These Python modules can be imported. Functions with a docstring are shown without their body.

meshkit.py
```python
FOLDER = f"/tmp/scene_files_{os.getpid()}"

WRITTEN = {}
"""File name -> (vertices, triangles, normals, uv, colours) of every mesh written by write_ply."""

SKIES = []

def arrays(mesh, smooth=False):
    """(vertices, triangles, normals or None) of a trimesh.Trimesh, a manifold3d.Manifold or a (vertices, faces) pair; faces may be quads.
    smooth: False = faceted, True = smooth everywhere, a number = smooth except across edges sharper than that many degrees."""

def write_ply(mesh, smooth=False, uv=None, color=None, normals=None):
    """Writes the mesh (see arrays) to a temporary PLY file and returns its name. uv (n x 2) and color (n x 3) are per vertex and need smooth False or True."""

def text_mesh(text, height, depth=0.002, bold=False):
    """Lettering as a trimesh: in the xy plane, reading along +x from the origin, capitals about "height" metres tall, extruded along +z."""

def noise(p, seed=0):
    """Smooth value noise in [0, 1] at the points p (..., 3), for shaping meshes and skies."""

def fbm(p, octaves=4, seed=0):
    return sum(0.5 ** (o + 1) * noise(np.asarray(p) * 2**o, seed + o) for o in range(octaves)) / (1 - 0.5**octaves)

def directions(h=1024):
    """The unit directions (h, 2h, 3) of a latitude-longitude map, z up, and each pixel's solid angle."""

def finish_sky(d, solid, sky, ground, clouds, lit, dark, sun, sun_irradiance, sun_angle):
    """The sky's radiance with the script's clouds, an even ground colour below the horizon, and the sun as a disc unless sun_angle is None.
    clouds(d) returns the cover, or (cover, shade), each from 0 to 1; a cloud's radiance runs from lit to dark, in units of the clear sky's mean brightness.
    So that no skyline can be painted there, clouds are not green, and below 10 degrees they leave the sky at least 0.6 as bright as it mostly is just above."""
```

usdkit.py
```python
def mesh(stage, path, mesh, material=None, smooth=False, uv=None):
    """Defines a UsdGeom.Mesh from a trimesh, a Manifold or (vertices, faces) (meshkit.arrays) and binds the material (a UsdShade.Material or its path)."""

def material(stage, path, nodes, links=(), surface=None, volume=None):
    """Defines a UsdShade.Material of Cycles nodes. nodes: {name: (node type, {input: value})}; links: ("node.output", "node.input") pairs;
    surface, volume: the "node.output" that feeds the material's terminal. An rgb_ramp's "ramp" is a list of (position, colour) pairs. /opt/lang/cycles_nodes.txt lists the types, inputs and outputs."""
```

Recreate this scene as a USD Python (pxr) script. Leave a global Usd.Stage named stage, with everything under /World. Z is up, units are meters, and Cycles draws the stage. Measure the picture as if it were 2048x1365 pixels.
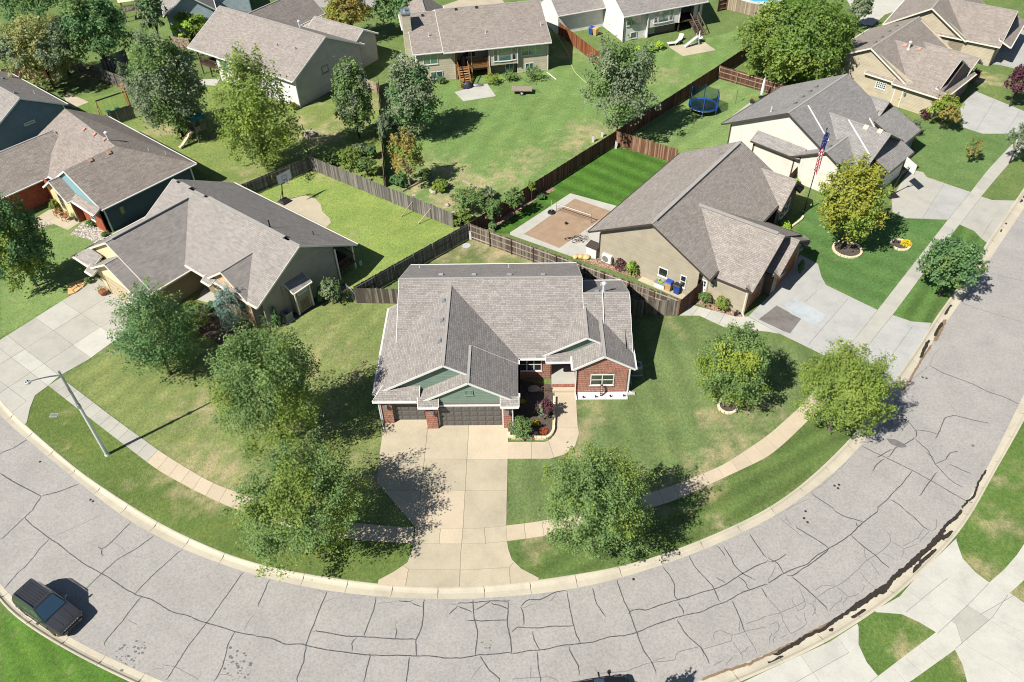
import math, random
import numpy as np, trimesh, shapely
from shapely.geometry import Polygon, LineString, Point, MultiPolygon, box as sbox
from shapely.ops import unary_union
from pxr import Usd, UsdGeom, UsdShade, UsdLux, Sdf, Gf, Vt
import usdkit, meshkit

stage = Usd.Stage.CreateInMemory()
UsdGeom.SetStageUpAxis(stage, UsdGeom.Tokens.z)
UsdGeom.SetStageMetersPerUnit(stage, 1.0)
UsdGeom.Xform.Define(stage, '/World')
UsdGeom.Scope.Define(stage, '/World/Looks')
RNG = np.random.default_rng(7)
random.seed(7)

# ------------------------------------------------------------------ camera, sky, sun
CAM_H, PITCH, ROLL, FPX = 46.4, math.radians(43.25), math.radians(1.5), 1593.0
cam = UsdGeom.Camera.Define(stage, '/World/camera')
cam.CreateHorizontalApertureAttr(36.0)
cam.CreateVerticalApertureAttr(36.0 * 682 / 1024)
cam.CreateFocalLengthAttr(FPX / 2048 * 36.0)
cam.CreateClippingRangeAttr(Gf.Vec2f(0.5, 2000))
cam.CreateExposureAttr(0.9)
_c, _s = math.cos(PITCH), math.sin(PITCH)
_R0, _U0, _B0 = np.array([1, 0, 0.]), np.array([0, _s, _c]), np.array([0, -_c, _s])
_cr, _sr = math.cos(ROLL), math.sin(ROLL)
RIGHT = _cr * _R0 - _sr * _U0
UP = _sr * _R0 + _cr * _U0
m = Gf.Matrix4d(*RIGHT, 0, *UP, 0, *_B0, 0, 0, 0, CAM_H, 1)
cam.AddTransformOp().Set(m)

SUN_AZ, SUN_EL = math.radians(232.0), math.radians(47.5)      # compass bearing of the sun (clockwise from +y), elevation
SX, SY, SZ = math.sin(SUN_AZ) * math.cos(SUN_EL), math.cos(SUN_AZ) * math.cos(SUN_EL), math.sin(SUN_EL)
usdkit.material(stage, '/World/Looks/sky', {
    'sky': ('sky_texture', {'sky_type': 'single_scattering', 'sun_disc': False, 'sun_elevation': SUN_EL, 'sun_rotation': SUN_AZ, 'altitude': 400.0, 'air_density': 1.0, 'aerosol_density': 0.6, 'ozone_density': 1.0}),
    'bg': ('background_shader', {'strength': 0.05})}, [('sky.color', 'bg.color')], surface='bg.background')
dome = UsdLux.DomeLight.Define(stage, '/World/sky')
UsdShade.MaterialBindingAPI.Apply(dome.GetPrim()).Bind(UsdShade.Material.Get(stage, '/World/Looks/sky'))
dome.GetPrim().SetCustomDataByKey('kind', 'structure')
sun = UsdLux.DistantLight.Define(stage, '/World/sun')
sun.CreateIntensityAttr(1.25); sun.CreateAngleAttr(0.5); sun.CreateNormalizeAttr(True); sun.CreateColorAttr(Gf.Vec3f(1, 0.95, 0.87))
_z = np.array([SX, SY, SZ]); _x = np.cross([0, 0, 1.], _z); _x /= np.linalg.norm(_x); _y = np.cross(_z, _x)
sun.AddTransformOp().Set(Gf.Matrix4d(*_x, 0, *_y, 0, *_z, 0, 0, 0, 0, 1))

# ------------------------------------------------------------------ survey helpers: where a sight line of the photograph meets level ground
def ray(px, py):
    x, y = px - 1024, py - 682.5
    x, y = _cr * x - _sr * y, _sr * x + _cr * y
    return np.array([x, FPX * _c - y * _s, -(FPX * _s + y * _c)])
def V(px, py, z=0.0):
    r = ray(px, py)
    return r[:2] / -r[2] * (CAM_H - z)
def VL(pts, z=0.0):
    return [tuple(V(a, b, z)) for a, b in pts]
def scale_at(p):                         # photograph pixels per metre at the point p, and the angle at which it is looked down on
    d = p[1] * _c - (p[2] - CAM_H) * _s
    return FPX / d, math.atan2(CAM_H - p[2], math.hypot(p[0], p[1]))
def height_at(top, base):
    b = V(*base); r = ray(*top)
    return CAM_H + b[1] / r[1] * r[2]

# ------------------------------------------------------------------ prims
COUNT = {}
def numbered(parent, name):
    k = COUNT.get((parent, name), 0); COUNT[(parent, name)] = k + 1
    return f'{parent}/{name}' if k == 0 else f'{parent}/{name}_{k:03d}'
def meta(prim, label=None, cat=None, group=None, kind=None):
    for k, v in (('label', label), ('category', cat), ('group', group), ('kind', kind)):
        if v: prim.SetCustomDataByKey(k, v)
    return prim
def thing(name, label, cat, loc=(0, 0), yaw=0, z=0.0, group=None):
    x = UsdGeom.Xform.Define(stage, numbered('/World', name))
    x.AddTranslateOp().Set(Gf.Vec3d(float(loc[0]), float(loc[1]), float(z))); x.AddRotateZOp().Set(float(yaw))
    meta(x.GetPrim(), label, cat, group)
    return str(x.GetPath())

class MB:
    """A soup of triangles with texture coordinates in metres."""
    def __init__(s): s.v, s.t = [], []
    def tri(s, a, uv=None):
        a = np.asarray(a, float).reshape(-1, 3, 3)
        if uv is None:
            n = np.abs(np.cross(a[:, 1] - a[:, 0], a[:, 2] - a[:, 0]))
            k = n.argmax(1)[:, None]
            uv = np.where((k == 2)[..., None], a[..., [0, 1]], np.where((k == 0)[..., None], a[..., [1, 2]], a[..., [0, 2]]))
        s.v.append(a); s.t.append(np.asarray(uv, float).reshape(-1, 3, 2)); return s
    def mesh(s, v, f):
        v, f = np.asarray(v, float), np.asarray(f, int)
        if f.shape[1] == 4: f = np.vstack([f[:, [0, 1, 2]], f[:, [0, 2, 3]]])
        return s.tri(v[f])
    def tm(s, t): return s.mesh(t.vertices, t.faces)
    def poly(s, p, uv=None):
        p = np.asarray(p, float); i = np.arange(1, len(p) - 1)
        ix = np.stack([0 * i, i, i + 1], 1)
        return s.tri(p[ix], None if uv is None else np.asarray(uv)[ix])
    def box(s, lo, hi):
        (a, b, c), (d, e, f) = lo, hi
        v = [(a, b, c), (d, b, c), (d, e, c), (a, e, c), (a, b, f), (d, b, f), (d, e, f), (a, e, f)]
        return s.mesh(v, [(0, 3, 2, 1), (4, 5, 6, 7), (0, 1, 5, 4), (1, 2, 6, 5), (2, 3, 7, 6), (3, 0, 4, 7)])
    def bar(s, a, b, w, h=None, up=(0, 0, 1)):
        """A beam from a to b, w wide, h high, centred on the line."""
        a, b = np.asarray(a, float), np.asarray(b, float); h = w if h is None else h
        d = b - a; d /= np.linalg.norm(d) + 1e-12; up = np.asarray(up, float)
        if abs(d @ up) > 0.99: up = np.array([1., 0, 0])
        r = np.cross(d, up); r /= np.linalg.norm(r); u = np.cross(r, d)
        q = [(-w / 2, -h / 2), (w / 2, -h / 2), (w / 2, h / 2), (-w / 2, h / 2)]
        v = [p + r * x + u * y for p in (a, b) for x, y in q]
        return s.mesh(v, [(0, 1, 2, 3), (7, 6, 5, 4), (0, 4, 5, 1), (1, 5, 6, 2), (2, 6, 7, 3), (3, 7, 4, 0)])
    def tube(s, pts, r, n=7, caps=True):
        p = np.asarray(pts, float); r = np.broadcast_to(np.asarray(r, float), (len(p),))
        t = np.gradient(p, axis=0); t /= np.linalg.norm(t, axis=1, keepdims=True) + 1e-12
        ref = np.array([0, 0, 1.]) if abs(t[:, 2]).mean() < 0.8 else np.array([1., 0, 0])
        a = np.cross(t, ref); a /= np.linalg.norm(a, axis=1, keepdims=True) + 1e-12; b = np.cross(t, a)
        g = np.arange(n) * 2 * np.pi / n
        v = (p[:, None] + r[:, None, None] * (np.cos(g)[None, :, None] * a[:, None] + np.sin(g)[None, :, None] * b[:, None])).reshape(-1, 3)
        f = [(i * n + j, i * n + (j + 1) % n, (i + 1) * n + (j + 1) % n, (i + 1) * n + j) for i in range(len(p) - 1) for j in range(n)]
        s.mesh(v, f)
        if caps:
            s.poly(v[:n][::-1]); s.poly(v[-n:])
        return s
    def cyl(s, c, r, h, n=14, r2=None):
        return s.tube([(c[0], c[1], c[2]), (c[0], c[1], c[2] + h)], [r, r if r2 is None else r2], n)
    def ext(s, poly, z0, z1, sides=True):
        """A shapely polygon extruded between two heights."""
        for g in getattr(poly, 'geoms', [poly]):
            if g.geom_type != 'Polygon' or g.area < 1e-5: continue
            v, f = trimesh.creation.triangulate_polygon(g, engine='earcut')
            v = np.asarray(v)[:, :2]
            t = np.asarray(f)
            c = np.cross(v[t[:, 1]] - v[t[:, 0]], v[t[:, 2]] - v[t[:, 0]])
            t = np.where((c < 0)[:, None], t[:, ::-1], t)
            s.tri(np.c_[v, np.full(len(v), z1)][t])
            if sides and z0 < z1:
                for ring in [g.exterior, *g.interiors]:
                    q = np.asarray(ring.coords)[:, :2]
                    if ring is g.exterior and not ring.is_ccw or ring is not g.exterior and ring.is_ccw: q = q[::-1]
                    for a, b in zip(q[:-1], q[1:]):
                        s.mesh([(*a, z0), (*b, z0), (*b, z1), (*a, z1)], [(0, 1, 2, 3)])
        return s
    def wall(s, p, q, prof, t=0.12):
        """A wall standing on the line p > q with the outline prof [(along, height)], its outer face to the right of the line, t thick."""
        p, q = np.asarray(p, float)[:2], np.asarray(q, float)[:2]; d = (q - p) / np.linalg.norm(q - p); n = np.array([-d[1], d[0]])
        o = [np.array([*(p + d * a), z]) for a, z in prof]; i = [np.array([*(p + d * a + n * t), z]) for a, z in prof]
        s.poly(o, [(a, z) for a, z in prof]); s.poly(i[::-1])
        for k in range(len(o)):
            j = (k + 1) % len(o); s.mesh([o[j], o[k], i[k], i[j]], [(0, 1, 2, 3)])
        return s
    def empty(s): return not s.v
    def move(s, R=None, t=(0, 0, 0)):
        s.v = [(a @ np.asarray(R).T if R is not None else a) + np.asarray(t) for a in s.v]; return s
    def emit(s, parent, name, mat, kind=None, label=None, smooth=False, cat=None, group=None, prim=None):
        v = np.concatenate(s.v).reshape(-1, 3).astype(np.float32); n = len(v) // 3
        path = numbered(parent, name)
        M = UsdGeom.Mesh.Define(stage, path)
        uv = np.concatenate(s.t).reshape(-1, 2).astype(np.float32)
        if smooth is not False:
            t = trimesh.Trimesh(v, np.arange(len(v)).reshape(-1, 3), process=False); t.merge_vertices(digits_vertex=5)
            vv, ff, nn = meshkit.arrays(t, smooth)
            M.CreatePointsAttr(Vt.Vec3fArray.FromNumpy(vv.astype(np.float32))); M.CreateFaceVertexIndicesAttr(Vt.IntArray.FromNumpy(ff.astype(np.int32).ravel())); n = len(ff)
            M.CreateNormalsAttr(Vt.Vec3fArray.FromNumpy(nn.astype(np.float32))); M.SetNormalsInterpolation('vertex')
        else:
            M.CreatePointsAttr(Vt.Vec3fArray.FromNumpy(v)); M.CreateFaceVertexIndicesAttr(Vt.IntArray.FromNumpy(np.arange(len(v), dtype=np.int32)))
            UsdGeom.PrimvarsAPI(M).CreatePrimvar('st', Sdf.ValueTypeNames.TexCoord2fArray, 'vertex').Set(Vt.Vec2fArray.FromNumpy(uv))
        M.CreateFaceVertexCountsAttr(Vt.IntArray.FromNumpy(np.full(n, 3, np.int32))); M.CreateSubdivisionSchemeAttr('none')
        UsdShade.MaterialBindingAPI.Apply(M.GetPrim()).Bind(MATS[mat])
        meta(M.GetPrim(), label, cat, group, kind)
        if prim:
            for k, arr in prim.items():
                UsdGeom.PrimvarsAPI(M).CreatePrimvar(k, Sdf.ValueTypeNames.Color3fArray, 'vertex').Set(Vt.Vec3fArray.FromNumpy(np.asarray(arr, np.float32)))
        return path

# ------------------------------------------------------------------ materials
MATS = {}
ALB = 0.69                    # photographic exposure is set for open shade; surfaces keep their true, darker colours
def lin(r, g, b):
    f = lambda c: c / 12.92 if c <= 0.04045 else ((c + 0.055) / 1.055) ** 2.4
    return tuple(f(x / 255) for x in (r, g, b))
def mk(name, nodes, links, surface): MATS[name] = usdkit.material(stage, f'/World/Looks/{name}', nodes, links, surface=surface)
def mul(c, k): return tuple(min(1, x * k) for x in c)
def plain(name, col, rough=0.6, var=0.12, scale=3.0, metal=0.0, spec=0.4, coat=0.0, bump=0.0, bscale=40.0):
    col = mul(col, ALB)
    nodes = {'g': ('geometry', {}), 'n': ('noise_texture', {'scale': scale, 'detail': 5.0, 'roughness': 0.6}),
             'r': ('rgb_ramp', {'ramp': [(0.25, mul(col, 1 - var)), (0.75, mul(col, 1 + var))]}),
             'p': ('principled_bsdf', {'roughness': rough, 'metallic': metal, 'specular_ior_level': spec, 'coat_weight': coat})}
    links = [('g.position', 'n.vector'), ('n.fac', 'r.fac'), ('r.color', 'p.base_color')]
    if bump:
        nodes |= {'n2': ('noise_texture', {'scale': bscale, 'detail': 3.0}), 'b': ('bump', {'strength': bump, 'distance': 0.02})}
        links += [('g.position', 'n2.vector'), ('n2.fac', 'b.height'), ('b.normal', 'p.normal')]
    mk(name, nodes, links, 'p.BSDF')
def siding(name, col, lap=0.17, dark=0.62):
    """Lap boards: each board's foot stands proud and shades the joint below it."""
    col = mul(col, ALB)
    nodes = {'g': ('geometry', {}), 'x': ('separate_xyz', {}), 'd': ('math', {'math_type': 'divide', 'value2': lap}), 'f': ('math', {'math_type': 'fraction'}),
             'fl': ('math', {'math_type': 'floor'}), 'wn': ('white_noise_texture', {'dimensions': '1D'}),
             'r': ('rgb_ramp', {'ramp': [(0.0, mul(col, dark)), (0.06, mul(col, dark * 1.1)), (0.13, col), (1.0, mul(col, 0.97))]}),
             'n': ('noise_texture', {'scale': 1.3, 'detail': 5.0}), 'nr': ('rgb_ramp', {'ramp': [(0.3, (0.9,) * 3), (0.7, (1.06,) * 3)]}),
             'm': ('mix', {'mix_type': 'multiply', 'fac': 1.0}), 'w2': ('map_range', {'from_min': 0.0, 'from_max': 1.0, 'to_min': 0.95, 'to_max': 1.04}), 'm2': ('mix', {'mix_type': 'multiply', 'fac': 1.0}),
             'b': ('bump', {'strength': 0.5, 'distance': 0.03, 'invert': True}), 'p': ('principled_bsdf', {'roughness': 0.65, 'specular_ior_level': 0.3})}
    links = [('g.position', 'x.vector'), ('x.z', 'd.value1'), ('d.value', 'f.value1'), ('d.value', 'fl.value1'), ('fl.value', 'wn.w'), ('f.value', 'r.fac'), ('g.position', 'n.vector'), ('n.fac', 'nr.fac'),
             ('r.color', 'm.color1'), ('nr.color', 'm.color2'), ('wn.value', 'w2.value'), ('m.color', 'm2.color1'), ('w2.result', 'm2.color2'), ('m2.color', 'p.base_color'), ('f.value', 'b.height'), ('b.normal', 'p.normal')]
    mk(name, nodes, links, 'p.BSDF')
def bricks(name, c1, c2, mortar, w=0.215, h=0.075, ms=0.012, offset=0.5):
    c1, c2, mortar = mul(c1, ALB), mul(c2, ALB), mul(mortar, ALB)
    nodes = {'u': ('uvmap', {'attribute': 'st'}), 'k': ('brick_texture', {'color1': c1, 'color2': c2, 'mortar': mortar, 'scale': 1.0, 'mortar_size': ms, 'mortar_smooth': 0.2, 'brick_width': w, 'row_height': h, 'offset': offset}),
             'g': ('geometry', {}), 'n': ('noise_texture', {'scale': 2.2, 'detail': 6.0}), 'nr': ('rgb_ramp', {'ramp': [(0.3, (0.8,) * 3), (0.7, (1.15,) * 3)]}), 'm': ('mix', {'mix_type': 'multiply', 'fac': 1.0}),
             'b': ('bump', {'strength': 0.6, 'distance': 0.02, 'invert': True}), 'p': ('principled_bsdf', {'roughness': 0.85, 'specular_ior_level': 0.25})}
    mk(name, nodes, [('u.UV', 'k.vector'), ('g.position', 'n.vector'), ('n.fac', 'nr.fac'), ('k.color', 'm.color1'), ('nr.color', 'm.color2'), ('m.color', 'p.base_color'), ('k.fac', 'b.height'), ('b.normal', 'p.normal')], 'p.BSDF')
def shingles(name, light, dark, row=0.155, w=0.34, joint=0.5):
    """Asphalt tabs: random tone per tab, dark butt edges, two overlaid tab widths, weathering."""
    light, dark = mul(light, ALB * 1.12), mul(dark, ALB * 1.28)
    nodes = {'u': ('uvmap', {'attribute': 'st'}),
             'k': ('brick_texture', {'color1': light, 'color2': dark, 'mortar': mul(dark, joint), 'scale': 1.0, 'mortar_size': 0.012, 'mortar_smooth': 0.7, 'brick_width': w, 'row_height': row, 'offset': 0.37, 'offset_frequency': 2, 'squash': 0.7, 'squash_frequency': 3, 'bias': -0.15}),
             'mp': ('mapping', {'location': (0.13, 0.0, 0)}),
             'k2': ('brick_texture', {'color1': (1.06,) * 3, 'color2': (0.9,) * 3, 'mortar': (0.97,) * 3, 'scale': 1.0, 'mortar_size': 0.003, 'brick_width': w * 1.7, 'row_height': row, 'offset': 0.61, 'bias': 0.1}),
             'g': ('geometry', {}), 'n': ('noise_texture', {'scale': 0.5, 'detail': 7.0, 'roughness': 0.65}), 'nr': ('rgb_ramp', {'ramp': [(0.3, (0.93,) * 3), (0.7, (1.06,) * 3)]}),
             'n2': ('noise_texture', {'scale': 22.0, 'detail': 2.0}), 'nr2': ('rgb_ramp', {'ramp': [(0.3, (0.84,) * 3), (0.7, (1.14,) * 3)]}),
             'm': ('mix', {'mix_type': 'multiply', 'fac': 1.0}), 'm2': ('mix', {'mix_type': 'multiply', 'fac': 1.0}), 'm3': ('mix', {'mix_type': 'multiply', 'fac': 1.0}),
             'b': ('bump', {'strength': 0.5, 'distance': 0.02, 'invert': True}), 'p': ('principled_bsdf', {'roughness': 0.92, 'specular_ior_level': 0.2})}
    mk(name, nodes, [('u.UV', 'k.vector'), ('u.UV', 'mp.vector'), ('mp.vector', 'k2.vector'), ('g.position', 'n.vector'), ('g.position', 'n2.vector'), ('n.fac', 'nr.fac'), ('n2.fac', 'nr2.fac'),
                     ('k.color', 'm.color1'), ('k2.color', 'm.color2'), ('m.color', 'm2.color1'), ('nr.color', 'm2.color2'), ('m2.color', 'm3.color1'), ('nr2.color', 'm3.color2'), ('m3.color', 'p.base_color'),
                     ('k.fac', 'b.height'), ('b.normal', 'p.normal')], 'p.BSDF')
def concrete(name, col, var=0.1):
    """Broomed slab with cloudy stains, small pits and a fine grain; each slab has its own tone."""
    col = (col[0] * ALB * .90, col[1] * ALB * .93, col[2] * ALB * .94)
    nodes = {'g': ('geometry', {}), 'o': ('object_info', {}), 'n': ('noise_texture', {'scale': 0.55, 'detail': 8.0, 'roughness': 0.68}), 'r': ('rgb_ramp', {'ramp': [(0.28, mul(col, 1 - var * 1.6)), (0.5, col), (0.72, mul(col, 1 + var))]}),
             'n2': ('noise_texture', {'scale': 14.0, 'detail': 4.0, 'roughness': 0.7}), 'r2': ('rgb_ramp', {'ramp': [(0.3, (0.88,) * 3), (0.55, (1.0,) * 3), (0.75, (1.06,) * 3)]}),
             'mr': ('map_range', {'to_min': 0.94, 'to_max': 1.05}), 'm': ('mix', {'mix_type': 'multiply', 'fac': 1.0}), 'm2': ('mix', {'mix_type': 'multiply', 'fac': 1.0}),
             'st': ('noise_texture', {'scale': 0.22, 'detail': 5.0, 'roughness': 0.6, 'distortion': 0.6}), 'sr': ('rgb_ramp', {'ramp': [(0.58, (1.0,) * 3), (0.8, (0.92, 0.92, 0.93))]}), 'm3': ('mix', {'mix_type': 'multiply', 'fac': 1.0}),
             'b': ('bump', {'strength': 0.25, 'distance': 0.01}), 'p': ('principled_bsdf', {'roughness': 0.88, 'specular_ior_level': 0.25})}
    mk(name, nodes, [('g.position', 'n.vector'), ('g.position', 'n2.vector'), ('g.position', 'st.vector'), ('n.fac', 'r.fac'), ('n2.fac', 'r2.fac'), ('st.fac', 'sr.fac'), ('o.random', 'mr.value'), ('r.color', 'm.color1'), ('r2.color', 'm.color2'),
                     ('m.color', 'm2.color1'), ('mr.result', 'm2.color2'), ('m2.color', 'm3.color1'), ('sr.color', 'm3.color2'), ('m3.color', 'p.base_color'), ('n2.fac', 'b.height'), ('b.normal', 'p.normal')], 'p.BSDF')
def wood(name, c1, c2, rough=0.85):
    """Weathered boards: tone per board, vertical streaks."""
    c1, c2 = mul(c1, ALB), mul(c2, ALB)
    nodes = {'g': ('geometry', {}), 'o': ('object_info', {}), 'mp': ('mapping', {'scale': (9, 9, 0.9)}), 'n': ('noise_texture', {'scale': 1.0, 'detail': 6.0, 'roughness': 0.65}),
             'a': ('math', {'math_type': 'multiply_add', 'value2': 0.55, 'value3': -0.27}), 'ad': ('math', {'math_type': 'add'}),
             'r': ('rgb_ramp', {'ramp': [(0.15, mul(c1, 0.75)), (0.45, c1), (0.75, c2), (0.95, mul(c2, 1.2))]}), 'p': ('principled_bsdf', {'roughness': rough, 'specular_ior_level': 0.25})}
    mk(name, nodes, [('g.position', 'mp.vector'), ('mp.vector', 'n.vector'), ('o.random', 'a.value1'), ('n.fac', 'ad.value1'), ('a.value', 'ad.value2'), ('ad.value', 'r.fac'), ('r.color', 'p.base_color')], 'p.BSDF')
def leafy(name, c1, c2, c3=None, trans=0.35):
    """Leaves: tone per leaf, a little light through them."""
    c3 = c3 or c2
    nodes = {'g': ('geometry', {}), 'n': ('noise_texture', {'scale': 0.45, 'detail': 3.0}), 'a': ('math', {'math_type': 'multiply_add', 'value2': 0.6, 'value3': -0.3}), 'ad': ('math', {'math_type': 'add', 'use_clamp': True}),
             'r': ('rgb_ramp', {'ramp': [(0.2, c1), (0.55, c2), (0.85, c3)]}), 'd': ('principled_bsdf', {'roughness': 0.55, 'specular_ior_level': 0.35}), 't': ('translucent_bsdf', {}), 'h': ('hsv', {'saturation': 1.1, 'value': 1.25}), 'm': ('mix_closure', {'fac': trans})}
    mk(name, nodes, [('g.position', 'n.vector'), ('g.random_per_island', 'a.value1'), ('n.fac', 'ad.value1'), ('a.value', 'ad.value2'), ('ad.value', 'r.fac'), ('r.color', 'd.base_color'), ('r.color', 'h.color'), ('h.color', 't.color'),
                     ('d.BSDF', 'm.closure1'), ('t.BSDF', 'm.closure2')], 'm.closure')
def pebbles(name, c1, c2, scale=9.0):
    c1, c2 = mul(c1, ALB), mul(c2, ALB)
    nodes = {'g': ('geometry', {}), 'v': ('voronoi_texture', {'scale': scale}), 's': ('separate_color', {}), 'r': ('rgb_ramp', {'ramp': [(0.0, c1), (0.5, mul(c1, 1.3)), (1.0, c2)]}), 'b': ('bump', {'strength': 1.0, 'distance': 0.06, 'invert': True}),
             'dr': ('rgb_ramp', {'ramp': [(0.2, (1.0,) * 3), (0.75, (0.35,) * 3)]}), 'm': ('mix', {'mix_type': 'multiply', 'fac': 1.0}), 'p': ('principled_bsdf', {'roughness': 0.9, 'specular_ior_level': 0.2})}
    mk(name, nodes, [('g.position', 'v.vector'), ('v.color', 's.color'), ('s.r', 'r.fac'), ('v.distance', 'dr.fac'), ('r.color', 'm.color1'), ('dr.color', 'm.color2'), ('m.color', 'p.base_color'), ('v.distance', 'b.height'), ('b.normal', 'p.normal')], 'p.BSDF')
def stonework(name, c1, c2, mortar, scale=3.0):
    c1, c2, mortar = mul(c1, ALB), mul(c2, ALB), mul(mortar, ALB)
    nodes = {'u': ('uvmap', {'attribute': 'st'}), 'v': ('voronoi_texture', {'scale': scale, 'dimensions': '2D'}), 'e': ('voronoi_texture', {'scale': scale, 'dimensions': '2D', 'feature': 'distance_to_edge'}), 's': ('separate_color', {}),
             'r': ('rgb_ramp', {'ramp': [(0.0, c1), (1.0, c2)]}), 'er': ('rgb_ramp', {'ramp': [(0.02, (0, 0, 0)), (0.07, (1, 1, 1))]}), 'm': ('mix', {'color1': mortar}), 'b': ('bump', {'strength': 0.7, 'distance': 0.03}), 'p': ('principled_bsdf', {'roughness': 0.9})}
    mk(name, nodes, [('u.UV', 'v.vector'), ('u.UV', 'e.vector'), ('v.color', 's.color'), ('s.r', 'r.fac'), ('e.distance', 'er.fac'), ('er.color', 'm.fac'), ('r.color', 'm.color2'), ('m.color', 'p.base_color'), ('er.color', 'b.height'), ('b.normal', 'p.normal')], 'p.BSDF')
def glass(name, tint, see=0.25):
    nodes = {'f': ('fresnel', {'IOR': 1.5}), 'd': ('principled_bsdf', {'base_color': tint, 'roughness': 0.3}), 't': ('transparent_bsdf', {'color': (0.6, 0.7, 0.72)}), 'gl': ('glossy_bsdf', {'roughness': 0.03, 'color': (1, 1, 1)}),
             'm1': ('mix_closure', {'fac': see}), 'ad': ('math', {'math_type': 'add', 'value2': 0.12, 'use_clamp': True}), 'm': ('mix_closure', {})}
    mk(name, nodes, [('d.BSDF', 'm1.closure1'), ('t.BSDF', 'm1.closure2'), ('f.fac', 'ad.value1'), ('ad.value', 'm.fac'), ('m1.closure', 'm.closure1'), ('gl.BSDF', 'm.closure2')], 'm.closure')

# roofs
shingles('shingle_weathered', (0.335, 0.31, 0.29), (0.215, 0.198, 0.184))
shingles('shingle_tan', (0.345, 0.312, 0.284), (0.222, 0.196, 0.174))
shingles('shingle_grey', (0.31, 0.297, 0.287), (0.205, 0.196, 0.19))
shingles('shingle_brown', (0.335, 0.295, 0.262), (0.215, 0.184, 0.16))
plain('ridge_cap', (0.36, 0.34, 0.315), 0.9, 0.12); plain('ridge_vent', (0.10, 0.095, 0.09), 0.9)
# walls
siding('siding_green', lin(126, 148, 134)); siding('siding_tan', lin(176, 167, 147)); siding('siding_taupe', lin(158, 151, 134)); siding('siding_cream', lin(226, 220, 208), dark=0.75)
siding('siding_white', lin(236, 234, 228), dark=0.78); siding('siding_blue', lin(118, 134, 152)); siding('siding_slate', lin(78, 94, 108)); siding('siding_grey', lin(172, 170, 160), lap=0.2); siding('siding_sand', lin(192, 181, 158)); siding('siding_beige', lin(200, 192, 170), lap=0.3, dark=0.7)
siding('siding_lightblue', lin(178, 194, 205)); plain('stucco_tan', lin(226, 206, 166), 0.85, 0.06, bump=0.2); plain('stucco_olive', lin(140, 128, 98), 0.85, 0.06, bump=0.2); plain('teal_panel', lin(130, 170, 178), 0.7, 0.06)
bricks('brick_red', lin(168, 78, 56), lin(120, 48, 36), lin(206, 180, 160)); bricks('brick_orange', lin(178, 92, 56), lin(140, 62, 38), lin(170, 110, 84)); bricks('brick_dark', lin(104, 88, 80), lin(74, 62, 58), lin(112, 104, 98))
stonework('stone_cream', lin(240, 226, 176), lin(206, 186, 126), lin(198, 184, 148), 4.0); stonework('stone_peach', lin(232, 196, 158), lin(190, 146, 112), lin(206, 184, 158), 4.5)
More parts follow.
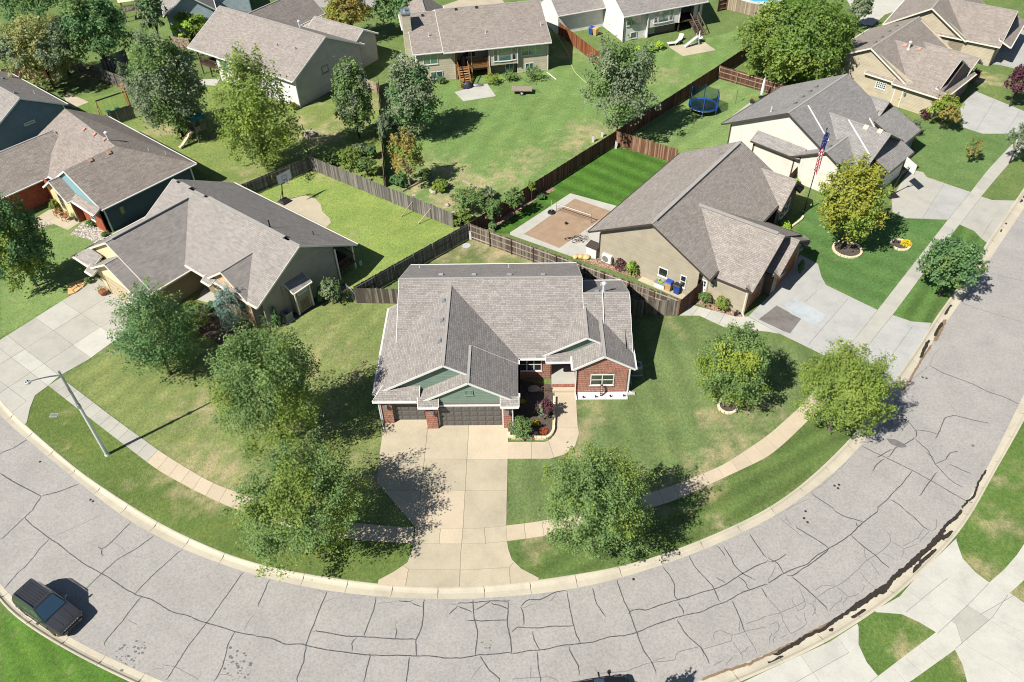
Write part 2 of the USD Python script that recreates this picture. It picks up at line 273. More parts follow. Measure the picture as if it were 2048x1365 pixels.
# trim and openings
plain('trim_white', (0.78, 0.78, 0.76), 0.5, 0.04); plain('trim_tan', lin(172, 158, 132), 0.6, 0.05); plain('trim_cream', lin(230, 224, 206), 0.6, 0.04); plain('trim_grey', lin(120, 116, 108), 0.6, 0.05); plain('trim_dark', lin(74, 66, 60), 0.6, 0.06)
plain('soffit', (0.5, 0.49, 0.46), 0.8, 0.04); plain('door_grey', lin(104, 101, 98), 0.5, 0.04); plain('door_brown', lin(132, 78, 46), 0.45, 0.18, 8); plain('door_tan', lin(196, 180, 150), 0.6, 0.05); plain('door_dark', (0.035, 0.03, 0.03), 0.4)
glass('glass_dark', (0.02, 0.03, 0.035)); glass('glass_teal', (0.06, 0.15, 0.13), 0.1); glass('glass_blue', (0.03, 0.08, 0.12), 0.1); plain('curtain_red', (0.35, 0.04, 0.03), 0.9); plain('curtain_pale', lin(170, 190, 180), 0.9, 0.25, 12)
plain('metal_white', (0.75, 0.76, 0.77), 0.35, 0.05, metal=0.2); plain('metal_galv', (0.45, 0.50, 0.54), 0.42, 0.12, 6, metal=0.7); plain('metal_black', (0.02, 0.02, 0.022), 0.45); plain('metal_grey', (0.22, 0.22, 0.22), 0.5, metal=0.4); plain('vent_red', lin(186, 142, 124), 0.7); plain('rubber', (0.015, 0.015, 0.015), 0.85)
# paving
concrete('concrete_cream', (0.56, 0.475, 0.345)); concrete('concrete_grey', (0.52, 0.49, 0.425)); concrete('concrete_white', (0.60, 0.57, 0.50)); concrete('concrete_cool', (0.50, 0.485, 0.455)); concrete('concrete_walk', (0.65, 0.53, 0.385), 0.06); concrete('concrete_kerb', (0.60, 0.53, 0.41)); concrete('concrete_patch', (0.53, 0.55, 0.57), 0.14); concrete('concrete_new', (0.22, 0.195, 0.18), 0.25)
plain('wet', (0.045, 0.036, 0.028), 0.35, 0.3, 4, spec=0.5); plain('crack_tar', (0.085, 0.084, 0.086), 0.75, 0.3, 10); plain('crack_fine', (0.15, 0.148, 0.145), 0.85, 0.2, 10); plain('stain', (0.17, 0.165, 0.16), 0.9, 0.25, 3)
mk('asphalt', {'g': ('geometry', {}), 'n': ('noise_texture', {'scale': 0.35, 'detail': 8.0, 'roughness': 0.66, 'distortion': 0.4}), 'r': ('rgb_ramp', {'ramp': [(0.3, (0.235, 0.225, 0.212)), (0.7, (0.285, 0.272, 0.254))]}),
               'n2': ('noise_texture', {'scale': 7.0, 'detail': 5.0, 'roughness': 0.75}), 'r2': ('rgb_ramp', {'ramp': [(0.32, (0.76,) * 3), (0.52, (1.0,) * 3), (0.7, (1.14,) * 3)]}), 'v': ('voronoi_texture', {'scale': 13.0}), 'vr': ('rgb_ramp', {'ramp': [(0.02, (0.62,) * 3), (0.11, (1.0,) * 3)]}), 'm': ('mix', {'mix_type': 'multiply', 'fac': 1.0}), 'm2': ('mix', {'mix_type': 'multiply', 'fac': 0.55}),
               'n3': ('noise_texture', {'scale': 30.0, 'detail': 3.0}), 'b': ('bump', {'strength': 0.5, 'distance': 0.02}), 'p': ('principled_bsdf', {'roughness': 0.9, 'specular_ior_level': 0.25})},
   [('g.position', 'n.vector'), ('g.position', 'n2.vector'), ('g.position', 'v.vector'), ('g.position', 'n3.vector'), ('n.fac', 'r.fac'), ('n2.fac', 'r2.fac'), ('v.distance', 'vr.fac'), ('r.color', 'm.color1'), ('r2.color', 'm.color2'), ('m.color', 'm2.color1'), ('vr.color', 'm2.color2'), ('m2.color', 'p.base_color'), ('n3.fac', 'b.height'), ('b.normal', 'p.normal')], 'p.BSDF')
# ground
mk('lawn', {'a': ('attribute', {'attribute': 'tone'}), 'g': ('geometry', {}), 'mp': ('mapping', {'scale': (1.0, 0.7, 1)}), 'n': ('noise_texture', {'scale': 5.0, 'detail': 9.0, 'roughness': 0.85, 'distortion': 0.4}), 'r': ('rgb_ramp', {'ramp': [(0.3, (0.42, 0.47, 0.42)), (0.5, (1, 1, 1)), (0.7, (1.6, 1.5, 1.5))]}),
            'n2': ('noise_texture', {'scale': 0.5, 'detail': 6.0, 'roughness': 0.65, 'distortion': 0.5}), 'r2': ('rgb_ramp', {'ramp': [(0.3, (0.78, 0.86, 0.82)), (0.55, (1, 1, 1)), (0.75, (1.3, 1.14, 1.1))]}), 'm': ('mix', {'mix_type': 'multiply', 'fac': 1.0}), 'm2': ('mix', {'mix_type': 'multiply', 'fac': 1.0}),
            'n3': ('noise_texture', {'scale': 9.0, 'detail': 6.0, 'roughness': 0.8}), 'b': ('bump', {'strength': 0.9, 'distance': 0.09}), 'p': ('principled_bsdf', {'roughness': 0.95, 'specular_ior_level': 0.1})},
   [('g.position', 'mp.vector'), ('mp.vector', 'n.vector'), ('g.position', 'n2.vector'), ('g.position', 'n3.vector'), ('n.fac', 'r.fac'), ('n2.fac', 'r2.fac'), ('a.color', 'm.color1'), ('r.color', 'm.color2'), ('m.color', 'm2.color1'), ('r2.color', 'm2.color2'), ('m2.color', 'p.base_color'), ('n3.fac', 'b.height'), ('b.normal', 'p.normal')], 'p.BSDF')
plain('mulch', (0.10, 0.078, 0.062), 0.95, 0.45, 9, bump=0.8); plain('soil', (0.24, 0.165, 0.10), 0.95, 0.2, 2, bump=0.5); plain('sand', (0.36, 0.25, 0.165), 0.95, 0.16, 1.2, bump=0.4, bscale=14)
pebbles('rock_pink', lin(176, 140, 118), lin(216, 190, 172)); pebbles('rock_white', lin(190, 182, 168), lin(240, 236, 226), 6.0); plain('block_stone', lin(226, 208, 176), 0.9, 0.14, 5, bump=0.4); plain('flagstone', lin(216, 178, 122), 0.85, 0.14, 3, bump=0.3); plain('boulder', lin(176, 166, 150), 0.9, 0.2, 4, bump=0.5)
# timber
wood('fence_weathered', (0.105, 0.088, 0.072), (0.27, 0.235, 0.195)); wood('fence_grey', (0.13, 0.12, 0.11), (0.27, 0.25, 0.225)); wood('fence_red', (0.17, 0.085, 0.05), (0.36, 0.22, 0.14)); wood('fence_rust', (0.19, 0.06, 0.025), (0.33, 0.14, 0.065)); wood('fence_brown', (0.10, 0.045, 0.03), (0.19, 0.09, 0.055)); wood('fence_pale', (0.30, 0.24, 0.17), (0.46, 0.38, 0.28))
wood('rail_pale', (0.36, 0.28, 0.21), (0.52, 0.43, 0.34)); wood('deck_cedar', (0.34, 0.16, 0.06), (0.52, 0.29, 0.13)); wood('deck_dark', (0.09, 0.055, 0.04), (0.19, 0.13, 0.10)); wood('wood_play', (0.36, 0.22, 0.10), (0.5, 0.34, 0.18)); wood('wood_grey', (0.2, 0.16, 0.12), (0.36, 0.30, 0.24))
wood('bark', (0.06, 0.048, 0.038), (0.17, 0.14, 0.115)); plain('bark_pale', (0.28, 0.25, 0.21), 0.9, 0.25, 6)
# leaves
leafy('leaf_bright', (0.169, 0.238, 0.047), (0.316, 0.381, 0.074), (0.409, 0.409, 0.115)); leafy('leaf_mid', (0.134, 0.214, 0.068), (0.253, 0.351, 0.110), (0.446, 0.446, 0.166)); leafy('leaf_deep', (0.100, 0.196, 0.075), (0.201, 0.330, 0.115), (0.402, 0.528, 0.186)); leafy('leaf_grey', (0.169, 0.220, 0.127), (0.321, 0.360, 0.198), (0.459, 0.459, 0.312))
leafy('leaf_maple', (0.251, 0.271, 0.043), (0.465, 0.425, 0.053), (0.465, 0.465, 0.085)); leafy('leaf_yellow', (0.200, 0.278, 0.050), (0.381, 0.426, 0.061), (0.446, 0.446, 0.081)); leafy('leaf_orange', (0.271, 0.223, 0.064), (0.465, 0.329, 0.085), (0.465, 0.425, 0.106)); leafy('leaf_willow', (0.114, 0.192, 0.035), (0.218, 0.316, 0.054), (0.360, 0.422, 0.086)); leafy('leaf_palewillow', (0.275, 0.289, 0.106), (0.465, 0.464, 0.181), (0.465, 0.465, 0.298))
leafy('leaf_plum', (0.098, 0.036, 0.051), (0.208, 0.077, 0.100), (0.334, 0.142, 0.170)); leafy('leaf_spruce', (0.139, 0.220, 0.184), (0.278, 0.373, 0.326), (0.473, 0.567, 0.510), 0.15); leafy('leaf_lime', (0.278, 0.464, 0.057), (0.501, 0.620, 0.085), (0.620, 0.620, 0.142)); leafy('petal_red', (0.484, 0.034, 0.037), (0.620, 0.067, 0.049)); leafy('petal_yellow', (0.620, 0.470, 0.025), (0.620, 0.620, 0.062)); leafy('petal_rust', (0.363, 0.078, 0.037), (0.544, 0.134, 0.062)); leafy('petal_white', (0.620, 0.620, 0.620), (0.620, 0.620, 0.620))
leafy('grass_blade', (0.073, 0.095, 0.022), (0.133, 0.157, 0.037), (0.230, 0.224, 0.062), 0.2)
# paints and plastics
plain('car_grey', (0.04, 0.042, 0.047), 0.3, 0.03, metal=0.1, coat=0.8); plain('car_black', (0.012, 0.012, 0.014), 0.25, 0.03, coat=1.0); plain('chrome', (0.72, 0.72, 0.74), 0.18, 0.02, metal=1.0); plain('plastic_black', (0.018, 0.018, 0.018), 0.55); plain('lamp_clear', (0.6, 0.62, 0.64), 0.15, coat=0.6); plain('lamp_amber', (0.6, 0.18, 0.03), 0.3); glass('car_glass', (0.02, 0.05, 0.08), 0.15)
plain('plastic_blue', (0.02, 0.07, 0.36), 0.45); plain('plastic_tan', lin(202, 164, 110), 0.55); plain('plastic_white', (0.76, 0.76, 0.74), 0.45); plain('plastic_cream', lin(232, 214, 176), 0.5); plain('plastic_green', (0.02, 0.2, 0.15), 0.5); plain('canvas_teal', (0.03, 0.22, 0.2), 0.7); plain('tramp_blue', (0.03, 0.12, 0.5), 0.5); plain('hoop_red', (0.6, 0.08, 0.04), 0.5); plain('canvas_white', (0.8, 0.8, 0.78), 0.8); plain('tarp', (0.03, 0.03, 0.045), 0.5, 0.3, 5); plain('pot_blue', (0.02, 0.03, 0.07), 0.3); plain('clay', (0.35, 0.14, 0.07), 0.8); plain('rust_metal', (0.2, 0.1, 0.06), 0.7); plain('paint_black', (0.02, 0.02, 0.02), 0.5); plain('flag_red', (0.5, 0.02, 0.03), 0.8); plain('flag_white', (0.75, 0.75, 0.75), 0.8); plain('flag_blue', (0.015, 0.03, 0.16), 0.8); plain('chalk_blue', (0.25, 0.5, 0.55), 0.9); plain('pool_water', (0.1, 0.45, 0.6), 0.1); plain('pool_tile', (0.6, 0.62, 0.6), 0.5)
mk('net', {'t': ('transparent_bsdf', {}), 'd': ('diffuse_bsdf', {'color': (0.01, 0.03, 0.03)}), 'm': ('mix_closure', {'fac': 0.62})}, [('t.BSDF', 'm.closure1'), ('d.BSDF', 'm.closure2')], 'm.closure')
# ================================================================== GROUND, ROAD, PAVING
RZ = -0.10
def chain(o, s, pts): return [(o[0] + a / s, o[1] + b / s) for a, b in pts]
north_edge = [(0, 835), (36, 864), (140, 951), (220, 1015), (262, 1045), (310, 1072), (366, 1100), (486, 1145), (512, 1151), (540, 1160), (653, 1183), (752, 1194), (849, 1199.5), (947, 1199.5), (1024, 1193), (1135, 1183), (1234, 1160), (1327, 1131), (1433, 1091), (1536, 1042), (1576, 1018), (1676, 942), (1721, 894), (1765, 838), (1801, 782), (1840, 725), (1868, 680), (1921, 605), (1976, 525), (2048, 417)]
north_back = [(0, 802), (52, 852), (160, 945), (265, 1015), (341, 1060), (430, 1100), (500, 1127), (613, 1150), (755, 1169), (810, 1175), (914, 1176), (1007, 1171), (1078, 1162), (1110, 1155), (1211, 1142), (1310, 1117), (1418, 1075), (1536, 1021), (1618, 960), (1708, 872), (1786, 765), (1823, 712), (1846, 680), (1863, 646), (1908, 586), (1971, 490), (2032, 400), (2048, 376)]
south_edge = [(0, 1178), (35, 1207), (136, 1275), (200, 1308), (280, 1344), (328, 1365), (420, 1403), (560, 1448), (730, 1484), (900, 1497), (1080, 1478), (1250, 1427), (1403, 1359), (1536, 1310), (1652, 1249), (1718, 1209), (1779, 1169), (1859, 1096), (1925, 1020), (1973, 939), (1997, 894), (2038, 809), (2048, 788)]
south_back = [(0, 1215), (50, 1251), (121, 1295), (187, 1330), (260, 1365), (400, 1428), (560, 1483), (730, 1520), (900, 1533), (1080, 1514), (1260, 1456), (1431, 1385), (1536, 1341), (1660, 1284), (1718, 1246), (1748, 1222), (1799, 1194), (1839, 1147), (1882, 1107), (1912, 1078), (1950, 1020), (1986, 950), (2013, 905), (2048, 843)]
def extend(pts, z, left, right):
    w = [np.array(p) for p in VL(pts, z)]
    return [tuple(np.array(left) + w[0])] + [tuple(p) for p in w] + [tuple(w[-1] + np.array(right))]
LD, RD = np.array([-42., 46.]), np.array([60., 69.])
NE_ = extend(north_edge, RZ, LD, RD); NB = extend(north_back, 0, LD, RD)
SE_ = extend(south_edge, RZ, LD, RD); SB = extend(south_back, 0, LD, RD)
def smooth_line(pts, step=0.8):
    """A rounded, evenly spaced line through the points."""
    p = np.asarray(pts); s = np.r_[0, np.cumsum(np.linalg.norm(np.diff(p, axis=0), axis=1))]
    u = np.linspace(0, s[-1], max(2, int(s[-1] / step)))
    q = np.stack([np.interp(u, s, p[:, k]) for k in (0, 1)], 1)
    for _ in range(10): q[1:-1] = 0.25 * q[:-2] + 0.5 * q[1:-1] + 0.25 * q[2:]
    return q
NEs, NBs, SEs, SBs = (smooth_line(p) for p in (NE_, NB, SE_, SB))
road_poly = Polygon([*NEs, *SEs[::-1]]).buffer(0)
street_poly = Polygon([*NBs, *SBs[::-1]]).buffer(0)

# ---- lawn tones, laid over one sheet of ground
lush, mid, olive, dry, bare = np.array(lin(78, 106, 46)), np.array(lin(128, 150, 88)), np.array(lin(120, 134, 70)), np.array(lin(205, 190, 148)), np.array(lin(176, 146, 108))
GREEN = {  # photograph outline -> tone, mowing stripe (direction in degrees, period, strength)
    'front_left': ([(125, 758), (240, 690), (420, 560), (700, 600), (800, 606), (770, 850), (755, 965), (830, 1055), (700, 1045), (480, 990), (330, 912)], lin(150, 164, 100), (58, 0.9, 0.08)),
    'verge_left': ([(0, 800), (98, 772), (262, 900), (460, 1015), (690, 1078), (828, 1088), (815, 1126), (755, 1169), (500, 1127), (265, 1015)], lin(124, 145, 78), None),
    'front_right': ([(1014, 918), (1160, 800), (1262, 640), (1360, 632), (1450, 655), (1640, 706), (1700, 740), (1620, 812), (1440, 935), (1280, 995), (1100, 1042), (1012, 1052)], lin(132, 153, 96), (96, 1.1, 0.10)),
    'verge_right': ([(1014, 1083), (1110, 1070), (1290, 1020), (1440, 962), (1630, 830), (1700, 870), (1536, 1021), (1310, 1117), (1078, 1162), (1040, 1138)], lin(116, 140, 78), (28, 0.75, 0.16)),
    'north_verge': ([(1785, 631), (1920, 447), (1975, 487), (1863, 646), (1823, 644)], lin(108, 143, 76), (52, 0.8, 0.22)),
    'neighbour_front': ([(1606, 512), (1640, 560), (1755, 621), (1896, 440), (1812, 437), (1640, 400), (1590, 430)], lin(108, 146, 82), (-42, 1.2, 0.08)),
    'neighbour_back': ([(939, 477), (1230, 291), (1380, 330), (1240, 420), (1140, 388), (1020, 466)], lin(94, 138, 56), (-42, 1.05, 0.20)),
    'tramp_yard': ([(1230, 291), (1435, 157), (1600, 200), (1460, 300), (1400, 340)], lin(146, 174, 106), (48, 1.2, 0.08)),
    'left_yard': ([(480, 395), (625, 340), (905, 452), (939, 477), (712, 606), (660, 570), (700, 490)], lin(163, 184, 100), None),
    'main_back': ([(939, 477), (1357, 631), (1262, 640), (1150, 520), (826, 520), (712, 606)], lin(126, 142, 88), None),
    'centre_yard': ([(770, 375), (757, 205), (830, 170), (1092, 141), (1118, 60), (1200, 132), (1480, 60), (1480, 128), (1230, 291), (939, 477), (900, 450)], lin(138, 168, 98), (70, 1.3, 0.06)),
    'playset_yard': ([(380, 330), (500, 395), (625, 340), (770, 380), (757, 175), (601, 216), (430, 160), (250, 250)], lin(150, 168, 96), None),
    'far_left_yard': ([(140, 205), (250, 180), (258, 245), (140, 250)], lin(140, 165, 90), None),
    'south_left': ([(0, 1215), (260, 1365), (0, 1420)], lin(110, 150, 66), (-50, 0.7, 0.14)),
    'south_right': ([(1700, 1200), (2048, 840), (2048, 1400), (1700, 1400)], lin(118, 148, 76), None),
    'left_front': ([(0, 676), (187, 563), (290, 470), (210, 430), (60, 470), (0, 480)], lin(148, 174, 106), None),
    'east_front': ([(1840, 345), (1940, 380), (2048, 290), (2048, 225), (1950, 262), (1820, 240)], lin(124, 154, 92), None),
}
DRY = [  # photograph spot, radius in metres, how dry
    (420, 955, 2.6, .75), (380, 930, 2.2, .6), (470, 975, 2.4, .7), (350, 830, 2.0, .35), (640, 1000, 1.6, .6), (735, 930, 1.2, .6), (750, 955, 1.0, .7), (625, 830, 2.4, .35), (690, 740, 2.2, .35), (640, 690, 2.0, .35), (420, 815, 1.8, .45),
    (1410, 965, 1.3, .7), (1450, 910, 1.4, .7), (1500, 885, 1.2, .6), (1390, 930, 1.0, .45), (1425, 840, 1.0, .7), (1445, 870, 1.1, .6), (1165, 870, 0.8, .7), (1150, 905, 0.9, .7), (1330, 960, 1.0, .4), (1310, 985, 1.5, .55), (1210, 812, 1.2, .35), (1180, 850, .8, .5), (1520, 820, 1.6, .3),
    (1435, 1045, 1.0, .5), (1400, 990, 1.3, .35), (1090, 1075, 1.0, .6), (1060, 1110, 0.8, .35), (400, 1000, 1.4, .35), (130, 830, 0.9, .4), (1180, 650, 1.2, .3), (1340, 660, 1.2, .2),
    (640, 270, 2.5, .8), (600, 245, 1.6, .6), (690, 240, 1.6, .5), (870, 340, 3.0, .6), (920, 350, 2.6, .55), (1180, 262, 2.4, .75), (1150, 290, 2.4, .6), (1050, 315, 2.2, .5), (1020, 350, 2.4, .55), (1130, 110, 2.0, .5), (1320, 150, 2.4, .5), (900, 400, 2.4, .85), (960, 370, 2.0, .7), (830, 370, 1.6, .7), (930, 430, 1.6, .8), (990, 530, .9, .9),
    (1010, 505, 1.3, 1.), (960, 490, 1.1, .9), (1060, 515, 1.1, 1.), (1120, 545, 1.2, 1.), (880, 515, 1.3, .5), (930, 500, 1.2, .6), (1140, 560, 1.4, 1.), (985, 520, 1.0, .8), (320, 260, 2.2, .8), (200, 150, 2.2, .8), (160, 160, 1.5, .8), (300, 215, 1.6, .4), (490, 350, 2.2, .4), (750, 210, 1.6, .5), (625, 205, 1.2, .5),
    (1900, 1120, .9, .4), (1965, 1135, .8, .7), (1850, 1300, .9, .8), (1810, 1300, .8, .7), (1845, 1245, .7, .6), (1925, 1330, .6, .7), (2030, 1190, 1.3, .9), (2000, 1050, 1.2, .6), (2010, 960, 1.5, .3), (1980, 160, 1.8, .8), (1440, 330, 1.2, .4), (1600, 385, .8, .4), (110, 900, 1., .3), (270, 960, .8, .4), (1240, 200, 1.6, .3), (1450, 190, 1.0, .35), (60, 560, 2., .2), (215, 700, 1.2, .15), (700, 480, 1.6, .3), (590, 400, 1.6, .35), (650, 350, 1.4, .3)]
def tone_of(xy):
    n1 = meshkit.fbm(np.c_[xy * 0.35, np.zeros(len(xy))], 4, 3); n2 = meshkit.fbm(np.c_[xy * 1.6, np.zeros(len(xy)) + 9], 4, 5)
    col = mid * np.ones((len(xy), 1)) * (0.9 + 0.25 * n1[:, None])
    for name, (px, c, st) in GREEN.items():
        P_ = Polygon(VL(px)).buffer(0); inside = shapely.contains_xy(P_, xy[:, 0], xy[:, 1])
        v = np.asarray(c) * (0.88 + 0.26 * n1[inside, None])
        if st:
            a = math.radians(st[0]); d = -xy[inside, 0] * math.sin(a) + xy[inside, 1] * math.cos(a)
            d = d + 0.25 * (n1[inside] - 0.5)
            v = v * (1 + st[2] * np.clip(1.6 * np.sin(2 * np.pi * d / (2 * st[1])), -1, 1)[:, None] * (0.4 + 0.9 * n2[inside, None]))
        col[inside] = v
    dr = np.zeros(len(xy))
    for px, py, r, s in DRY:
        c = V(px, py); d = np.hypot(*(xy - c).T) / (r * 1.25)
        dr = np.maximum(dr, s * np.clip(1.25 - d, 0, 1) ** 0.7)
    w = np.clip((dr * 1.15 + (n2 - 0.62) * 1.7 * (dr > 0.02)), 0, 1)
    w = np.maximum(w, np.clip((n2 - 0.72) * 1.6, 0, 0.35))
    return ALB * 0.74 * (col * (1 - w[:, None]) + dry * (0.92 + 0.2 * n1[:, None]) * w[:, None])
def sheet(x0, x1, y0, y1, step, hole):
    xs, ys = np.arange(x0, x1 + 1e-6, step), np.arange(y0, y1 + 1e-6, step)
    X, Y = np.meshgrid(xs, ys, indexing='ij'); n, m_ = len(xs), len(ys)
    pts = np.stack([X.ravel(), Y.ravel()], 1)
    dist_in = shapely.contains_xy(hole, pts[:, 0], pts[:, 1])
    I, J = np.meshgrid(np.arange(n - 1), np.arange(m_ - 1), indexing='ij'); a = (I * m_ + J).ravel()
    q = np.stack([a, a + m_, a + m_ + 1, a + 1], 1)
    cnt = dist_in[q].sum(1)
    cells = shapely.box(pts[q[:, 0], 0], pts[q[:, 0], 1], pts[q[:, 2], 0], pts[q[:, 2], 1])
    shapely.prepare(hole)
    cross = (cnt > 0) & (cnt < 4)
    full = q[cnt == 0]
    tris = [np.c_[pts, np.zeros(len(pts))][np.vstack([full[:, [0, 1, 2]], full[:, [0, 2, 3]]])]]
    for g in shapely.difference(cells[cross], hole):
        for p in getattr(g, 'geoms', [g]):
            if p.geom_type == 'Polygon' and p.area > 1e-4:
                v, f = trimesh.creation.triangulate_polygon(p, engine='earcut')
                v = np.c_[np.asarray(v)[:, :2], np.zeros(len(v))]; t = v[np.asarray(f)]
                c = np.cross(t[:, 1] - t[:, 0], t[:, 2] - t[:, 0])[:, 2]
                t[c < 0] = t[c < 0][:, ::-1]; tris.append(t)
    return np.concatenate(tris)
GX0, GX1, GY0, GY1 = -100, 100, 14, 150
T = sheet(GX0, GX1, GY0, GY1, 0.36, street_poly)
g = MB(); g.tri(T)
tone = np.clip(tone_of(T.reshape(-1, 3)[:, :2]), 0.005, 0.6)
far = Polygon([(-900, -300), (900, -300), (900, 1500), (-900, 1500)]).difference(sbox(GX0, GY0, GX1, GY0 + math.floor((GY1 - GY0) / 0.36) * 0.36)).difference(street_poly)
GX1r = GX0 + math.floor((GX1 - GX0) / 0.36 + 1e-6) * 0.36
far = Polygon([(-900, -300), (900, -300), (900, 1500), (-900, 1500)]).difference(unary_union([sbox(GX0, GY0, GX1r, GY0 + math.floor((GY1 - GY0) / 0.36 + 1e-6) * 0.36), street_poly]))
n0 = len(tone); g.ext(far, 0, 0, sides=False); extra = sum(len(a) for a in g.v) * 3 - n0
g.emit('/World', 'ground', 'lawn', kind='structure', prim={'tone': np.vstack([tone, np.tile(mid * ALB, (extra, 1))])})

# ---- road and its sealed cracks
r = MB(); r.ext(road_poly.buffer(0.06), RZ - 0.3, RZ, sides=False)
ROAD = r.emit('/World', 'road', 'asphalt', kind='structure')
def ribbon(line, w, z, wig=0.02, seed=0, taper=True):
    p = np.asarray(line, float); s = np.r_[0, np.cumsum(np.linalg.norm(np.diff(p, axis=0), axis=1))]
    if s[-1] < 0.15: return None
    u = np.linspace(0, s[-1], max(3, int(s[-1] / 0.16)))
    q = np.stack([np.interp(u, s, p[:, k]) for k in (0, 1)], 1)
    rr = np.random.default_rng(seed)
    t = np.gradient(q, axis=0); t /= np.linalg.norm(t, axis=1, keepdims=True) + 1e-9; nn = np.stack([-t[:, 1], t[:, 0]], 1)
    slow = np.interp(u, np.linspace(0, s[-1], max(3, int(s[-1] / 0.9))), rr.normal(0, 0.06, max(3, int(s[-1] / 0.9)))); slow[[0, -1]] = 0
    q = q + nn * (slow + rr.normal(0, wig * 0.4, len(q)))[:, None]
    ww = w * (0.8 + 0.4 * rr.random(len(q))) / 2
    if taper: ww = ww * np.clip(np.minimum(u, s[-1] - u) / 0.4 + 0.45, 0, 1)
    a, b = np.c_[q + nn * ww[:, None], np.full(len(q), z)], np.c_[q - nn * ww[:, None], np.full(len(q), z)]
    mb = MB()
    for i in range(len(q) - 1): mb.mesh([b[i], b[i + 1], a[i + 1], a[i]], [(0, 1, 2, 3)])
    return mb
CR = []
def crk(o, s, w, *lines):
    for l in lines: CR.append((w, chain(o, s, l)))
K = 3.957
crk((0, 680), 4, 3.2, [(0, 1070), (110, 1135), (200, 1190), (330, 1252)], [(330, 1252), (470, 1220), (630, 1155)], [(330, 1252), (260, 1365)], [(0, 915), (110, 855), (215, 800)])
crk((0, 1020), K, 2.6, [(265, 0), (200, 60), (0, 235)], [(200, 60), (390, 230), (800, 515), (1120, 685), (1320, 780), (1640, 890), (1860, 960), (2026, 1000)], [(385, 230), (300, 310), (200, 460), (30, 630)], [(1220, 205), (1080, 305), (930, 395), (800, 515), (670, 640)], [(1445, 320), (1250, 490), (1070, 665)], [(1120, 690), (990, 850), (850, 1030), (830, 1080)], [(1930, 495), (1800, 680), (1640, 890), (1480, 1090), (1380, 1240), (1310, 1350)], [(1860, 965), (1800, 1060), (1750, 1240), (1690, 1360)], [(1035, 100), (940, 190), (860, 270), (810, 305), (775, 290)], [(810, 305), (820, 365)])
crk((0, 1020), K, 1.4, [(800, 40), (600, 140), (440, 215)], [(1010, 860), (1090, 910)], [(1280, 1225), (1380, 1240), (1460, 1290), (1570, 1350)], [(1200, 1270), (1300, 1250)], [(2010, 830), (1930, 950)], [(1720, 1300), (1840, 1320)], [(905, 260), (985, 330)])
crk((512, 1020), K, 2.8, [(0, 1003), (200, 1045), (415, 1085), (760, 1128), (1020, 1155), (1270, 1162), (1750, 1160), (2026, 1142)], [(112, 555), (70, 660), (15, 770)], [(560, 645), (500, 790), (440, 960), (410, 1085), (365, 1230), (330, 1365)], [(450, 965), (630, 985), (850, 1003), (1100, 1020), (1265, 1028)], [(950, 690), (930, 790), (880, 930), (855, 1003)], [(800, 1010), (760, 1120)], [(900, 1135), (870, 1260), (850, 1365)], [(1335, 710), (1325, 830), (1310, 940), (1268, 1028), (1272, 1158)], [(1215, 1168), (1190, 1365)], [(1108, 935), (1103, 1018)], [(1718, 710), (1722, 850), (1750, 960), (1742, 1155)], [(1665, 880), (1800, 885), (1985, 872)], [(1995, 720), (1992, 900), (2015, 1020), (2020, 1140)], [(1775, 1160), (1850, 1260), (1930, 1365)], [(1130, 720), (1220, 735), (1240, 715)], [(1230, 735), (1310, 768)], [(1595, 745), (1720, 735), (1860, 715), (2010, 715)], [(1595, 755), (1525, 830)], [(1600, 765), (1710, 812)], [(1725, 790), (1860, 715)], [(1860, 735), (1995, 782)])
crk((512, 1020), K, 1.3, [(1120, 880), (1108, 940)], [(480, 630), (555, 670)], [(960, 750), (1110, 725)], [(1800, 1220), (1700, 1340)], [(540, 735), (620, 700)], [(1480, 745), (1600, 745)])
crk((1024, 1020), K, 2.6, [(0, 1140), (220, 1115), (540, 1060), (780, 1010), (980, 975), (1290, 860), (1500, 800), (1700, 720), (1880, 640), (2026, 590)], [(70, 770), (95, 915)], [(0, 970), (40, 930), (240, 933), (490, 910)], [(440, 655), (465, 790), (490, 910), (510, 990), (545, 1060)], [(165, 960), (175, 1030), (220, 1115)], [(200, 1125), (225, 1365)], [(450, 1085), (520, 1230), (530, 1310)], [(635, 620), (670, 700), (745, 850)], [(835, 555), (880, 720), (920, 820), (985, 980), (1040, 1130), (1100, 1215), (1140, 1300)], [(920, 825), (960, 795), (1020, 790), (1060, 802), (1300, 725), (1590, 625), (1700, 580), (1800, 520), (1990, 420), (2026, 400)], [(1195, 450), (1250, 520), (1290, 600), (1295, 680), (1335, 715)], [(1315, 735), (1355, 830)], [(1405, 365), (1450, 450), (1590, 615), (1655, 735)], [(1310, 870), (1380, 980), (1500, 1090), (1560, 1220)], [(1680, 290), (1745, 380), (1770, 440), (1830, 500), (1925, 555)], [(1790, 530), (1880, 635)], [(1880, 190), (1940, 280), (2020, 380)], [(1615, 535), (1690, 580)], [(1740, 720), (1810, 860), (1845, 970)], [(1975, 620), (2020, 700)], [(1615, 285), (1685, 365)], [(70, 765), (130, 715), (220, 715), (340, 665), (440, 650)])
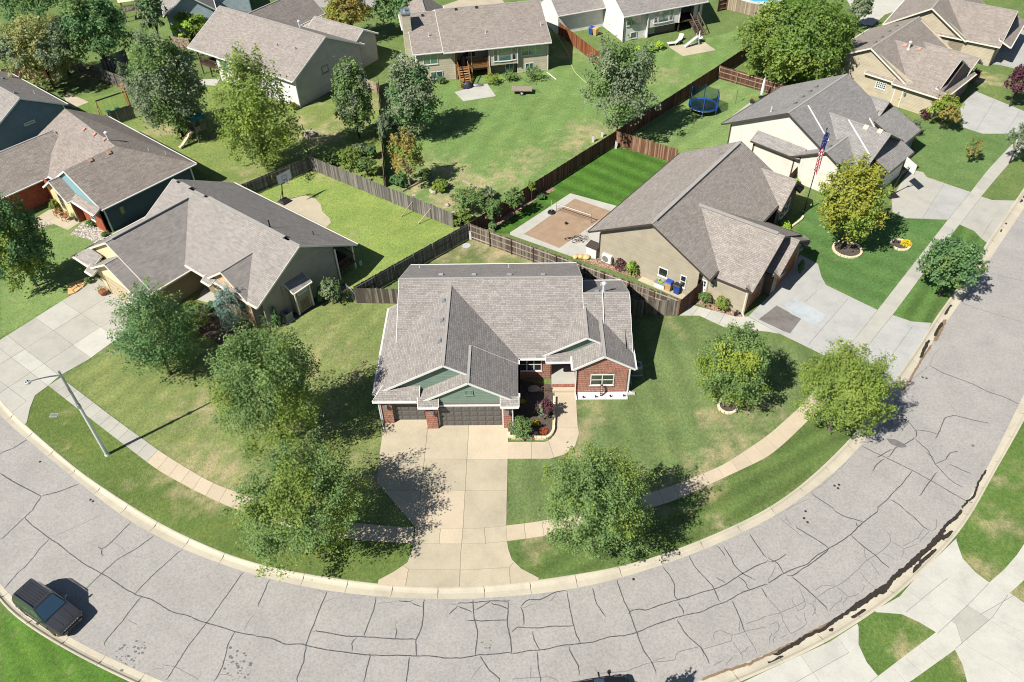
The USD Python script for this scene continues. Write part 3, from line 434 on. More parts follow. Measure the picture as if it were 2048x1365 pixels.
crk((1024, 1020), K, 1.8, [(670, 1295), (900, 1272), (1095, 1215)], [(1095, 1210), (1290, 1195), (1310, 1130), (1490, 1080)], [(1500, 1100), (1740, 1040), (1745, 985), (1650, 955), (1605, 975), (1605, 1035)], [(1745, 985), (1850, 965), (2020, 925)], [(1845, 905), (1960, 870), (2026, 840)], [(1850, 970), (1940, 1140)], [(1745, 1045), (1800, 1140), (1830, 1200)], [(1800, 1140), (1890, 1080)], [(1590, 1235), (1675, 1190)], [(655, 1245), (685, 1295)], [(150, 1230), (150, 1340)], [(1490, 1090), (1520, 1170)], [(0, 1350), (140, 1340), (300, 1330), (370, 1365)], [(1110, 1190), (1220, 1165)], [(290, 730), (350, 660)], [(210, 715), (280, 680)], [(70, 775), (180, 745)], [(1690, 1230), (1760, 1150)], [(1805, 870), (1800, 970)])
crk((1536, 680), 4, 2.6, [(350, 1230), (450, 1300), (530, 1360)], [(880, 1360), (1000, 1220), (1080, 1150), (1155, 1045)], [(750, 850), (850, 905), (950, 940), (1050, 990), (1150, 1045), (1240, 1095), (1350, 1150), (1480, 1230), (1580, 1285), (1665, 1310)], [(950, 935), (1010, 860), (1080, 835), (1170, 780)], [(1040, 600), (1140, 670), (1185, 725), (1180, 780)], [(1185, 725), (1280, 735), (1360, 750)], [(1340, 790), (1380, 710), (1430, 630), (1490, 605), (1600, 630), (1775, 675)], [(1180, 790), (1270, 885), (1340, 990), (1440, 1090), (1490, 1140), (1565, 1180)], [(1340, 990), (1430, 960), (1460, 905), (1525, 890)], [(1355, 1060), (1310, 1130), (1210, 1250)], [(1290, 205), (1400, 265), (1560, 325), (1750, 405), (2010, 515)], [(830, 1050), (860, 1010), (930, 955)], [(870, 940), (930, 895), (1000, 875)], [(965, 1275), (1090, 1360)], [(1270, 900), (1325, 940)], [(1445, 995), (1530, 1035), (1625, 1070)])
crk((1536, 680), 4, 1.3, [(770, 940), (870, 985)], [(545, 1060), (480, 1120), (390, 1190)], [(545, 1060), (580, 1095)], [(545, 1060), (630, 990)], [(150, 1365), (330, 1270)], [(1430, 480), (1510, 590)], [(1000, 440), (1290, 205)], [(1290, 205), (1330, 120), (1380, 60)], [(1090, 480), (1110, 410), (1180, 330)], [(900, 1070), (980, 1120)])
crk((1536, 340), 4, 2.0, [(1540, 1065), (1700, 1110), (1850, 1165), (2048, 1225)], [(1760, 820), (1900, 860), (2048, 893)], [(1975, 410), (2048, 430)])
crk((1536, 1020), K, 2.8, [(0, 580), (130, 505), (300, 420), (490, 300), (660, 195), (760, 100), (870, 0)], [(0, 380), (60, 420), (130, 505)], [(150, 520), (200, 520), (330, 440), (480, 310)], [(515, 0), (600, 50), (690, 75), (760, 100)], [(220, 125), (300, 180), (370, 225), (440, 270), (485, 310)], [(660, 200), (760, 290), (850, 360), (900, 420), (960, 465)], [(1080, 0), (1160, 60), (1220, 120), (1275, 160)], [(0, 405), (140, 350)], [(190, 530), (330, 650), (470, 800)], [(700, 100), (725, 135)])
crk((1536, 1020), K, 1.7, [(130, 30), (170, 90), (180, 120)], [(90, 65), (180, 125), (275, 215)], [(370, 645), (430, 605), (530, 600)], [(390, 690), (545, 605), (680, 500), (720, 480), (800, 400), (860, 360), (980, 255), (960, 190), (920, 150)], [(980, 255), (1080, 310), (1180, 260)], [(545, 605), (640, 690), (720, 660)], [(720, 490), (800, 580), (830, 600)], [(900, 340), (1000, 390)], [(810, 410), (860, 470), (880, 520)], [(250, 600), (280, 680), (300, 730), (220, 770), (90, 820), (0, 840)], [(300, 730), (360, 740), (390, 840)], [(350, 735), (380, 700)], [(0, 690), (60, 770), (90, 820), (110, 880), (190, 985)], [(190, 690), (190, 740), (235, 800)], [(230, 800), (300, 740)], [(290, 810), (300, 900), (180, 985)], [(480, 800), (530, 740), (580, 720), (580, 690)], [(640, 690), (600, 730), (600, 760)], [(740, 650), (770, 600)], [(1080, 310), (1050, 380)], [(1230, 150), (1190, 230), (1110, 260), (1050, 280)], [(1275, 160), (1200, 260)], [(1335, 70), (1320, 160)], [(1275, 165), (1330, 145)], [(0, 905), (80, 885), (90, 950), (40, 1000)], [(150, 985), (90, 1020)], [(0, 570), (60, 450)], [(210, 830), (265, 885)], [(760, 290), (770, 380), (800, 410)], [(350, 840), (380, 760)], [(20, 960), (10, 1060)], [(60, 1000), (40, 1060)])
for i, (w, l) in enumerate(CR):
    p = VL(l, RZ); mid_ = np.mean(p, 0)
    wm = w * 0.0225 * (1.08 if w > 2 else 0.85)
    mb = ribbon(p, wm, RZ + 0.004 + (i % 5) * 0.0006, seed=i)
    if mb: mb.emit(ROAD, 'crack_seal', 'crack_tar' if w > 2.1 else 'crack_fine')
rs = np.random.default_rng(5)
for px, py, rad in [(245, 1303, .55), (262, 1318, .8), (283, 1298, .4), (975, 1290, .4), (470, 1315, .6), (478, 1345, .8), (1948, 893, .2)]:
    c = V(px, py, RZ); mb = MB()
    for k in range(int(30 * rad)):
        a = np.linspace(0, 6.283, 8)[:-1]; cc = c + rs.normal(0, rad * 0.5, 2); rr = 0.02 + 0.07 * rs.random() ** 2
        mb.ext(Polygon([(cc[0] + rr * (0.6 + 0.6 * rs.random()) * math.cos(t) * 1.4, cc[1] + rr * math.sin(t)) for t in a]).buffer(0), 0, RZ + 0.0075 + 0.00005 * k, sides=False)
    mb.emit(ROAD, 'oil_stain', 'crack_fine')
pp = VL([(1773, 878), (1790, 879), (1811, 889), (1813, 895), (1800, 896), (1782, 889)], RZ)
MB().ext(Polygon(pp), 0, RZ + 0.009, sides=False).emit(ROAD, 'tar_patch', 'stain')
for px, py in [(1669, 972), (1678, 970), (1676, 977), (1611, 1023), (1608, 1037), (1615, 1045), (1845, 755), (1853, 757), (181, 1000), (186, 1003), (1267, 1159), (80, 924)]:
    c = V(px, py, RZ); MB().ext(Point(*c).buffer(0.09, 6), 0, RZ + 0.0095, sides=False).emit(ROAD, 'tar_spot', 'wet')

# ---- kerb and gutter in cast lengths
def kerb(edge, back, label_name, n_len=3.0, lo=None):
    """Cast lengths of rolled kerb between the asphalt edge and the lawn."""
    s = np.r_[0, np.cumsum(np.linalg.norm(np.diff(edge, axis=0), axis=1))]
    L = LineString(back); paths = []
    u = np.arange(0, s[-1], n_len)
    root = UsdGeom.Xform.Define(stage, numbered('/World', 'kerb')); meta(root.GetPrim(), kind='structure'); root = str(root.GetPath())
    for a, b in zip(u[:-1], u[1:]):
        t = np.linspace(a + 0.012, b - 0.012, 6)
        e = np.stack([np.interp(t, s, edge[:, k]) for k in (0, 1)], 1)
        if e[:, 1].max() < 12 or np.abs(e[:, 0]).max() > 75: continue
        bk = np.array([L.interpolate(L.project(Point(*p))).coords[0] for p in e])
        prof = [(0.0, RZ - 0.15), (0.0, RZ + 0.012), (0.5, RZ - 0.005), (0.68, RZ + 0.03), (0.84, 0.028), (0.93, 0.038), (1.0, 0.03), (1.0, -0.3)]
        rows = [np.c_[e * (1 - w) + bk * w, np.full(len(e), z)] for w, z in prof]
        mb = MB()
        for r0, r1 in zip(rows[:-1], rows[1:]):
            for i in range(len(e) - 1): mb.mesh([r0[i], r0[i + 1], r1[i + 1], r1[i]], [(0, 1, 2, 3)])
        for i in (0, -1): mb.poly([rw[i] for rw in rows])
        mb.emit(root, 'kerb_stone', 'concrete_kerb')
    return root
KN = kerb(NEs, NBs, 'north'); KS = kerb(SEs, SBs, 'south')
jm = MB(); jm.ext(unary_union([Polygon([*NEs, *NBs[::-1]]).buffer(0.02), Polygon([*SEs, *SBs[::-1]]).buffer(0.02)]).buffer(0), -0.32, -0.16, sides=False)
jm.emit('/World', 'kerb_bed', 'wet', kind='structure')
# standing water and silt in the gutters
def gutter(px, w, z, mat, parent, name, seed):
    mb = ribbon(VL(px, RZ), w, z, 0.05, seed)
    if mb: mb.emit(parent, name, mat)
gutter([(1403, 1361), (1536, 1312), (1652, 1251), (1718, 1211)], 0.16, RZ + 0.016, 'soil', ROAD, 'gutter_silt', 1)
gutter([(1700, 1222), (1779, 1168), (1810, 1140), (1859, 1096), (1890, 1060)], 0.3, RZ + 0.017, 'wet', ROAD, 'gutter_silt', 2)
gutter([(1545, 1309), (1660, 1246), (1770, 1176), (1850, 1103), (1923, 1020)], 0.22, RZ + 0.018, 'wet', ROAD, 'gutter_silt', 8)
gutter([(1925, 1018), (1950, 980), (1972, 940)], 0.14, RZ + 0.016, 'wet', ROAD, 'gutter_silt', 3)
gutter([(1868, 683), (1880, 662), (1893, 640)], 0.3, RZ + 0.016, 'soil', ROAD, 'gutter_silt', 4)
gutter([(1805, 780), (1840, 727), (1862, 690)], 0.16, RZ + 0.016, 'soil', ROAD, 'gutter_silt', 5)
WET = [[(1536, 1326), (1566, 1312)], [(1658, 1262), (1667, 1258)], [(1703, 1236), (1731, 1219)], [(1826, 1146), (1850, 1119), (1872, 1098)], [(1886, 1081), (1905, 1062)], [(1989, 943), (2001, 922), (2009, 902)], [(1840, 716), (1850, 700), (1858, 680)], [(1868, 672), (1884, 645)], [(1890, 630), (1903, 610)], [(2001, 464), (2004, 459)], [(2011, 449), (2013, 446)], [(2040, 405), (2044, 399)], [(2046, 396), (2050, 391)]]
for i, l in enumerate(WET):
    mb = ribbon(VL(l, -0.08), 0.24, -0.078, 0.06, 40 + i)
    if mb: mb.emit(KS if l[0][1] > 860 else KN, 'wet_patch', 'wet')

# ---- concrete slabs
def slabs(parent_name, px, joints, mat, holes=(), z=0.03, gap=0.022, name='slab', mats=None, world=False, keep=None):
    poly = Polygon(px if world else VL(px)).buffer(0)
    for h in holes: poly = poly.difference(Polygon(h if world else VL(h)).buffer(0))
    cuts = [LineString(j if world else VL(j)).buffer(gap / 2, cap_style='square') for j in joints]
    whole = poly
    if cuts: poly = poly.difference(unary_union(cuts))
    root = UsdGeom.Xform.Define(stage, numbered('/World', parent_name)); meta(root.GetPrim(), kind='structure'); root = str(root.GetPath())
    pieces = sorted([g for g in getattr(poly, 'geoms', [poly]) if g.geom_type == 'Polygon' and g.area > 0.03], key=lambda g: (round(g.centroid.y, 2), g.centroid.x))
    for i, g_ in enumerate(pieces):
        zz = z + ((i * 7919) % 5) * 0.0012
        MB().ext(g_, -0.12, zz).emit(root, name, mats[i % len(mats)] if mats else mat)
    MB().ext(whole.buffer(-0.01), 0, z - 0.026, sides=False).emit(root, 'joint_bed', 'stain')
    return root
def walk(px_a, px_b, step, mat_at, parent_name='pavement', z=0.034):
    """A pavement between two edge lines, cut into flags about as long as wide."""
    A, B = smooth_line(VL(px_a), 0.3), smooth_line(VL(px_b), 0.3)
    sa = np.linspace(0, 1, 200); f = lambda Q, u: np.stack([np.interp(u, np.linspace(0, 1, len(Q)), Q[:, k]) for k in (0, 1)], 1)
    M_ = (f(A, sa) + f(B, sa)) / 2; s = np.r_[0, np.cumsum(np.linalg.norm(np.diff(M_, axis=0), axis=1))]
    n = max(1, int(round(s[-1] / step))); cutu = np.interp(np.linspace(0, s[-1], n + 1), s, sa)
    root = UsdGeom.Xform.Define(stage, numbered('/World', parent_name)); meta(root.GetPrim(), kind='structure'); root = str(root.GetPath())
    for i in range(n):
        e = 0.011 / step * (cutu[i + 1] - cutu[i]); u = np.linspace(cutu[i] + e, cutu[i + 1] - e, 4)
        g_ = Polygon([*f(A, u), *f(B, u)[::-1]]).buffer(0)
        MB().ext(g_, -0.12, z + ((i * 31) % 4) * 0.0013).emit(root, 'paving_slab', mat_at(i / n))
    MB().ext(Polygon([*f(A, sa), *f(B, sa)[::-1]]).buffer(-0.01), 0, z - 0.026, sides=False).emit(root, 'joint_bed', 'stain')
walk([(122, 756), (160, 785), (225, 835), (287, 880), (335, 914), (420, 965), (490, 992), (600, 1027), (717, 1048), (803, 1055), (829, 1056)],
     [(97, 772), (147, 811), (212, 862), (262, 900), (317, 942), (390, 982), (462, 1016), (580, 1056), (686, 1078), (765, 1084), (827, 1088)], 1.2, lambda t: 'concrete_grey' if t < 0.37 else 'concrete_walk')
walk([(1012.5, 1052), (1044, 1048.6), (1080, 1044), (1110, 1038), (1200, 1019), (1284, 992), (1361, 967), (1449, 930), (1536, 872), (1603, 812), (1680, 725)],
     [(1014, 1083), (1059, 1077), (1110, 1070), (1200, 1047), (1289, 1020), (1349, 1002), (1436, 962), (1536, 915), (1573, 884), (1628, 830), (1712, 745)], 1.25, lambda t: 'concrete_walk')
walk([(1755, 621), (1825, 531), (1896, 440)], [(1785, 631), (1850, 543), (1920, 448)], 1.3, lambda t: 'concrete_grey')
walk([(1941, 385), (1976, 340), (2026, 287), (2085, 228)], [(1962, 394), (1997, 352), (2046, 296), (2110, 236)], 1.3, lambda t: 'concrete_grey')
slabs('driveway', [(768, 850), (776, 836), (1010, 842), (1016.5, 860), (1012.5, 1052), (1014, 1083), (1017, 1100), (1024, 1120), (1042, 1138), (1078, 1157), (1076, 1163), (1007, 1171), (914, 1176), (810, 1175), (756, 1169), (757, 1161), (790, 1143), (815, 1126), (825, 1100), (828, 1088), (831, 1055), (754, 965), (760, 905)],
      [[(858, 830), (845, 955), (832, 1055)], [(939, 830), (926, 1057), (920.5, 1120), (919.5, 1180)], [(750, 918.5), (1020, 919.5)], [(760, 981.5), (1020, 982)], [(825, 1057), (880, 1058.5), (926, 1058), (969, 1057), (1016, 1052)], [(822, 1087.5), (878, 1088.5), (924, 1088.5), (971, 1087.5), (1018, 1083)], [(881, 1058), (878, 1089)], [(969, 1056), (971, 1088)], [(817, 1139), (925, 1141), (1019, 1136)], [(806, 1132), (817, 1139), (810, 1180)], [(1027, 1126), (1019, 1136), (1021, 1175)]],
      'concrete_cream', mats=['concrete_cream', 'concrete_cream', 'concrete_walk', 'concrete_cream'])
slabs('garden_path', [(1016, 885), (1090, 885), (1102, 879), (1109, 866), (1110, 797), (1109, 778), (1152, 778), (1152, 796), (1155, 850), (1158, 868), (1150, 893), (1128, 910), (1100, 918), (1015, 918.5)], [[(1062.5, 880), (1062.5, 922)], [(1096, 880), (1110, 922)], [(1105, 855), (1162, 857)]], 'concrete_walk')
slabs('driveway', [(195, 558), (225, 575), (262, 608), (250, 665), (240, 676), (225, 685), (177, 720), (120, 752), (97, 772), (70, 792), (60, 817), (54, 845), (50, 850), (0, 802), (-60, 745), (-120, 690), (-60, 650), (0, 681), (16, 671)],
      [[(50, 699), (107, 662), (162, 628), (212, 597)], [(-70, 775), (0, 730), (50, 699)], [(-20, 800), (0, 787), (88.5, 728), (146, 691), (202, 655), (250, 626)], [(120, 600), (162, 628), (202, 655), (240, 680)], [(66, 633), (107, 662), (146, 691), (185, 719)], [(10, 667), (50, 699), (88, 728), (126, 758)], [(-10, 690), (22, 715), (61, 745), (100, 776)], [(-40, 735), (0, 763), (18, 776), (53, 803), (25, 825)]], 'concrete_grey', mats=['concrete_grey', 'concrete_grey', 'concrete_white'])
slabs('driveway', [(1497, 633), (1545, 586), (1600, 510), (1636, 529), (1643, 555), (1652, 571), (1755, 621), (1785, 631), (1823, 644), (1863, 647), (1846, 680), (1823, 712), (1786, 765), (1755, 806), (1720, 750), (1640, 707), (1560, 668)],
      [[(1634, 582), (1610, 605)], [(1696, 598), (1617, 690)], [(1755, 621), (1703, 687), (1660, 740)], [(1785, 631), (1747, 678), (1700, 745)], [(1825, 653), (1780, 716)]], 'concrete_cool', mats=['concrete_cool', 'concrete_grey'])
slabs('garden_path', [(1359, 632), (1364, 622), (1384, 611), (1474, 635), (1496, 634), (1558, 668), (1536, 664), (1449, 655), (1399, 632)], [[(1400, 612), (1380, 636)], [(1425, 620), (1408, 640)], [(1450, 627), (1434, 655)]], 'concrete_white', z=0.036)
slabs('driveway', [(1783, 398), (1818, 340), (1846, 345), (1853, 355), (1941, 385), (1963, 394), (1984, 401), (2032, 402), (1975, 487), (1961, 476), (1948, 462), (1920, 450), (1896, 440), (1813, 437), (1785, 425)],
      [[(1896, 440), (1941, 385)], [(1920, 450), (1963, 394)], [(1843, 440), (1890, 365)], [(1800, 405), (1905, 430)], [(1985, 440), (1960, 480)]], 'concrete_grey', mats=['concrete_grey', 'concrete_cool'])
slabs('driveway', [(1920, 215), (1948, 182), (2060, 228), (2120, 250), (2100, 285), (2048, 268), (1966, 268), (1926, 255)], [[(1990, 200), (1950, 265)], [(2040, 222), (2010, 268)], [(1935, 232), (2060, 262)]], 'concrete_cool')
slabs('driveway', [(1940, 118), (1990, 80), (2048, 60), (2100, 75), (2100, 150), (2040, 140), (2003, 131), (1975, 128)], [[(2000, 80), (2000, 135)]], 'concrete_cool')
slabs('driveway', [(1431, 1392), (1536, 1341), (1660, 1284), (1718, 1246), (1748, 1222), (1799, 1194), (1839, 1147), (1882, 1107), (1912, 1078), (1950, 1085), (2120, 1085), (2200, 1300), (2100, 1420), (1900, 1440), (1500, 1440)],
      [[(1828, 1143), (1870, 1168), (1935, 1211), (2048, 1286), (2120, 1330)], [(1875, 1268), (1935, 1211), (1978, 1167)], [(1911, 1298), (1985, 1235), (2016, 1190)], [(1812, 1225), (1858, 1187), (1895, 1157)], [(1858, 1210), (1912, 1250), (1925, 1290)], [(1840, 1295), (1875, 1325)], [(1812, 1318), (1842, 1345)], [(1785, 1337), (1815, 1368)], [(1756, 1353), (1720, 1380)], [(1599, 1308), (1645, 1372)], [(1672, 1272), (1698, 1306), (1592, 1365), (1540, 1395)], [(1960, 1230), (2048, 1180)], [(1985, 1235), (2060, 1275)], [(1930, 1290), (2000, 1330), (2060, 1370)], [(1640, 1365), (1740, 1400)], [(1805, 1175), (1850, 1205)]],
      'concrete_white', holes=[[(1713, 1245), (1748, 1221), (1753, 1225), (1804, 1229), (1837, 1244), (1872, 1265), (1815, 1308), (1756, 1353), (1733, 1325), (1717, 1290), (1717, 1255)], [(1912, 1080), (1915, 1090), (1925, 1118), (1950, 1145), (1978, 1166), (2008, 1140), (2034, 1110), (2060, 1070), (2040, 1060), (1930, 1050)], [(1910, 1300), (1925, 1330), (1935, 1368), (1920, 1440), (1700, 1440), (1826, 1360)], [(2019, 1187), (2060, 1150), (2130, 1160), (2130, 1250), (2060, 1215)]], mats=['concrete_white', 'concrete_white', 'concrete_grey'])
slabs('patio', [(552, 411), (562, 401), (590, 394), (612, 392), (632, 399), (642, 410), (645, 424), (659, 437), (662, 446), (652, 456), (610, 452), (570, 440)], [], 'concrete_cream')
slabs('patio', [(909, 185), (974.5, 168), (992, 193), (927, 203)], [], 'concrete_white')
slabs('patio', [(1336.5, 94), (1409, 85), (1431.5, 101), (1366.5, 113)], [], 'concrete_cream')
slabs('patio', [(1140.7, 387.5), (1020, 466), (1020, 470), (1119, 505), (1150, 516), (1198, 518), (1235, 470), (1260, 420)], [[(1172, 459), (1190, 516)]], 'concrete_white', holes=[[(1150, 398), (1048, 469), (1119, 497), (1176, 457), (1225, 424)]])
slabs('patio', [(1290, 550), (1378, 582), (1365, 600), (1275, 561)], [[(1330, 565), (1322, 582)]], 'concrete_cream')
slabs('patio', [(50, 450), (112, 412), (168, 440), (137, 461), (95, 443), (40, 462)], [[(95, 443), (130, 425)]], 'concrete_cream')
slabs('patio', [(1500, 205), (1478, 222), (1455, 240), (1540, 260), (1560, 200)], [], 'concrete_grey')
slabs('garden_path', [(395, 600), (437, 612), (445, 575), (420, 555)], [[(405, 580), (440, 590)]], 'concrete_grey')
slabs('patio', [(126, 190), (140, 188), (178, 205), (150, 217), (135, 210)], [], 'concrete_cream')
slabs('patio', [(395, 160), (440, 158), (432, 172), (400, 170)], [], 'concrete_white')
slabs('driveway', [(575, 6), (610, -4), (640, 20), (650, 52), (612, 56), (596, 40)], [[(600, 0), (630, 50)]], 'concrete_cream', holes=[[(603, 28), (625, 25), (637, 31), (620, 37)]])
slabs('driveway', [(868, 18), (920, 0), (1000, -8), (1010, 10), (940, 30)], [], 'concrete_cream')
slabs('pool_deck', [(1690, -6), (1800, -20), (1830, 10), (1770, 30), (1745, 52), (1722, 48)], [], 'concrete_white')
slabs('pool_deck', [(1470, -4), (1560, -12), (1570, 8), (1530, 12), (1490, 4)], [], 'pool_tile')
MB().ext(Polygon(VL([(1482, -4), (1550, -11), (1555, 2), (1510, 4)])), 0, 0.045, sides=False).emit('/World', 'pool_water', 'pool_water', kind='structure')
w_ = Polygon(VL([(600, -12), (620, 8), (660, 20), (760, 14), (840, 2), (880, -10), (880, -30), (600, -30)]))
MB().ext(w_, 0, 0.02, sides=False).emit('/World', 'road', 'asphalt', kind='structure')
MB().ext(Polygon(VL([(1490, 637), (1525, 590), (1560, 600), (1625, 632), (1580, 668)])).intersection(Polygon(VL([(1517, 640), (1553, 612), (1602, 639), (1579, 669)]))), 0, 0.045, sides=False).emit('/World', 'concrete_patch', 'concrete_new', kind='structure')
MB().ext(Polygon(VL([(1568, 610), (1590, 598), (1650, 630), (1648, 640), (1628, 651), (1580, 628)])).buffer(-.1).buffer(.1), 0, 0.047, sides=False).emit('/World', 'concrete_patch', 'concrete_patch', kind='structure')

# ---- beds of soil, mulch and stone
def bed(name, px, mat, z=0.02): MB().ext(Polygon(VL(px)).buffer(0.15).buffer(-0.15), 0, z, sides=False).emit('/World', name, mat, kind='structure')
bed('mulch_bed', [(1018, 872), (1094, 874), (1103, 866), (1106, 800), (1106, 770), (1036, 762), (1030, 800), (1017, 855)], 'mulch')
bed('sand', [(1150, 398), (1048, 469), (1119, 497), (1176, 457), (1225, 424)], 'sand', 0.012)
bed('rock_bed', [(1128, 512), (1157, 522), (1200, 520), (1292, 548), (1276, 558), (1180, 528)], 'rock_pink')
bed('rock_bed', [(1388, 607), (1405, 598), (1490, 632), (1478, 640), (1455, 632)], 'rock_pink', 0.024)
bed('rock_bed', [(965, 452), (1000, 430), (1100, 374), (1112, 380), (1075, 398), (1010, 444), (985, 462)], 'rock_pink')
bed('rock_bed', [(140, 470), (165, 445), (200, 455), (226, 468), (232, 480), (200, 500), (180, 480)], 'rock_white')
bed('rock_bed', [(42, 466), (70, 448), (95, 441), (110, 448), (70, 460), (50, 475)], 'rock_white', 0.024)
bed('soil', [(770, 395), (850, 345), (900, 350), (960, 385), (1000, 395), (950, 440), (910, 452), (800, 410)], 'soil', 0.006) if False else None
bed('soil', [(530, 655), (572, 648), (640, 612), (680, 585), (700, 580), (690, 565), (585, 620), (535, 640)], 'mulch', 0.018)
bed('mulch_bed', [(380, 600), (430, 615), (475, 650), (495, 660), (440, 690), (390, 660)], 'mulch', 0.016)
bed('rock_bed', [(800, 100), (812, 130), (806, 150), (796, 120)], 'rock_white')
# ================================================================== HOUSES
class House:
    def __init__(s, label, origin, yaw, shingle, trim, group=None, name='house'):
        s.path = thing(name, label, 'house', origin, yaw, group=group); s.o = np.array(origin, float); y = math.radians(yaw)
        s.u, s.v_ = np.array([math.cos(y), math.sin(y)]), np.array([-math.sin(y), math.cos(y)])
        s.roof, s.under, s.fascia, s.cap = MB(), MB(), MB(), MB(); s.shingle, s.trim = shingle, trim; s.walls = {}
        s.yaw = yaw
    def loc(s, px, z=0.0):
        d = V(*px, z) - s.o; return d @ s.u, d @ s.v_
    def facet(s, pts, ridge=None, rim=True, gutter=None):
        """A roof plane: shingles above, soffit below, boards along the edges. pts[0] > pts[1] is the eave."""
        p = [np.asarray(a, float) for a in pts]; e = p[1] - p[0]; e /= np.linalg.norm(e)
        n = np.cross(p[1] - p[0], p[2] - p[0]); n /= np.linalg.norm(n)
        if n[2] < 0: n = -n
        up = np.cross(n, e); up = -up if up[2] < 0 else up
        uv = [((a - p[0]) @ e + p[0][0] * 1.7 + p[0][1] * 0.6, (a - p[0]) @ up) for a in p]
        order = range(len(p)); c = np.cross(p[1] - p[0], p[2] - p[0])
        order = list(order) if c[2] > 0 else list(order)[::-1]
        s.roof.poly([p[i] for i in order], [uv[i] for i in order])
        q = [a - np.array([0, 0, 0.15]) for a in p]; s.under.poly([q[i] for i in order][::-1])
        N = len(p); cen = sum(p) / N
        for i in range(N):
            if i in (ridge if ridge is not None else ()): continue
            a, b = p[i], p[(i + 1) % N]
            d = (b - a) / np.linalg.norm(b - a); out = np.cross(d, [0, 0, 1.]); out /= np.linalg.norm(out) + 1e-9
            if out @ ((a + b) / 2 - cen) < 0: out = -out
            s.fascia.bar(a + out * 0.012 - [0, 0, 0.098], b + out * 0.012 - [0, 0, 0.098], 0.045, 0.17)
            if i == 0 and gutter is not False:
                s.fascia.bar(a + out * 0.085 - [0, 0, 0.075], b + out * 0.085 - [0, 0, 0.075], 0.105, 0.10)
    def gable(s, axis, a0, a1, b0, bm, b1, z0, zr, z1=None, cap=True, vent=False, ends=(True, True)):
        """A gabled roof: ridge along axis from a0 to a1 at b = bm, eaves at b0 (height z0) and b1 (height z1)."""
        z1 = z0 if z1 is None else z1
        f = (lambda a, b, z: (a, b, z)) if axis == 'u' else (lambda a, b, z: (b, a, z))
        rim = [2] + ([] if ends[1] else [1]) + ([] if ends[0] else [3])
        s.facet([f(a0, b0, z0), f(a1, b0, z0), f(a1, bm, zr), f(a0, bm, zr)], ridge=rim)
        s.facet([f(a0, b1, z1), f(a1, b1, z1), f(a1, bm, zr), f(a0, bm, zr)], ridge=rim)
        if cap: s.ridge(f(a0, bm, zr), f(a1, bm, zr), vent)
    def ridge(s, a, b, vent=False):
        a, b = np.array(a, float), np.array(b, float)
        s.cap.bar(a + [0, 0, -0.012], b + [0, 0, -0.012], 0.2, 0.03)
        if vent:
            d = (b - a); L = np.linalg.norm(d); d /= L
            MB().bar(a + d * 0.6 + [0, 0, 0.06], b - d * 0.6 + [0, 0, 0.06], 0.34, 0.10).emit(s.path, 'ridge_vent', 'ridge_cap')
    def wall(s, mat, p, q, prof=None, h=2.7, z0=-0.2, t=0.12):
        L = float(np.hypot(q[0] - p[0], q[1] - p[1]))
        s.walls.setdefault(mat, []).append(MB().wall(p, q, prof or [(0, z0), (L, z0), (L, h), (0, h)], t))
    def box(s, mat, u0, u1, v0, v1, h, z0=-0.2):
        for p, q in (((u0, v0), (u1, v0)), ((u1, v0), (u1, v1)), ((u1, v1), (u0, v1)), ((u0, v1), (u0, v0))): s.wall(mat, p, q, h=h, z0=z0)
    def corner(s, u, v, h, w=0.11, z0=-0.1, mat=None):
        MB().box((u - w / 2, v - w / 2, z0), (u + w / 2, v + w / 2, h)).emit(s.path, 'corner_board', mat or s.trim)
    def _at(s, p, q, a, out, z):
        p, q = np.asarray(p, float), np.asarray(q, float); d = (q - p) / np.linalg.norm(q - p); n = np.array([d[1], -d[0]])
        w = p + d * a + n * out; return np.array([w[0], w[1], z])
    def panel(s, mb, p, q, a0, a1, z0, z1, o0, o1):
        A = [s._at(p, q, a, o, z) for o in (o0, o1) for a, z in ((a0, z0), (a1, z0), (a1, z1), (a0, z1))]
        mb.mesh(A, [(3, 2, 1, 0), (4, 5, 6, 7), (0, 1, 5, 4), (1, 2, 6, 5), (2, 3, 7, 6), (3, 0, 4, 7)])
        return mb
    def window(s, p, q, a, w, z0, z1, cols=1, rows=1, frame=None, pane='glass_dark', curtain=None, fw=0.07, grid=0):
        """A window on the wall line p > q, its left edge a metres along; frame proud of the wall, panes set back in it."""
        fr = MB(); a1 = a + w; o = 0.055
        for x0, x1, y0, y1 in ((a, a + fw, z0, z1), (a1 - fw, a1, z0, z1), (a + fw, a1 - fw, z1 - fw, z1), (a + fw, a1 - fw, z0, z0 + fw)): s.panel(fr, p, q, x0, x1, y0, y1, 0.0, o)
        s.panel(fr, p, q, a - 0.04, a1 + 0.04, z0 - 0.05, z0 - 0.002, 0.0, o + 0.04)
        iw, ih = (w - 2 * fw) / cols, (z1 - z0 - 2 * fw) / rows
        for c in range(1, cols): s.panel(fr, p, q, a + fw + c * iw - 0.035, a + fw + c * iw + 0.035, z0 + fw, z1 - fw, 0.0, o - 0.006)
        for r_ in range(1, rows):
            for c in range(cols): s.panel(fr, p, q, a + fw + c * iw + (0.035 if c else 0), a + fw + (c + 1) * iw - (0.035 if c < cols - 1 else 0), z0 + fw + r_ * ih - 0.025, z0 + fw + r_ * ih + 0.025, 0.0, o - 0.01)
        path = fr.emit(s.path, 'window', frame or s.trim)
        for c in range(cols):
            for r_ in range(rows):
                s.panel(MB(), p, q, a + fw + c * iw + 0.03, a + fw + (c + 1) * iw - 0.03, z0 + fw + r_ * ih + 0.02, z0 + fw + (r_ + 1) * ih - 0.02, 0.012, 0.02).emit(path, 'pane', pane)
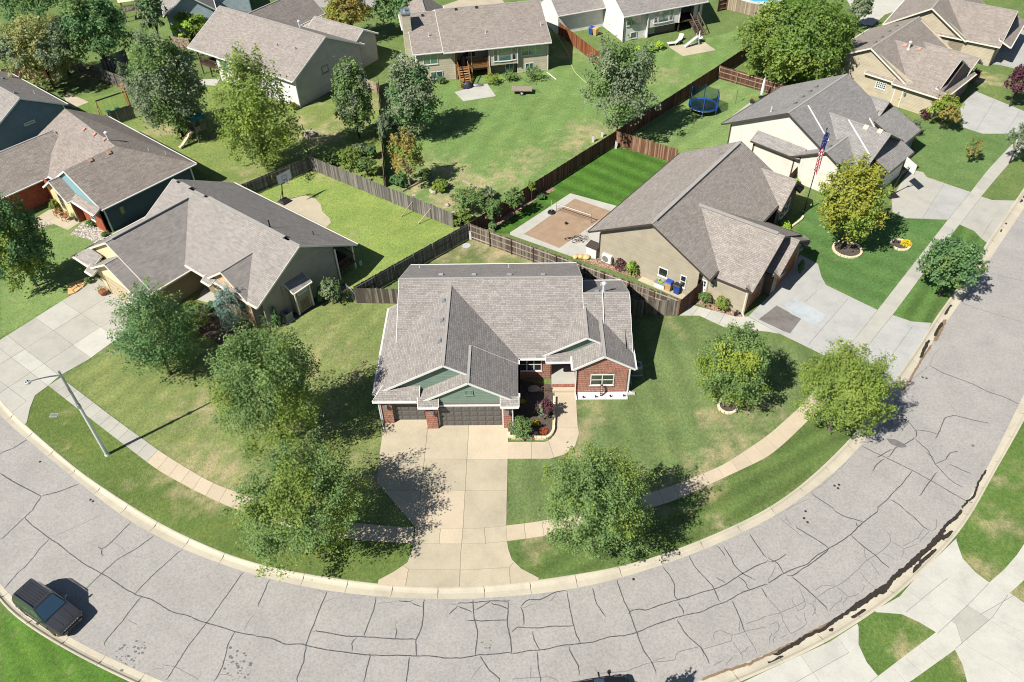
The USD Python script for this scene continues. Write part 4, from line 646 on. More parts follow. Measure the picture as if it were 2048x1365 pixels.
        if curtain:
            for c, cm in enumerate(curtain):
                if cm: s.panel(MB(), p, q, a + fw + c * iw + 0.03, a + fw + (c + 1) * iw - 0.03, z0 + fw + 0.45 * (z1 - z0), z1 - fw - 0.02, 0.003, 0.009).emit(path, 'curtain', cm)
        return path
    def door(s, p, q, a, w, h, mat, frame=None, name='door', lights=0, z0=0.0, panels=(0, 0), handle=True):
        fr = MB()
        for x0, x1, y0, y1 in ((a - 0.1, a, z0, z0 + h + 0.1), (a + w, a + w + 0.1, z0, z0 + h + 0.1), (a, a + w, z0 + h, z0 + h + 0.1)): s.panel(fr, p, q, x0, x1, y0, y1, 0.0, 0.06)
        fr.emit(s.path, 'door_frame', frame or s.trim)
        path = s.panel(MB(), p, q, a, a + w, z0, z0 + h, 0.0, 0.02).emit(s.path, name, mat)
        nc, nr = panels
        if nc:
            pw, ph = w / nc, h / nr
            for r_ in range(nr):
                for c in range(nc):
                    x0, x1, y0, y1 = a + c * pw + 0.07, a + (c + 1) * pw - 0.07, z0 + r_ * ph + 0.07, z0 + (r_ + 1) * ph - 0.07
                    O = [s._at(p, q, x, 0.024, y) for x, y in ((x0, y0), (x1, y0), (x1, y1), (x0, y1))]; I = [s._at(p, q, x, 0.05, y) for x, y in ((x0 + .05, y0 + .05), (x1 - .05, y0 + .05), (x1 - .05, y1 - .05), (x0 + .05, y1 - .05))]
                    mb = MB(); mb.poly(I)
                    for k in range(4): mb.mesh([O[k], O[(k + 1) % 4], I[(k + 1) % 4], I[k]], [(0, 1, 2, 3)])
                    mb.emit(path, 'panel', mat)
                s.panel(MB(), p, q, a, a + w, z0 + r_ * ph - 0.008, z0 + r_ * ph + 0.008, 0.0, 0.026).emit(path, 'section_joint', 'door_dark') if r_ else None
        for k in range(lights):
            r_, c = divmod(k, 3); s.panel(MB(), p, q, a + 0.1 + c * (w - .2) / 3 + .03, a + 0.1 + (c + 1) * (w - .2) / 3 - .03, z0 + h - 0.45 - r_ * .3, z0 + h - 0.2 - r_ * .3, 0.02, 0.03).emit(path, 'pane', 'glass_dark')
        if handle:
            hx = a + w * 0.5 if nc else a + w - 0.1
            s.panel(MB(), p, q, hx - 0.06, hx + 0.06, z0 + 0.95, z0 + 1.02, 0.02, 0.07).emit(path, 'handle', 'chrome')
        return path
    def plane_z(s, u, v):
        """Height of the topmost roof plane at (u, v)."""
        t = np.concatenate(s.roof.v); best = -1e9
        a, b, c = t[:, 0], t[:, 1], t[:, 2]; d = (b[:, 1] - c[:, 1]) * (a[:, 0] - c[:, 0]) + (c[:, 0] - b[:, 0]) * (a[:, 1] - c[:, 1])
        l1 = ((b[:, 1] - c[:, 1]) * (u - c[:, 0]) + (c[:, 0] - b[:, 0]) * (v - c[:, 1])) / d; l2 = ((c[:, 1] - a[:, 1]) * (u - c[:, 0]) + (a[:, 0] - c[:, 0]) * (v - c[:, 1])) / d; l3 = 1 - l1 - l2
        ok = (l1 > -1e-6) & (l2 > -1e-6) & (l3 > -1e-6)
        return (l1 * a[:, 2] + l2 * b[:, 2] + l3 * c[:, 2])[ok].max() if ok.any() else 3.0
    def on_roof(s, px, guess=4.5):
        z = guess
        for _ in range(25): u, v = s.loc(px, z); z = 0.5 * z + 0.5 * s.plane_z(u, v)
        return u, v, z
    def box_vent(s, px, mat='metal_grey', w=0.4, h=0.16):
        u, v, z = s.on_roof(px)
        e = 0.15; sl = np.array([(s.plane_z(u + e, v) - s.plane_z(u - e, v)) / (2 * e), (s.plane_z(u, v + e) - s.plane_z(u, v - e)) / (2 * e)])
        g_ = np.linalg.norm(sl); d = sl / g_ if g_ > 1e-6 else np.array([0, 1.]); n = np.array([-d[1], d[0]])
        up = np.array([*d, g_]); up /= np.linalg.norm(up); nn = np.cross(np.array([*n, 0]), up); nn = -nn if nn[2] < 0 else nn
        c = np.array([u, v, z]); q = [(-1, -1), (1, -1), (1, 1), (-1, 1)]
        lo = [c + np.array([*n, 0]) * a * w / 2 + up * b * w / 2 for a, b in q]; hi = [c + np.array([*n, 0]) * a * w * .46 + up * b * w * .46 + nn * (h if b > 0 else h * 0.75) for a, b in q]
        MB().mesh([*lo, *hi], [(3, 2, 1, 0), (4, 5, 6, 7), (0, 1, 5, 4), (1, 2, 6, 5), (2, 3, 7, 6), (3, 0, 4, 7)]).emit(s.path, 'roof_vent', mat)
    def pipe_vent(s, px, mat='metal_grey', r=0.05, h=0.45):
        u, v, z = s.on_roof(px)
        MB().cyl((u, v, z - 0.1), r * 2.2, 0.14, 8, r * 1.3).cyl((u, v, z), r, h, 8).emit(s.path, 'vent_pipe', mat)
    def flue(s, px, mat='metal_white'):
        u, v, z = s.on_roof(px)
        MB().cyl((u, v, z - 0.1), 0.22, 0.2, 10, 0.12).cyl((u, v, z), 0.11, 0.75, 10).cyl((u, v, z + 0.72), 0.2, 0.16, 10).cyl((u, v, z + 0.86), 0.2, 0.1, 10, 0.08).emit(s.path, 'flue', mat)
    def downspout(s, u, v, h, mat=None, foot=(0, -0.5)):
        mb = MB().bar((u, v, 0.15), (u, v, h), 0.085, 0.065, up=(0, 1, 0)); mb.bar((u, v, 0.16), (u + foot[0], v + foot[1], 0.05), 0.085, 0.065)
        mb.emit(s.path, 'downspout', mat or s.trim)
    def lamp(s, p, q, a, z):
        mb = MB(); s.panel(mb, p, q, a - 0.06, a + 0.06, z - 0.06, z + 0.1, 0.0, 0.05); s.panel(mb, p, q, a - 0.1, a + 0.1, z - 0.2, z + 0.02, 0.06, 0.24); s.panel(mb, p, q, a - 0.13, a + 0.13, z + 0.02, z + 0.07, 0.03, 0.27)
        mb.emit(s.path, 'wall_lamp', 'metal_galv')
    def finish(s):
        for mat, L in s.walls.items():
            for mb in L: mb.emit(s.path, 'wall', mat)
        r_ = s.roof.emit(s.path, 'roof', s.shingle)
        s.under.emit(r_, 'soffit', 'soffit'); s.fascia.emit(r_, 'fascia', s.trim)
        if not s.cap.empty(): s.cap.emit(r_, 'ridge_cap', 'ridge_cap')
def gprof(L, h0, hm, m_=None, h1=None, z0=-0.2):
    """Outline of a gable wall L long: eaves h0 and h1, peak hm at m_."""
    return [(0, z0), (L, z0), (L, h0 if h1 is None else h1), (L / 2 if m_ is None else m_, hm), (0, h0)]

# ---- the house in the middle
H = House('red brick and green sided house with three car garage facing the road bend', V(1016, 857), -1.3, 'shingle_weathered', 'trim_white')
EZ = 2.7; SL = 0.545
H.gable('u', -8.8, 6.02, 4.82, 10.85, 16.88, EZ, EZ + SL * 6.03)
H.gable('u', 5.6, 9.78, 4.82, 9.6, 14.4, EZ - 0.02, EZ + SL * 4.78 - 0.02)
H.gable('v', 1.15, 11.0, -10.05, -4.6, 0.82, EZ, 5.72)                    # the garage wing
# roof edges below the garage gables
H.facet([(-10.05, 0.42, EZ), (-6.55, 0.42, EZ), (-6.55, 1.55, EZ + 0.62), (-9.3, 1.55, EZ + 0.62)], ridge=[2])
H.gable('v', 0.25, 4.2, -6.62, -2.8, 0.82, EZ, 4.8)
for a, b in ((-6.62, -5.1), (-0.5, 0.86)): H.facet([(a, -0.2, EZ - 0.02), (b, -0.2, EZ - 0.02), (b, 0.5, EZ + 0.36), (a, 0.5, EZ + 0.36)], ridge=[2])
# entrance gables
H.gable('v', 5.0, 9.4, 2.7, 6.15, 9.75, 2.78, 4.72)
H.facet([(2.96, 4.42, EZ + 0.0), (5.25, 4.42, EZ + 0.0), (5.25, 5.25, EZ + 0.22), (2.96, 5.25, EZ + 0.22)], ridge=[2])
H.gable('v', 3.42, 8.2, 5.02, 7.4, 9.83, 2.84, 4.24)
B_, G_ = 'brick_red', 'siding_green'
fw = 2.62
# walls: garage
H.wall('siding_green', (-9.55, 8.2), (-9.55, 0.62), h=fw); H.wall(B_, (-9.6, 0.6), (-8.72, 0.6), h=fw); H.wall(B_, (-8.72, 0.72), (-8.72, 0.98), h=fw); 
H.wall('trim_white', (-8.8, 0.74), (-6.0, 0.74), [(0, 2.3), (2.8, 2.3), (2.8, 2.62), (0, 2.62)])
H.wall('trim_grey', (-8.8, 0.95), (-6.0, 0.95), h=2.4)
H.wall(B_, (-6.12, 2.0), (-6.12, 0.02), h=fw); H.wall(B_, (-6.12, 0.0), (-5.28, 0.0), h=fw); H.wall('trim_grey', (-5.32, 0.34), (-0.28, 0.34), h=2.5)
H.wall(B_, (-0.3, 0.0), (0.36, 0.0), h=fw); H.wall(B_, (0.36, 0.0), (0.36, 5.3), h=fw)
H.wall(B_, (-5.28, 0.02), (-5.28, 0.33), h=fw); H.wall(B_, (-0.3, 0.33), (-0.3, 0.02), h=fw)
L_ = 5.5; H.wall(G_, (-5.55, 0.42), (-0.05, 0.42), [(0, 2.32), (L_, 2.32), (L_, 3.0), (2.75, 4.62), (0, 3.05)])
H.wall(G_, (-9.2, 1.45), (0.0, 1.45), [(0, 2.7), (9.2, 2.7), (9.2, 2.9), (4.6, 5.5), (0, 2.95)])
H.wall('trim_white', (-5.32, 0.28), (-0.26, 0.28), [(0, 2.22), (5.06, 2.22), (5.06, 2.36), (0, 2.36)], t=0.05)
H.door((-8.72, 0.94), (-6.2, 0.94), 0.1, 2.35, 2.25, 'door_grey', 'trim_grey', 'garage_door', panels=(4, 4)); H.door((-5.28, 0.33), (-0.3, 0.33), 0.12, 4.74, 2.2, 'door_grey', 'trim_white', 'garage_door', panels=(8, 4))
H.window((-5.55, 0.42), (-0.05, 0.42), 2.45, 0.6, 3.35, 3.85, frame='siding_green', pane='siding_green')
H.lamp((-9.6, 0.6), (-8.72, 0.6), 0.45, 2.05); H.lamp((-6.12, 0), (-5.28, 0), 0.5, 2.0); H.lamp((-0.3, 0), (0.36, 0), 0.3, 2.0)
# walls: house
H.wall(B_, (0.36, 5.2), (3.45, 5.2), h=fw); H.wall(B_, (3.45, 5.2), (3.45, 6.6), h=fw); H.wall(B_, (3.45, 6.6), (5.35, 6.6), h=fw); H.wall(B_, (5.35, 6.6), (5.35, 3.62), h=fw)
H.wall(B_, (5.35, 3.6), (9.38, 3.6), gprof(4.03, 2.72, 4.05, 2.05)); H.wall(G_, (9.38, 3.6), (9.38, 14.1), [(0, -.2), (10.5, -.2), (10.5, 2.55), (6.0, 4.9), (1.3, 2.55), (0, 2.55)])
H.wall(G_, (3.3, 5.3), (9.0, 5.3), [(0, 2.6), (5.7, 2.6), (5.7, 2.7), (2.85, 4.55), (0, 2.85)])
H.wall(G_, (9.38, 14.1), (5.6, 14.1), h=fw); H.wall(G_, (5.62, 14.1), (5.62, 16.5), h=fw); H.wall(G_, (5.62, 5.0), (5.62, 16.5), [(0, 2.0), (11.5, 2.0), (11.5, 2.65), (5.85, 5.75), (0, 2.65)]); H.wall(G_, (5.6, 16.5), (-8.4, 16.5), h=fw); H.wall(G_, (-8.4, 16.5), (-8.4, 5.0), [(0, -.2), (11.5, -.2), (11.5, 2.65), (5.65, 5.75), (0, 2.65)])
H.window((0.36, 5.2), (3.45, 5.2), 0.5, 1.82, 0.95, 2.4, 3, 2, 'trim_white', curtain=['curtain_red', 'curtain_pale', 'curtain_red'])
H.panel(MB(), (0.36, 5.2), (3.45, 5.2), 0.4, 2.42, 0.78, 0.89, 0, 0.05).emit(H.path, 'window_sill', 'brick_red')
H.window((5.35, 3.6), (9.38, 3.6), 1.08, 1.84, 0.9, 2.1, 2, 2, 'trim_white', curtain=['curtain_pale', 'curtain_pale'])
for k in range(17):                                     # soldier course over and under the front window
    a = 1.02 + k * 0.115; zz = 2.13 + 0.1 * math.sin(math.pi * k / 16)
    H.panel(MB(), (5.35, 3.6), (9.38, 3.6), a, a + 0.1, zz, zz + 0.2, 0, 0.025).emit(H.path, 'brick', 'brick_red')
    H.panel(MB(), (5.35, 3.6), (9.38, 3.6), a, a + 0.1, 0.64, 0.84, 0, 0.03).emit(H.path, 'brick', 'brick_red')
H.door((3.45, 6.6), (5.35, 6.6), 0.35, 0.95, 2.05, 'door_dark', 'trim_tan', lights=3, z0=0.42)
H.lamp((3.45, 6.6), (5.35, 6.6), 1.62, 2.0)
MB().box((3.46, 4.2, 0), (5.34, 6.6, 0.42)).emit(H.path, 'porch_floor', 'concrete_white'); 
for k in range(16): MB().box((3.48 + k * 0.116, 4.02, 0), (3.58 + k * 0.116, 4.2, 0.43)).emit(H.path, 'brick', 'brick_red')
MB().box((3.5, 3.62, 0), (5.34, 4.02, 0.24)).emit(H.path, 'step', 'concrete_walk'); 
MB().box((5.5, 2.86, -0.1), (9.38, 3.58, 0.11)).emit(H.path, 'foundation_ledge', 'trim_white')
H.corner(-9.58, 0.58, fw); H.corner(0.38, -0.02, fw, 0.09); H.corner(9.42, 3.56, fw, 0.1)
H.downspout(-9.66, 0.52, 2.6, foot=(0.25, -0.75)); H.downspout(5.28, 3.5, 2.7, foot=(0.1, -0.7)); H.downspout(0.46, 4.95, 2.6, foot=(0.1, -.3)); H.downspout(9.5, 3.7, 2.7, foot=(.3, -.3))
for p in ((882, 550), (948, 550), (1019, 550), (1086, 550)): H.box_vent(p, 'metal_galv', 0.36)
for p in ((888, 603), (885, 642), (880, 684)): H.box_vent(p, 'metal_galv', 0.34)
for p in ((840, 536), (1018, 535)): H.pipe_vent(p, 'metal_white', 0.045, 0.4)
H.flue((1207, 583)); H.box_vent((1193, 583), 'metal_galv', 0.36); H.pipe_vent((1202, 571), 'metal_white', 0.05, 0.3)
H.fascia.bar((7.62, 4.9, EZ + 0.03), (7.62, 9.6, EZ + SL * 4.7 + 0.06), 0.05, 0.2)
H.finish()

# ---- the tan house on the right, its garage on the driveway
R = House('tan sided ranch house behind the flagpole driveway, heat pump on its gable wall', V(1197, 517), -38.5, 'shingle_tan', 'trim_dark')
R.gable('v', -0.42, 17.0, -1.0, 5.3, 11.4, 2.95, 6.4, 3.05, vent=True)
R.gable('u', 4.8, 14.95, 0.6, 5.75, 10.9, 2.7, 5.52, vent=True)
R.gable('u', 9.5, 15.85, 4.0, 7.35, 10.7, 2.62, 4.5)
R.gable('u', 6.0, 11.9, 13.3, 16.05, 18.8, 2.75, 4.8)
for a, b in ((0.6, 1.35),): R.facet([(14.9, a, 2.66), (14.9, 2.0, 2.66), (14.3, 2.0, 3.0), (14.3, a, 3.0)], ridge=[2], gutter=False)
for a, b in ((4.0, 5.3), (9.6, 10.7)): R.facet([(15.95, a, 2.58), (15.95, b, 2.58), (15.3, b, 2.95), (15.3, a, 2.95)], ridge=[2], gutter=False)
R.facet([(11.95, 13.3, 2.6), (11.95, 14.3, 2.6), (11.4, 14.3, 2.95), (11.4, 13.3, 2.95)], ridge=[2], gutter=False); R.facet([(11.95, 17.8, 2.6), (11.95, 18.8, 2.6), (11.4, 18.8, 2.95), (11.4, 17.8, 2.95)], ridge=[2], gutter=False)
R.facet([(8.3, 0.25, 2.78), (10.0, 0.25, 2.78), (10.0, 1.2, 3.25), (8.3, 1.2, 3.25)], ridge=[2])
T_ = 'siding_tan'
R.wall(T_, (0, 0), (10.2, 0), gprof(10.2, 3.3, 6.22, 5.3, 3.55)); R.wall(T_, (10.2, 1.0), (14.5, 1.0), h=2.62) ; R.wall(T_, (8.4, 0.62), (14.55, 0.62), h=2.62)
R.wall('brick_dark', (14.55, 0.62), (14.55, 10.6), gprof(9.98, 2.62, 5.3)); R.wall('trim_grey', (15.35, 4.3), (15.35, 10.4), gprof(6.1, 2.55, 4.3)); R.wall('brick_dark', (14.55, 4.3), (15.35, 4.3), h=2.5); R.wall('brick_dark', (15.35, 10.4), (14.5, 10.4), h=2.5)
R.wall('brick_dark', (14.5, 10.5), (10.6, 10.5), h=2.6); R.wall('brick_dark', (10.7, 10.5), (10.7, 13.6), h=2.9); R.wall('brick_dark', (10.9, 13.6), (11.4, 13.6), h=2.6); R.wall('brick_dark', (11.4, 13.6), (11.4, 18.5), gprof(4.9, 2.6, 4.5)); R.wall(T_, (11.4, 18.5), (10.2, 18.5), h=2.6); R.wall(T_, (10.2, 16.7), (0, 16.7), gprof(10.2, 3.2, 6.2, 4.9)); R.wall(T_, (0, 16.7), (0, 0), h=2.9)
R.door((15.35, 4.3), (15.35, 10.4), 0.75, 4.5, 2.15, 'door_brown', 'trim_tan', 'garage_door', panels=(8, 4)); R.door((14.55, 0.62), (14.55, 4.2), 0.55, 2.5, 2.15, 'door_brown', 'trim_tan', 'garage_door', panels=(4, 4))
R.wall('brick_dark', (14.62, 3.75), (14.62, 4.25), h=2.5)
R.lamp((15.35, 4.3), (15.35, 10.4), 5.7, 1.9)
R.window((11.4, 13.6), (11.4, 18.5), 1.2, 1.0, 0.6, 2.2, 1, 2, 'trim_cream'); R.window((11.4, 13.6), (11.4, 18.5), 2.5, 1.0, 0.6, 2.2, 1, 2, 'trim_cream')
R.window((0, 0), (10.2, 0), 6.35, 0.95, 1.0, 1.95, frame='trim_white'); R.window((0, 0), (10.2, 0), 8.55, 0.6, 0.75, 2.05, 1, 2, 'trim_white')
R.door((8.4, 0.62), (14.55, 0.62), 1.55, 0.9, 2.05, 'trim_white', 'trim_tan', lights=6)
R.lamp((8.4, 0.62), (14.55, 0.62), 2.95, 2.0)
R.downspout(0.03, -0.05, 2.9, 'trim_dark', (-0.5, -.2)); R.downspout(14.5, 0.55, 2.6, 'trim_cream', (0.3, -0.2)); R.corner(14.6, 0.58, 2.6, 0.12, mat='trim_tan')
u, v, z = R.on_roof((1437, 312)); MB().bar((u, v, z), (u, v, z + 0.7), 0.05).bar((u - .35, v, z + .7), (u + .3, v, z + .72), 0.03).bar((u, v - .3, z + .62), (u, v + .3, z + .62), 0.025).emit(R.path, 'aerial', 'metal_galv')
R.box_vent((1338, 505), 'metal_grey', 0.01) if False else None
R.finish()

# ---- the taupe house on the left
L = House('grey roofed taupe house with two garage gables, left of the fence gate', V(683, 561), -38.5, 'shingle_weathered', 'trim_cream')
L.gable('u', -17.9, 0.12, -9.1, -3.6, 2.5, 3.05, 6.2, 2.72, vent=False)
L.ridge((-17.2, -3.6, 6.2), (-14.5, -3.6, 6.2), True); L.ridge((-13.0, -3.6, 6.2), (-1.2, -3.6, 6.2), True)
L.gable('v', -13.0, -3.9, -19.9, -14.6, -9.3, 2.72, 5.78, vent=True)
L.facet([(-19.9, -14.25, 2.72), (-16.7, -14.25, 2.72), (-16.7, -13.0, 3.4), (-18.7, -13.0, 3.4)], ridge=[2])
L.gable('v', -14.35, -9.5, -17.05, -13.2, -9.3, 2.68, 4.86)
for a, b in ((-17.05, -15.9), (-10.4, -9.3)): L.facet([(a, -14.75, 2.62), (b, -14.75, 2.62), (b, -14.0, 3.02), (a, -14.0, 3.02)], ridge=[2])
L.gable('v', -9.15, -4.6, -6.75, -3.95, -1.15, 3.0, 5.0)
for a, b in ((-6.95, -5.7),): L.facet([(a, -9.55, 2.92), (b, -9.55, 2.92), (b, -8.85, 3.3), (a, -8.85, 3.3)], ridge=[2])
L.facet([(-1.1, -9.2, 2.95), (-1.1, -6.0, 2.95), (-1.75, -6.0, 3.25), (-1.75, -9.2, 3.25)], ridge=[2])
W_ = 'siding_taupe'
L.wall(W_, (-0.2, -8.4), (-0.2, 0), [(0, -.2), (8.4, -.2), (8.4, 3.9), (4.8, 6.0), (0, 3.2)]); L.wall(W_, (-1.35, -8.8), (-1.35, -5.2), h=2.95); L.wall(W_, (-1.35, -6.3), (-0.2, -6.3), h=3.4); L.wall('stone_peach', (-6.6, -8.85), (-1.35, -8.85), gprof(5.25, 2.9, 4.8, 2.65)); L.wall('stone_peach', (-6.6, -5.5), (-6.6, -8.85), h=2.8)
L.wall('stucco_olive', (-9.7, -8.3), (-6.6, -8.3), h=2.9); L.wall('stucco_olive', (-9.7, -13.7), (-9.7, -8.3), h=2.7); L.wall('stucco_tan', (-16.6, -13.9), (-9.7, -13.9), gprof(6.9, 2.7, 4.6, 3.4)); L.wall('stucco_tan', (-19.4, -13.1), (-16.6, -13.1), h=2.65); L.wall('stucco_tan', (-19.4, -12.75), (-10.0, -12.75), [(0, 2.7), (9.4, 2.7), (9.4, 3.0), (4.7, 5.6), (0, 3.0)]); L.wall('stone_peach', (-16.6, -12.9), (-16.6, -13.9), h=2.6)
L.wall(W_, (-19.4, -4), (-19.4, -13.1), h=2.6); L.wall(W_, (-0.2, 0), (-17.5, 0), h=3.6); L.wall(W_, (-17.5, 0), (-17.5, -8.6), [(0, -.2), (8.6, -.2), (8.6, 3.2), (3.6, 6.0), (0, 3.9)])
L.door((-16.6, -13.9), (-9.7, -13.9), 1.0, 4.6, 2.2, 'door_tan', 'trim_tan', 'garage_door', panels=(8, 4)); L.door((-19.4, -13.1), (-16.6, -13.1), 0.3, 2.2, 2.2, 'door_tan', 'trim_tan', 'garage_door', panels=(4, 4))
L.window((-6.6, -8.85), (-1.35, -8.85), 3.4, 1.2, 0.8, 2.1, 1, 2, 'trim_cream')
MB().wall((-0.1, -5.65), (0.55, -5.65), [(0, -.1), (.65, -.1), (.65, 2.75), (0, 3.05)]).wall((0.55, -5.65), (0.55, -3.95), [(0, -.1), (1.7, -.1), (1.7, 2.75), (0, 2.75)]).wall((0.55, -3.95), (-0.1, -3.95), [(0, -.1), (.65, -.1), (.65, 3.05), (0, 2.75)]).emit(L.path, 'bay', W_)
L.facet([(0.78, -5.85, 2.72), (0.78, -3.75, 2.72), (-0.18, -3.75, 3.28), (-0.18, -5.85, 3.28)], ridge=[2])
L.window((0.55, -5.65), (0.55, -3.95), 0.35, 1.1, 2.05, 2.4, frame='trim_white', pane='glass_blue'); L.corner(0.6, -5.62, 2.7, 0.12); L.corner(0.6, -3.98, 2.7, 0.12); L.corner(-0.15, 0.02, 3.5, 0.14)
tr = MB()
for k in range(5):
    a = -5.2 + k * 0.2; tr.bar((0.6, a, 0.25), (0.6, a, 1.25 + 0.25 * math.sin(math.pi * (k + .5) / 5)), 0.025)
    tr.bar((0.6, -5.25, 0.35 + .2 * k), (0.6, -4.35, 0.35 + .2 * k), 0.022)
tr.emit(L.path, 'trellis', 'rust_metal')
dk = MB(); dk.box((-5.6, 0.05, 0.75), (-0.15, 2.15, 0.9)); dk.emit(L.path, 'deck', 'deck_dark')
rl = MB()
for a, b in (((-5.55, 2.1), (-0.2, 2.1)), ((-0.2, 0.1), (-0.2, 2.1)), ((-5.55, .1), (-5.55, 2.1))):
    rl.bar((*a, 1.8), (*b, 1.8), 0.12, 0.05); rl.bar((*a, 1.05), (*b, 1.05), 0.05)
    n = int(np.hypot(b[0] - a[0], b[1] - a[1]) / 0.14)
    for k in range(n + 1): t = k / n; rl.bar((a[0] + (b[0] - a[0]) * t, a[1] + (b[1] - a[1]) * t, .9), (a[0] + (b[0] - a[0]) * t, a[1] + (b[1] - a[1]) * t, 1.8), 0.03)
rl.emit(L.path, 'deck_railing', 'deck_dark')
for a in (-5.5, -.25): MB().bar((a, 2.1, 0), (a, 2.1, 2.6), 0.13).emit(L.path, 'deck_post', 'trim_cream')
L.pipe_vent((540, 454), 'metal_black', 0.06, 0.7); L.pipe_vent((627, 470), 'metal_black', 0.04, 0.4)
L.finish()

# ---- white and cream house behind the flagpole
F = House('cream sided house with white roof valleys, behind the flagpole', V(1454, 296), -46, 'shingle_grey', 'trim_dark')
F.gable('v', -0.42, 12.0, -0.95, 6.4, 13.6, 2.8, 6.7)
F.gable('u', 5.6, 15.4, 0.4, 4.7, 9.0, 3.1, 5.55); F.gable('v', -1.35, 5.2, 8.3, 11.75, 15.2, 2.8, 4.65); F.gable('u', 7.0, 11.7, 9.9, 12.3, 14.7, 3.4, 5.0)
F.facet([(17.1, 2.6, 2.75), (17.1, 8.2, 2.75), (14.2, 8.2, 4.1), (14.2, 2.6, 4.1)]); F.facet([(15.6, 8.6, 2.75), (15.6, 13.2, 2.75), (12.0, 13.2, 4.3), (12.0, 8.6, 4.3)])
F.facet([(3.4, -1.35, 2.75), (9.2, -1.35, 2.75), (9.2, -0.1, 3.45), (3.4, -0.1, 3.45)], ridge=[2])
C_ = 'siding_cream'
F.wall(C_, (0, 0), (13.0, 0), gprof(13, 3.2, 6.5, 6.4)); F.wall(C_, (3.7, -1.0), (9.0, -1.0), h=2.75); F.wall(C_, (3.7, 0), (3.7, -1), h=2.8); F.wall(C_, (8.6, -1.05), (14.9, -1.05), gprof(6.3, 2.75, 4.5, 3.15)); F.wall(C_, (14.9, -1.05), (14.9, 4.0), h=2.7); F.wall(C_, (0, 11.6), (0, 0), h=2.8); F.wall(C_, (13, 11.6), (0, 11.6), gprof(13, 3.2, 6.4, 6.6)); F.wall('brick_dark', (13.2, 0.6), (13.2, 9.0), gprof(8.4, 3.2, 5.4)); F.wall('brick_dark', (13.2, 9), (13.2, 14.4), h=3.2); F.wall('brick_dark', (11.3, 10), (11.3, 14.5), gprof(4.5, 3.6, 4.85)); F.wall('brick_dark', (16.6, 2.8), (16.6, 8.0), h=2.7); F.wall('brick_dark', (14.9, 2.8), (16.6, 2.8), h=2.7); F.wall('siding_slate', (15.2, 8.8), (15.2, 13.0), h=2.7); F.wall(C_, (13.2, 14.4), (9, 14.4), h=3)
F.door((16.6, 2.8), (16.6, 8.0), 0.4, 4.4, 2.2, 'trim_cream', 'trim_dark', 'garage_door', panels=(8, 4)); F.window((15.2, 8.8), (15.2, 13.0), 1.0, 1.6, 0.8, 2.2, 2, 2, 'trim_white')
F.corner(0.02, -0.02, 2.9, 0.12); F.corner(3.66, -1.04, 2.7, 0.1); F.corner(8.58, -1.1, 2.7, 0.1); F.corner(14.9, -1.08, 2.7, 0.1)
for a, b in (((1616, 212), (1657, 283)), ((1697, 241), (1738, 310)), ((1708, 182), (1750, 252))):
    A, Bq = F.on_roof(a, 5), F.on_roof(b, 4); MB().bar(np.array(A) + [0, 0, .05], np.array(Bq) + [0, 0, .05], 0.14, 0.04).emit(F.path, 'valley_flashing', 'trim_white')
for p in ((1591, 208), (1606, 195), (1621, 184), (1633, 175), (1646, 165), (1658, 155), (1660, 294)): F.box_vent(p, 'metal_grey', 0.36)
for p in ((1732, 256), (1760, 264)): F.box_vent(p, 'plastic_cream', 0.5)
F.pipe_vent((1542, 224), 'metal_white', 0.07, 0.6)
F.finish()

# ---- beige house with the square window grid
X = House('beige gabled house with a square glass block window, right of the willow', V(1866, 235), -46, 'shingle_brown', 'trim_cream')
X.gable('v', -0.4, 12.6, -15.2, -9.4, -3.6, 2.7, 5.85); X.gable('u', -9.3, -0.5, -0.35, 4.6, 9.5, 2.75, 5.45); X.gable('u', -7, 0.2, 6.6, 9.0, 11.4, 2.9, 4.4)
X.facet([(0.6, 0.2, 2.7), (0.6, 8.5, 2.7), (-0.9, 8.5, 3.4), (-0.9, 0.2, 3.4)]); X.facet([(-5.6, -0.8, 2.75), (0.4, -0.8, 2.75), (0.4, 0.1, 3.2), (-5.6, 0.1, 3.2)], ridge=[2])
D_ = 'siding_sand'
X.wall(D_, (-14.7, 0), (-3.0, 0), gprof(11.7, 2.7, 5.7, 5.3, 3.0)); X.wall(D_, (-5.6, -0.35), (0, -0.35), h=2.75); X.wall('brick_dark', (0, -0.35), (0, 9.0), gprof(9.35, 2.7, 5.2)); X.wall(D_, (-3, 12.2), (-14.7, 12.2), gprof(11.7, 2.7, 5.7)); X.wall(D_, (-14.7, 12.2), (-14.7, 0), h=2.7); X.wall('brick_dark', (0, 9), (-3, 12.2), h=2.7)
X.window((-14.7, 0), (-3.0, 0), 7.0, 1.3, 1.3, 2.6, 5, 5, 'trim_white'); X.door((-5.6, -0.35), (0, -0.35), 0.5, 0.9, 2.05, 'door_tan', 'trim_white'); X.lamp((-5.6, -.35), (0, -.35), 1.75, 1.9)
X.door((0, -0.35), (0, 9), 0.7, 4.8, 2.2, 'door_tan', 'trim_tan', 'garage_door', panels=(8, 4))
for p in ((1810, 92), (1839, 99), (1870, 106), (1901, 113)): X.box_vent(p, 'vent_red', 0.42)
for p in ((1751, 86), (1764, 76), (1779, 64), (1793, 53), (1806, 43)): X.box_vent(p, 'metal_grey', 0.36)
X.flue((1817, 98)); X.finish()
Y = House('farthest beige gabled house at the top right of the street', X.o + X.u * -0.4 + X.v_ * 18.3, -36, 'shingle_brown', 'trim_cream')
Y.gable('v', -0.5, 13, -14.5, -9.2, -4.0, 2.7, 5.9); Y.gable('u', -9, 0.1, -0.3, 5.4, 11.0, 2.75, 5.5); Y.facet([(1.2, .5, 2.7), (1.2, 10.5, 2.7), (-0.4, 10.5, 3.4), (-0.4, .5, 3.4)])
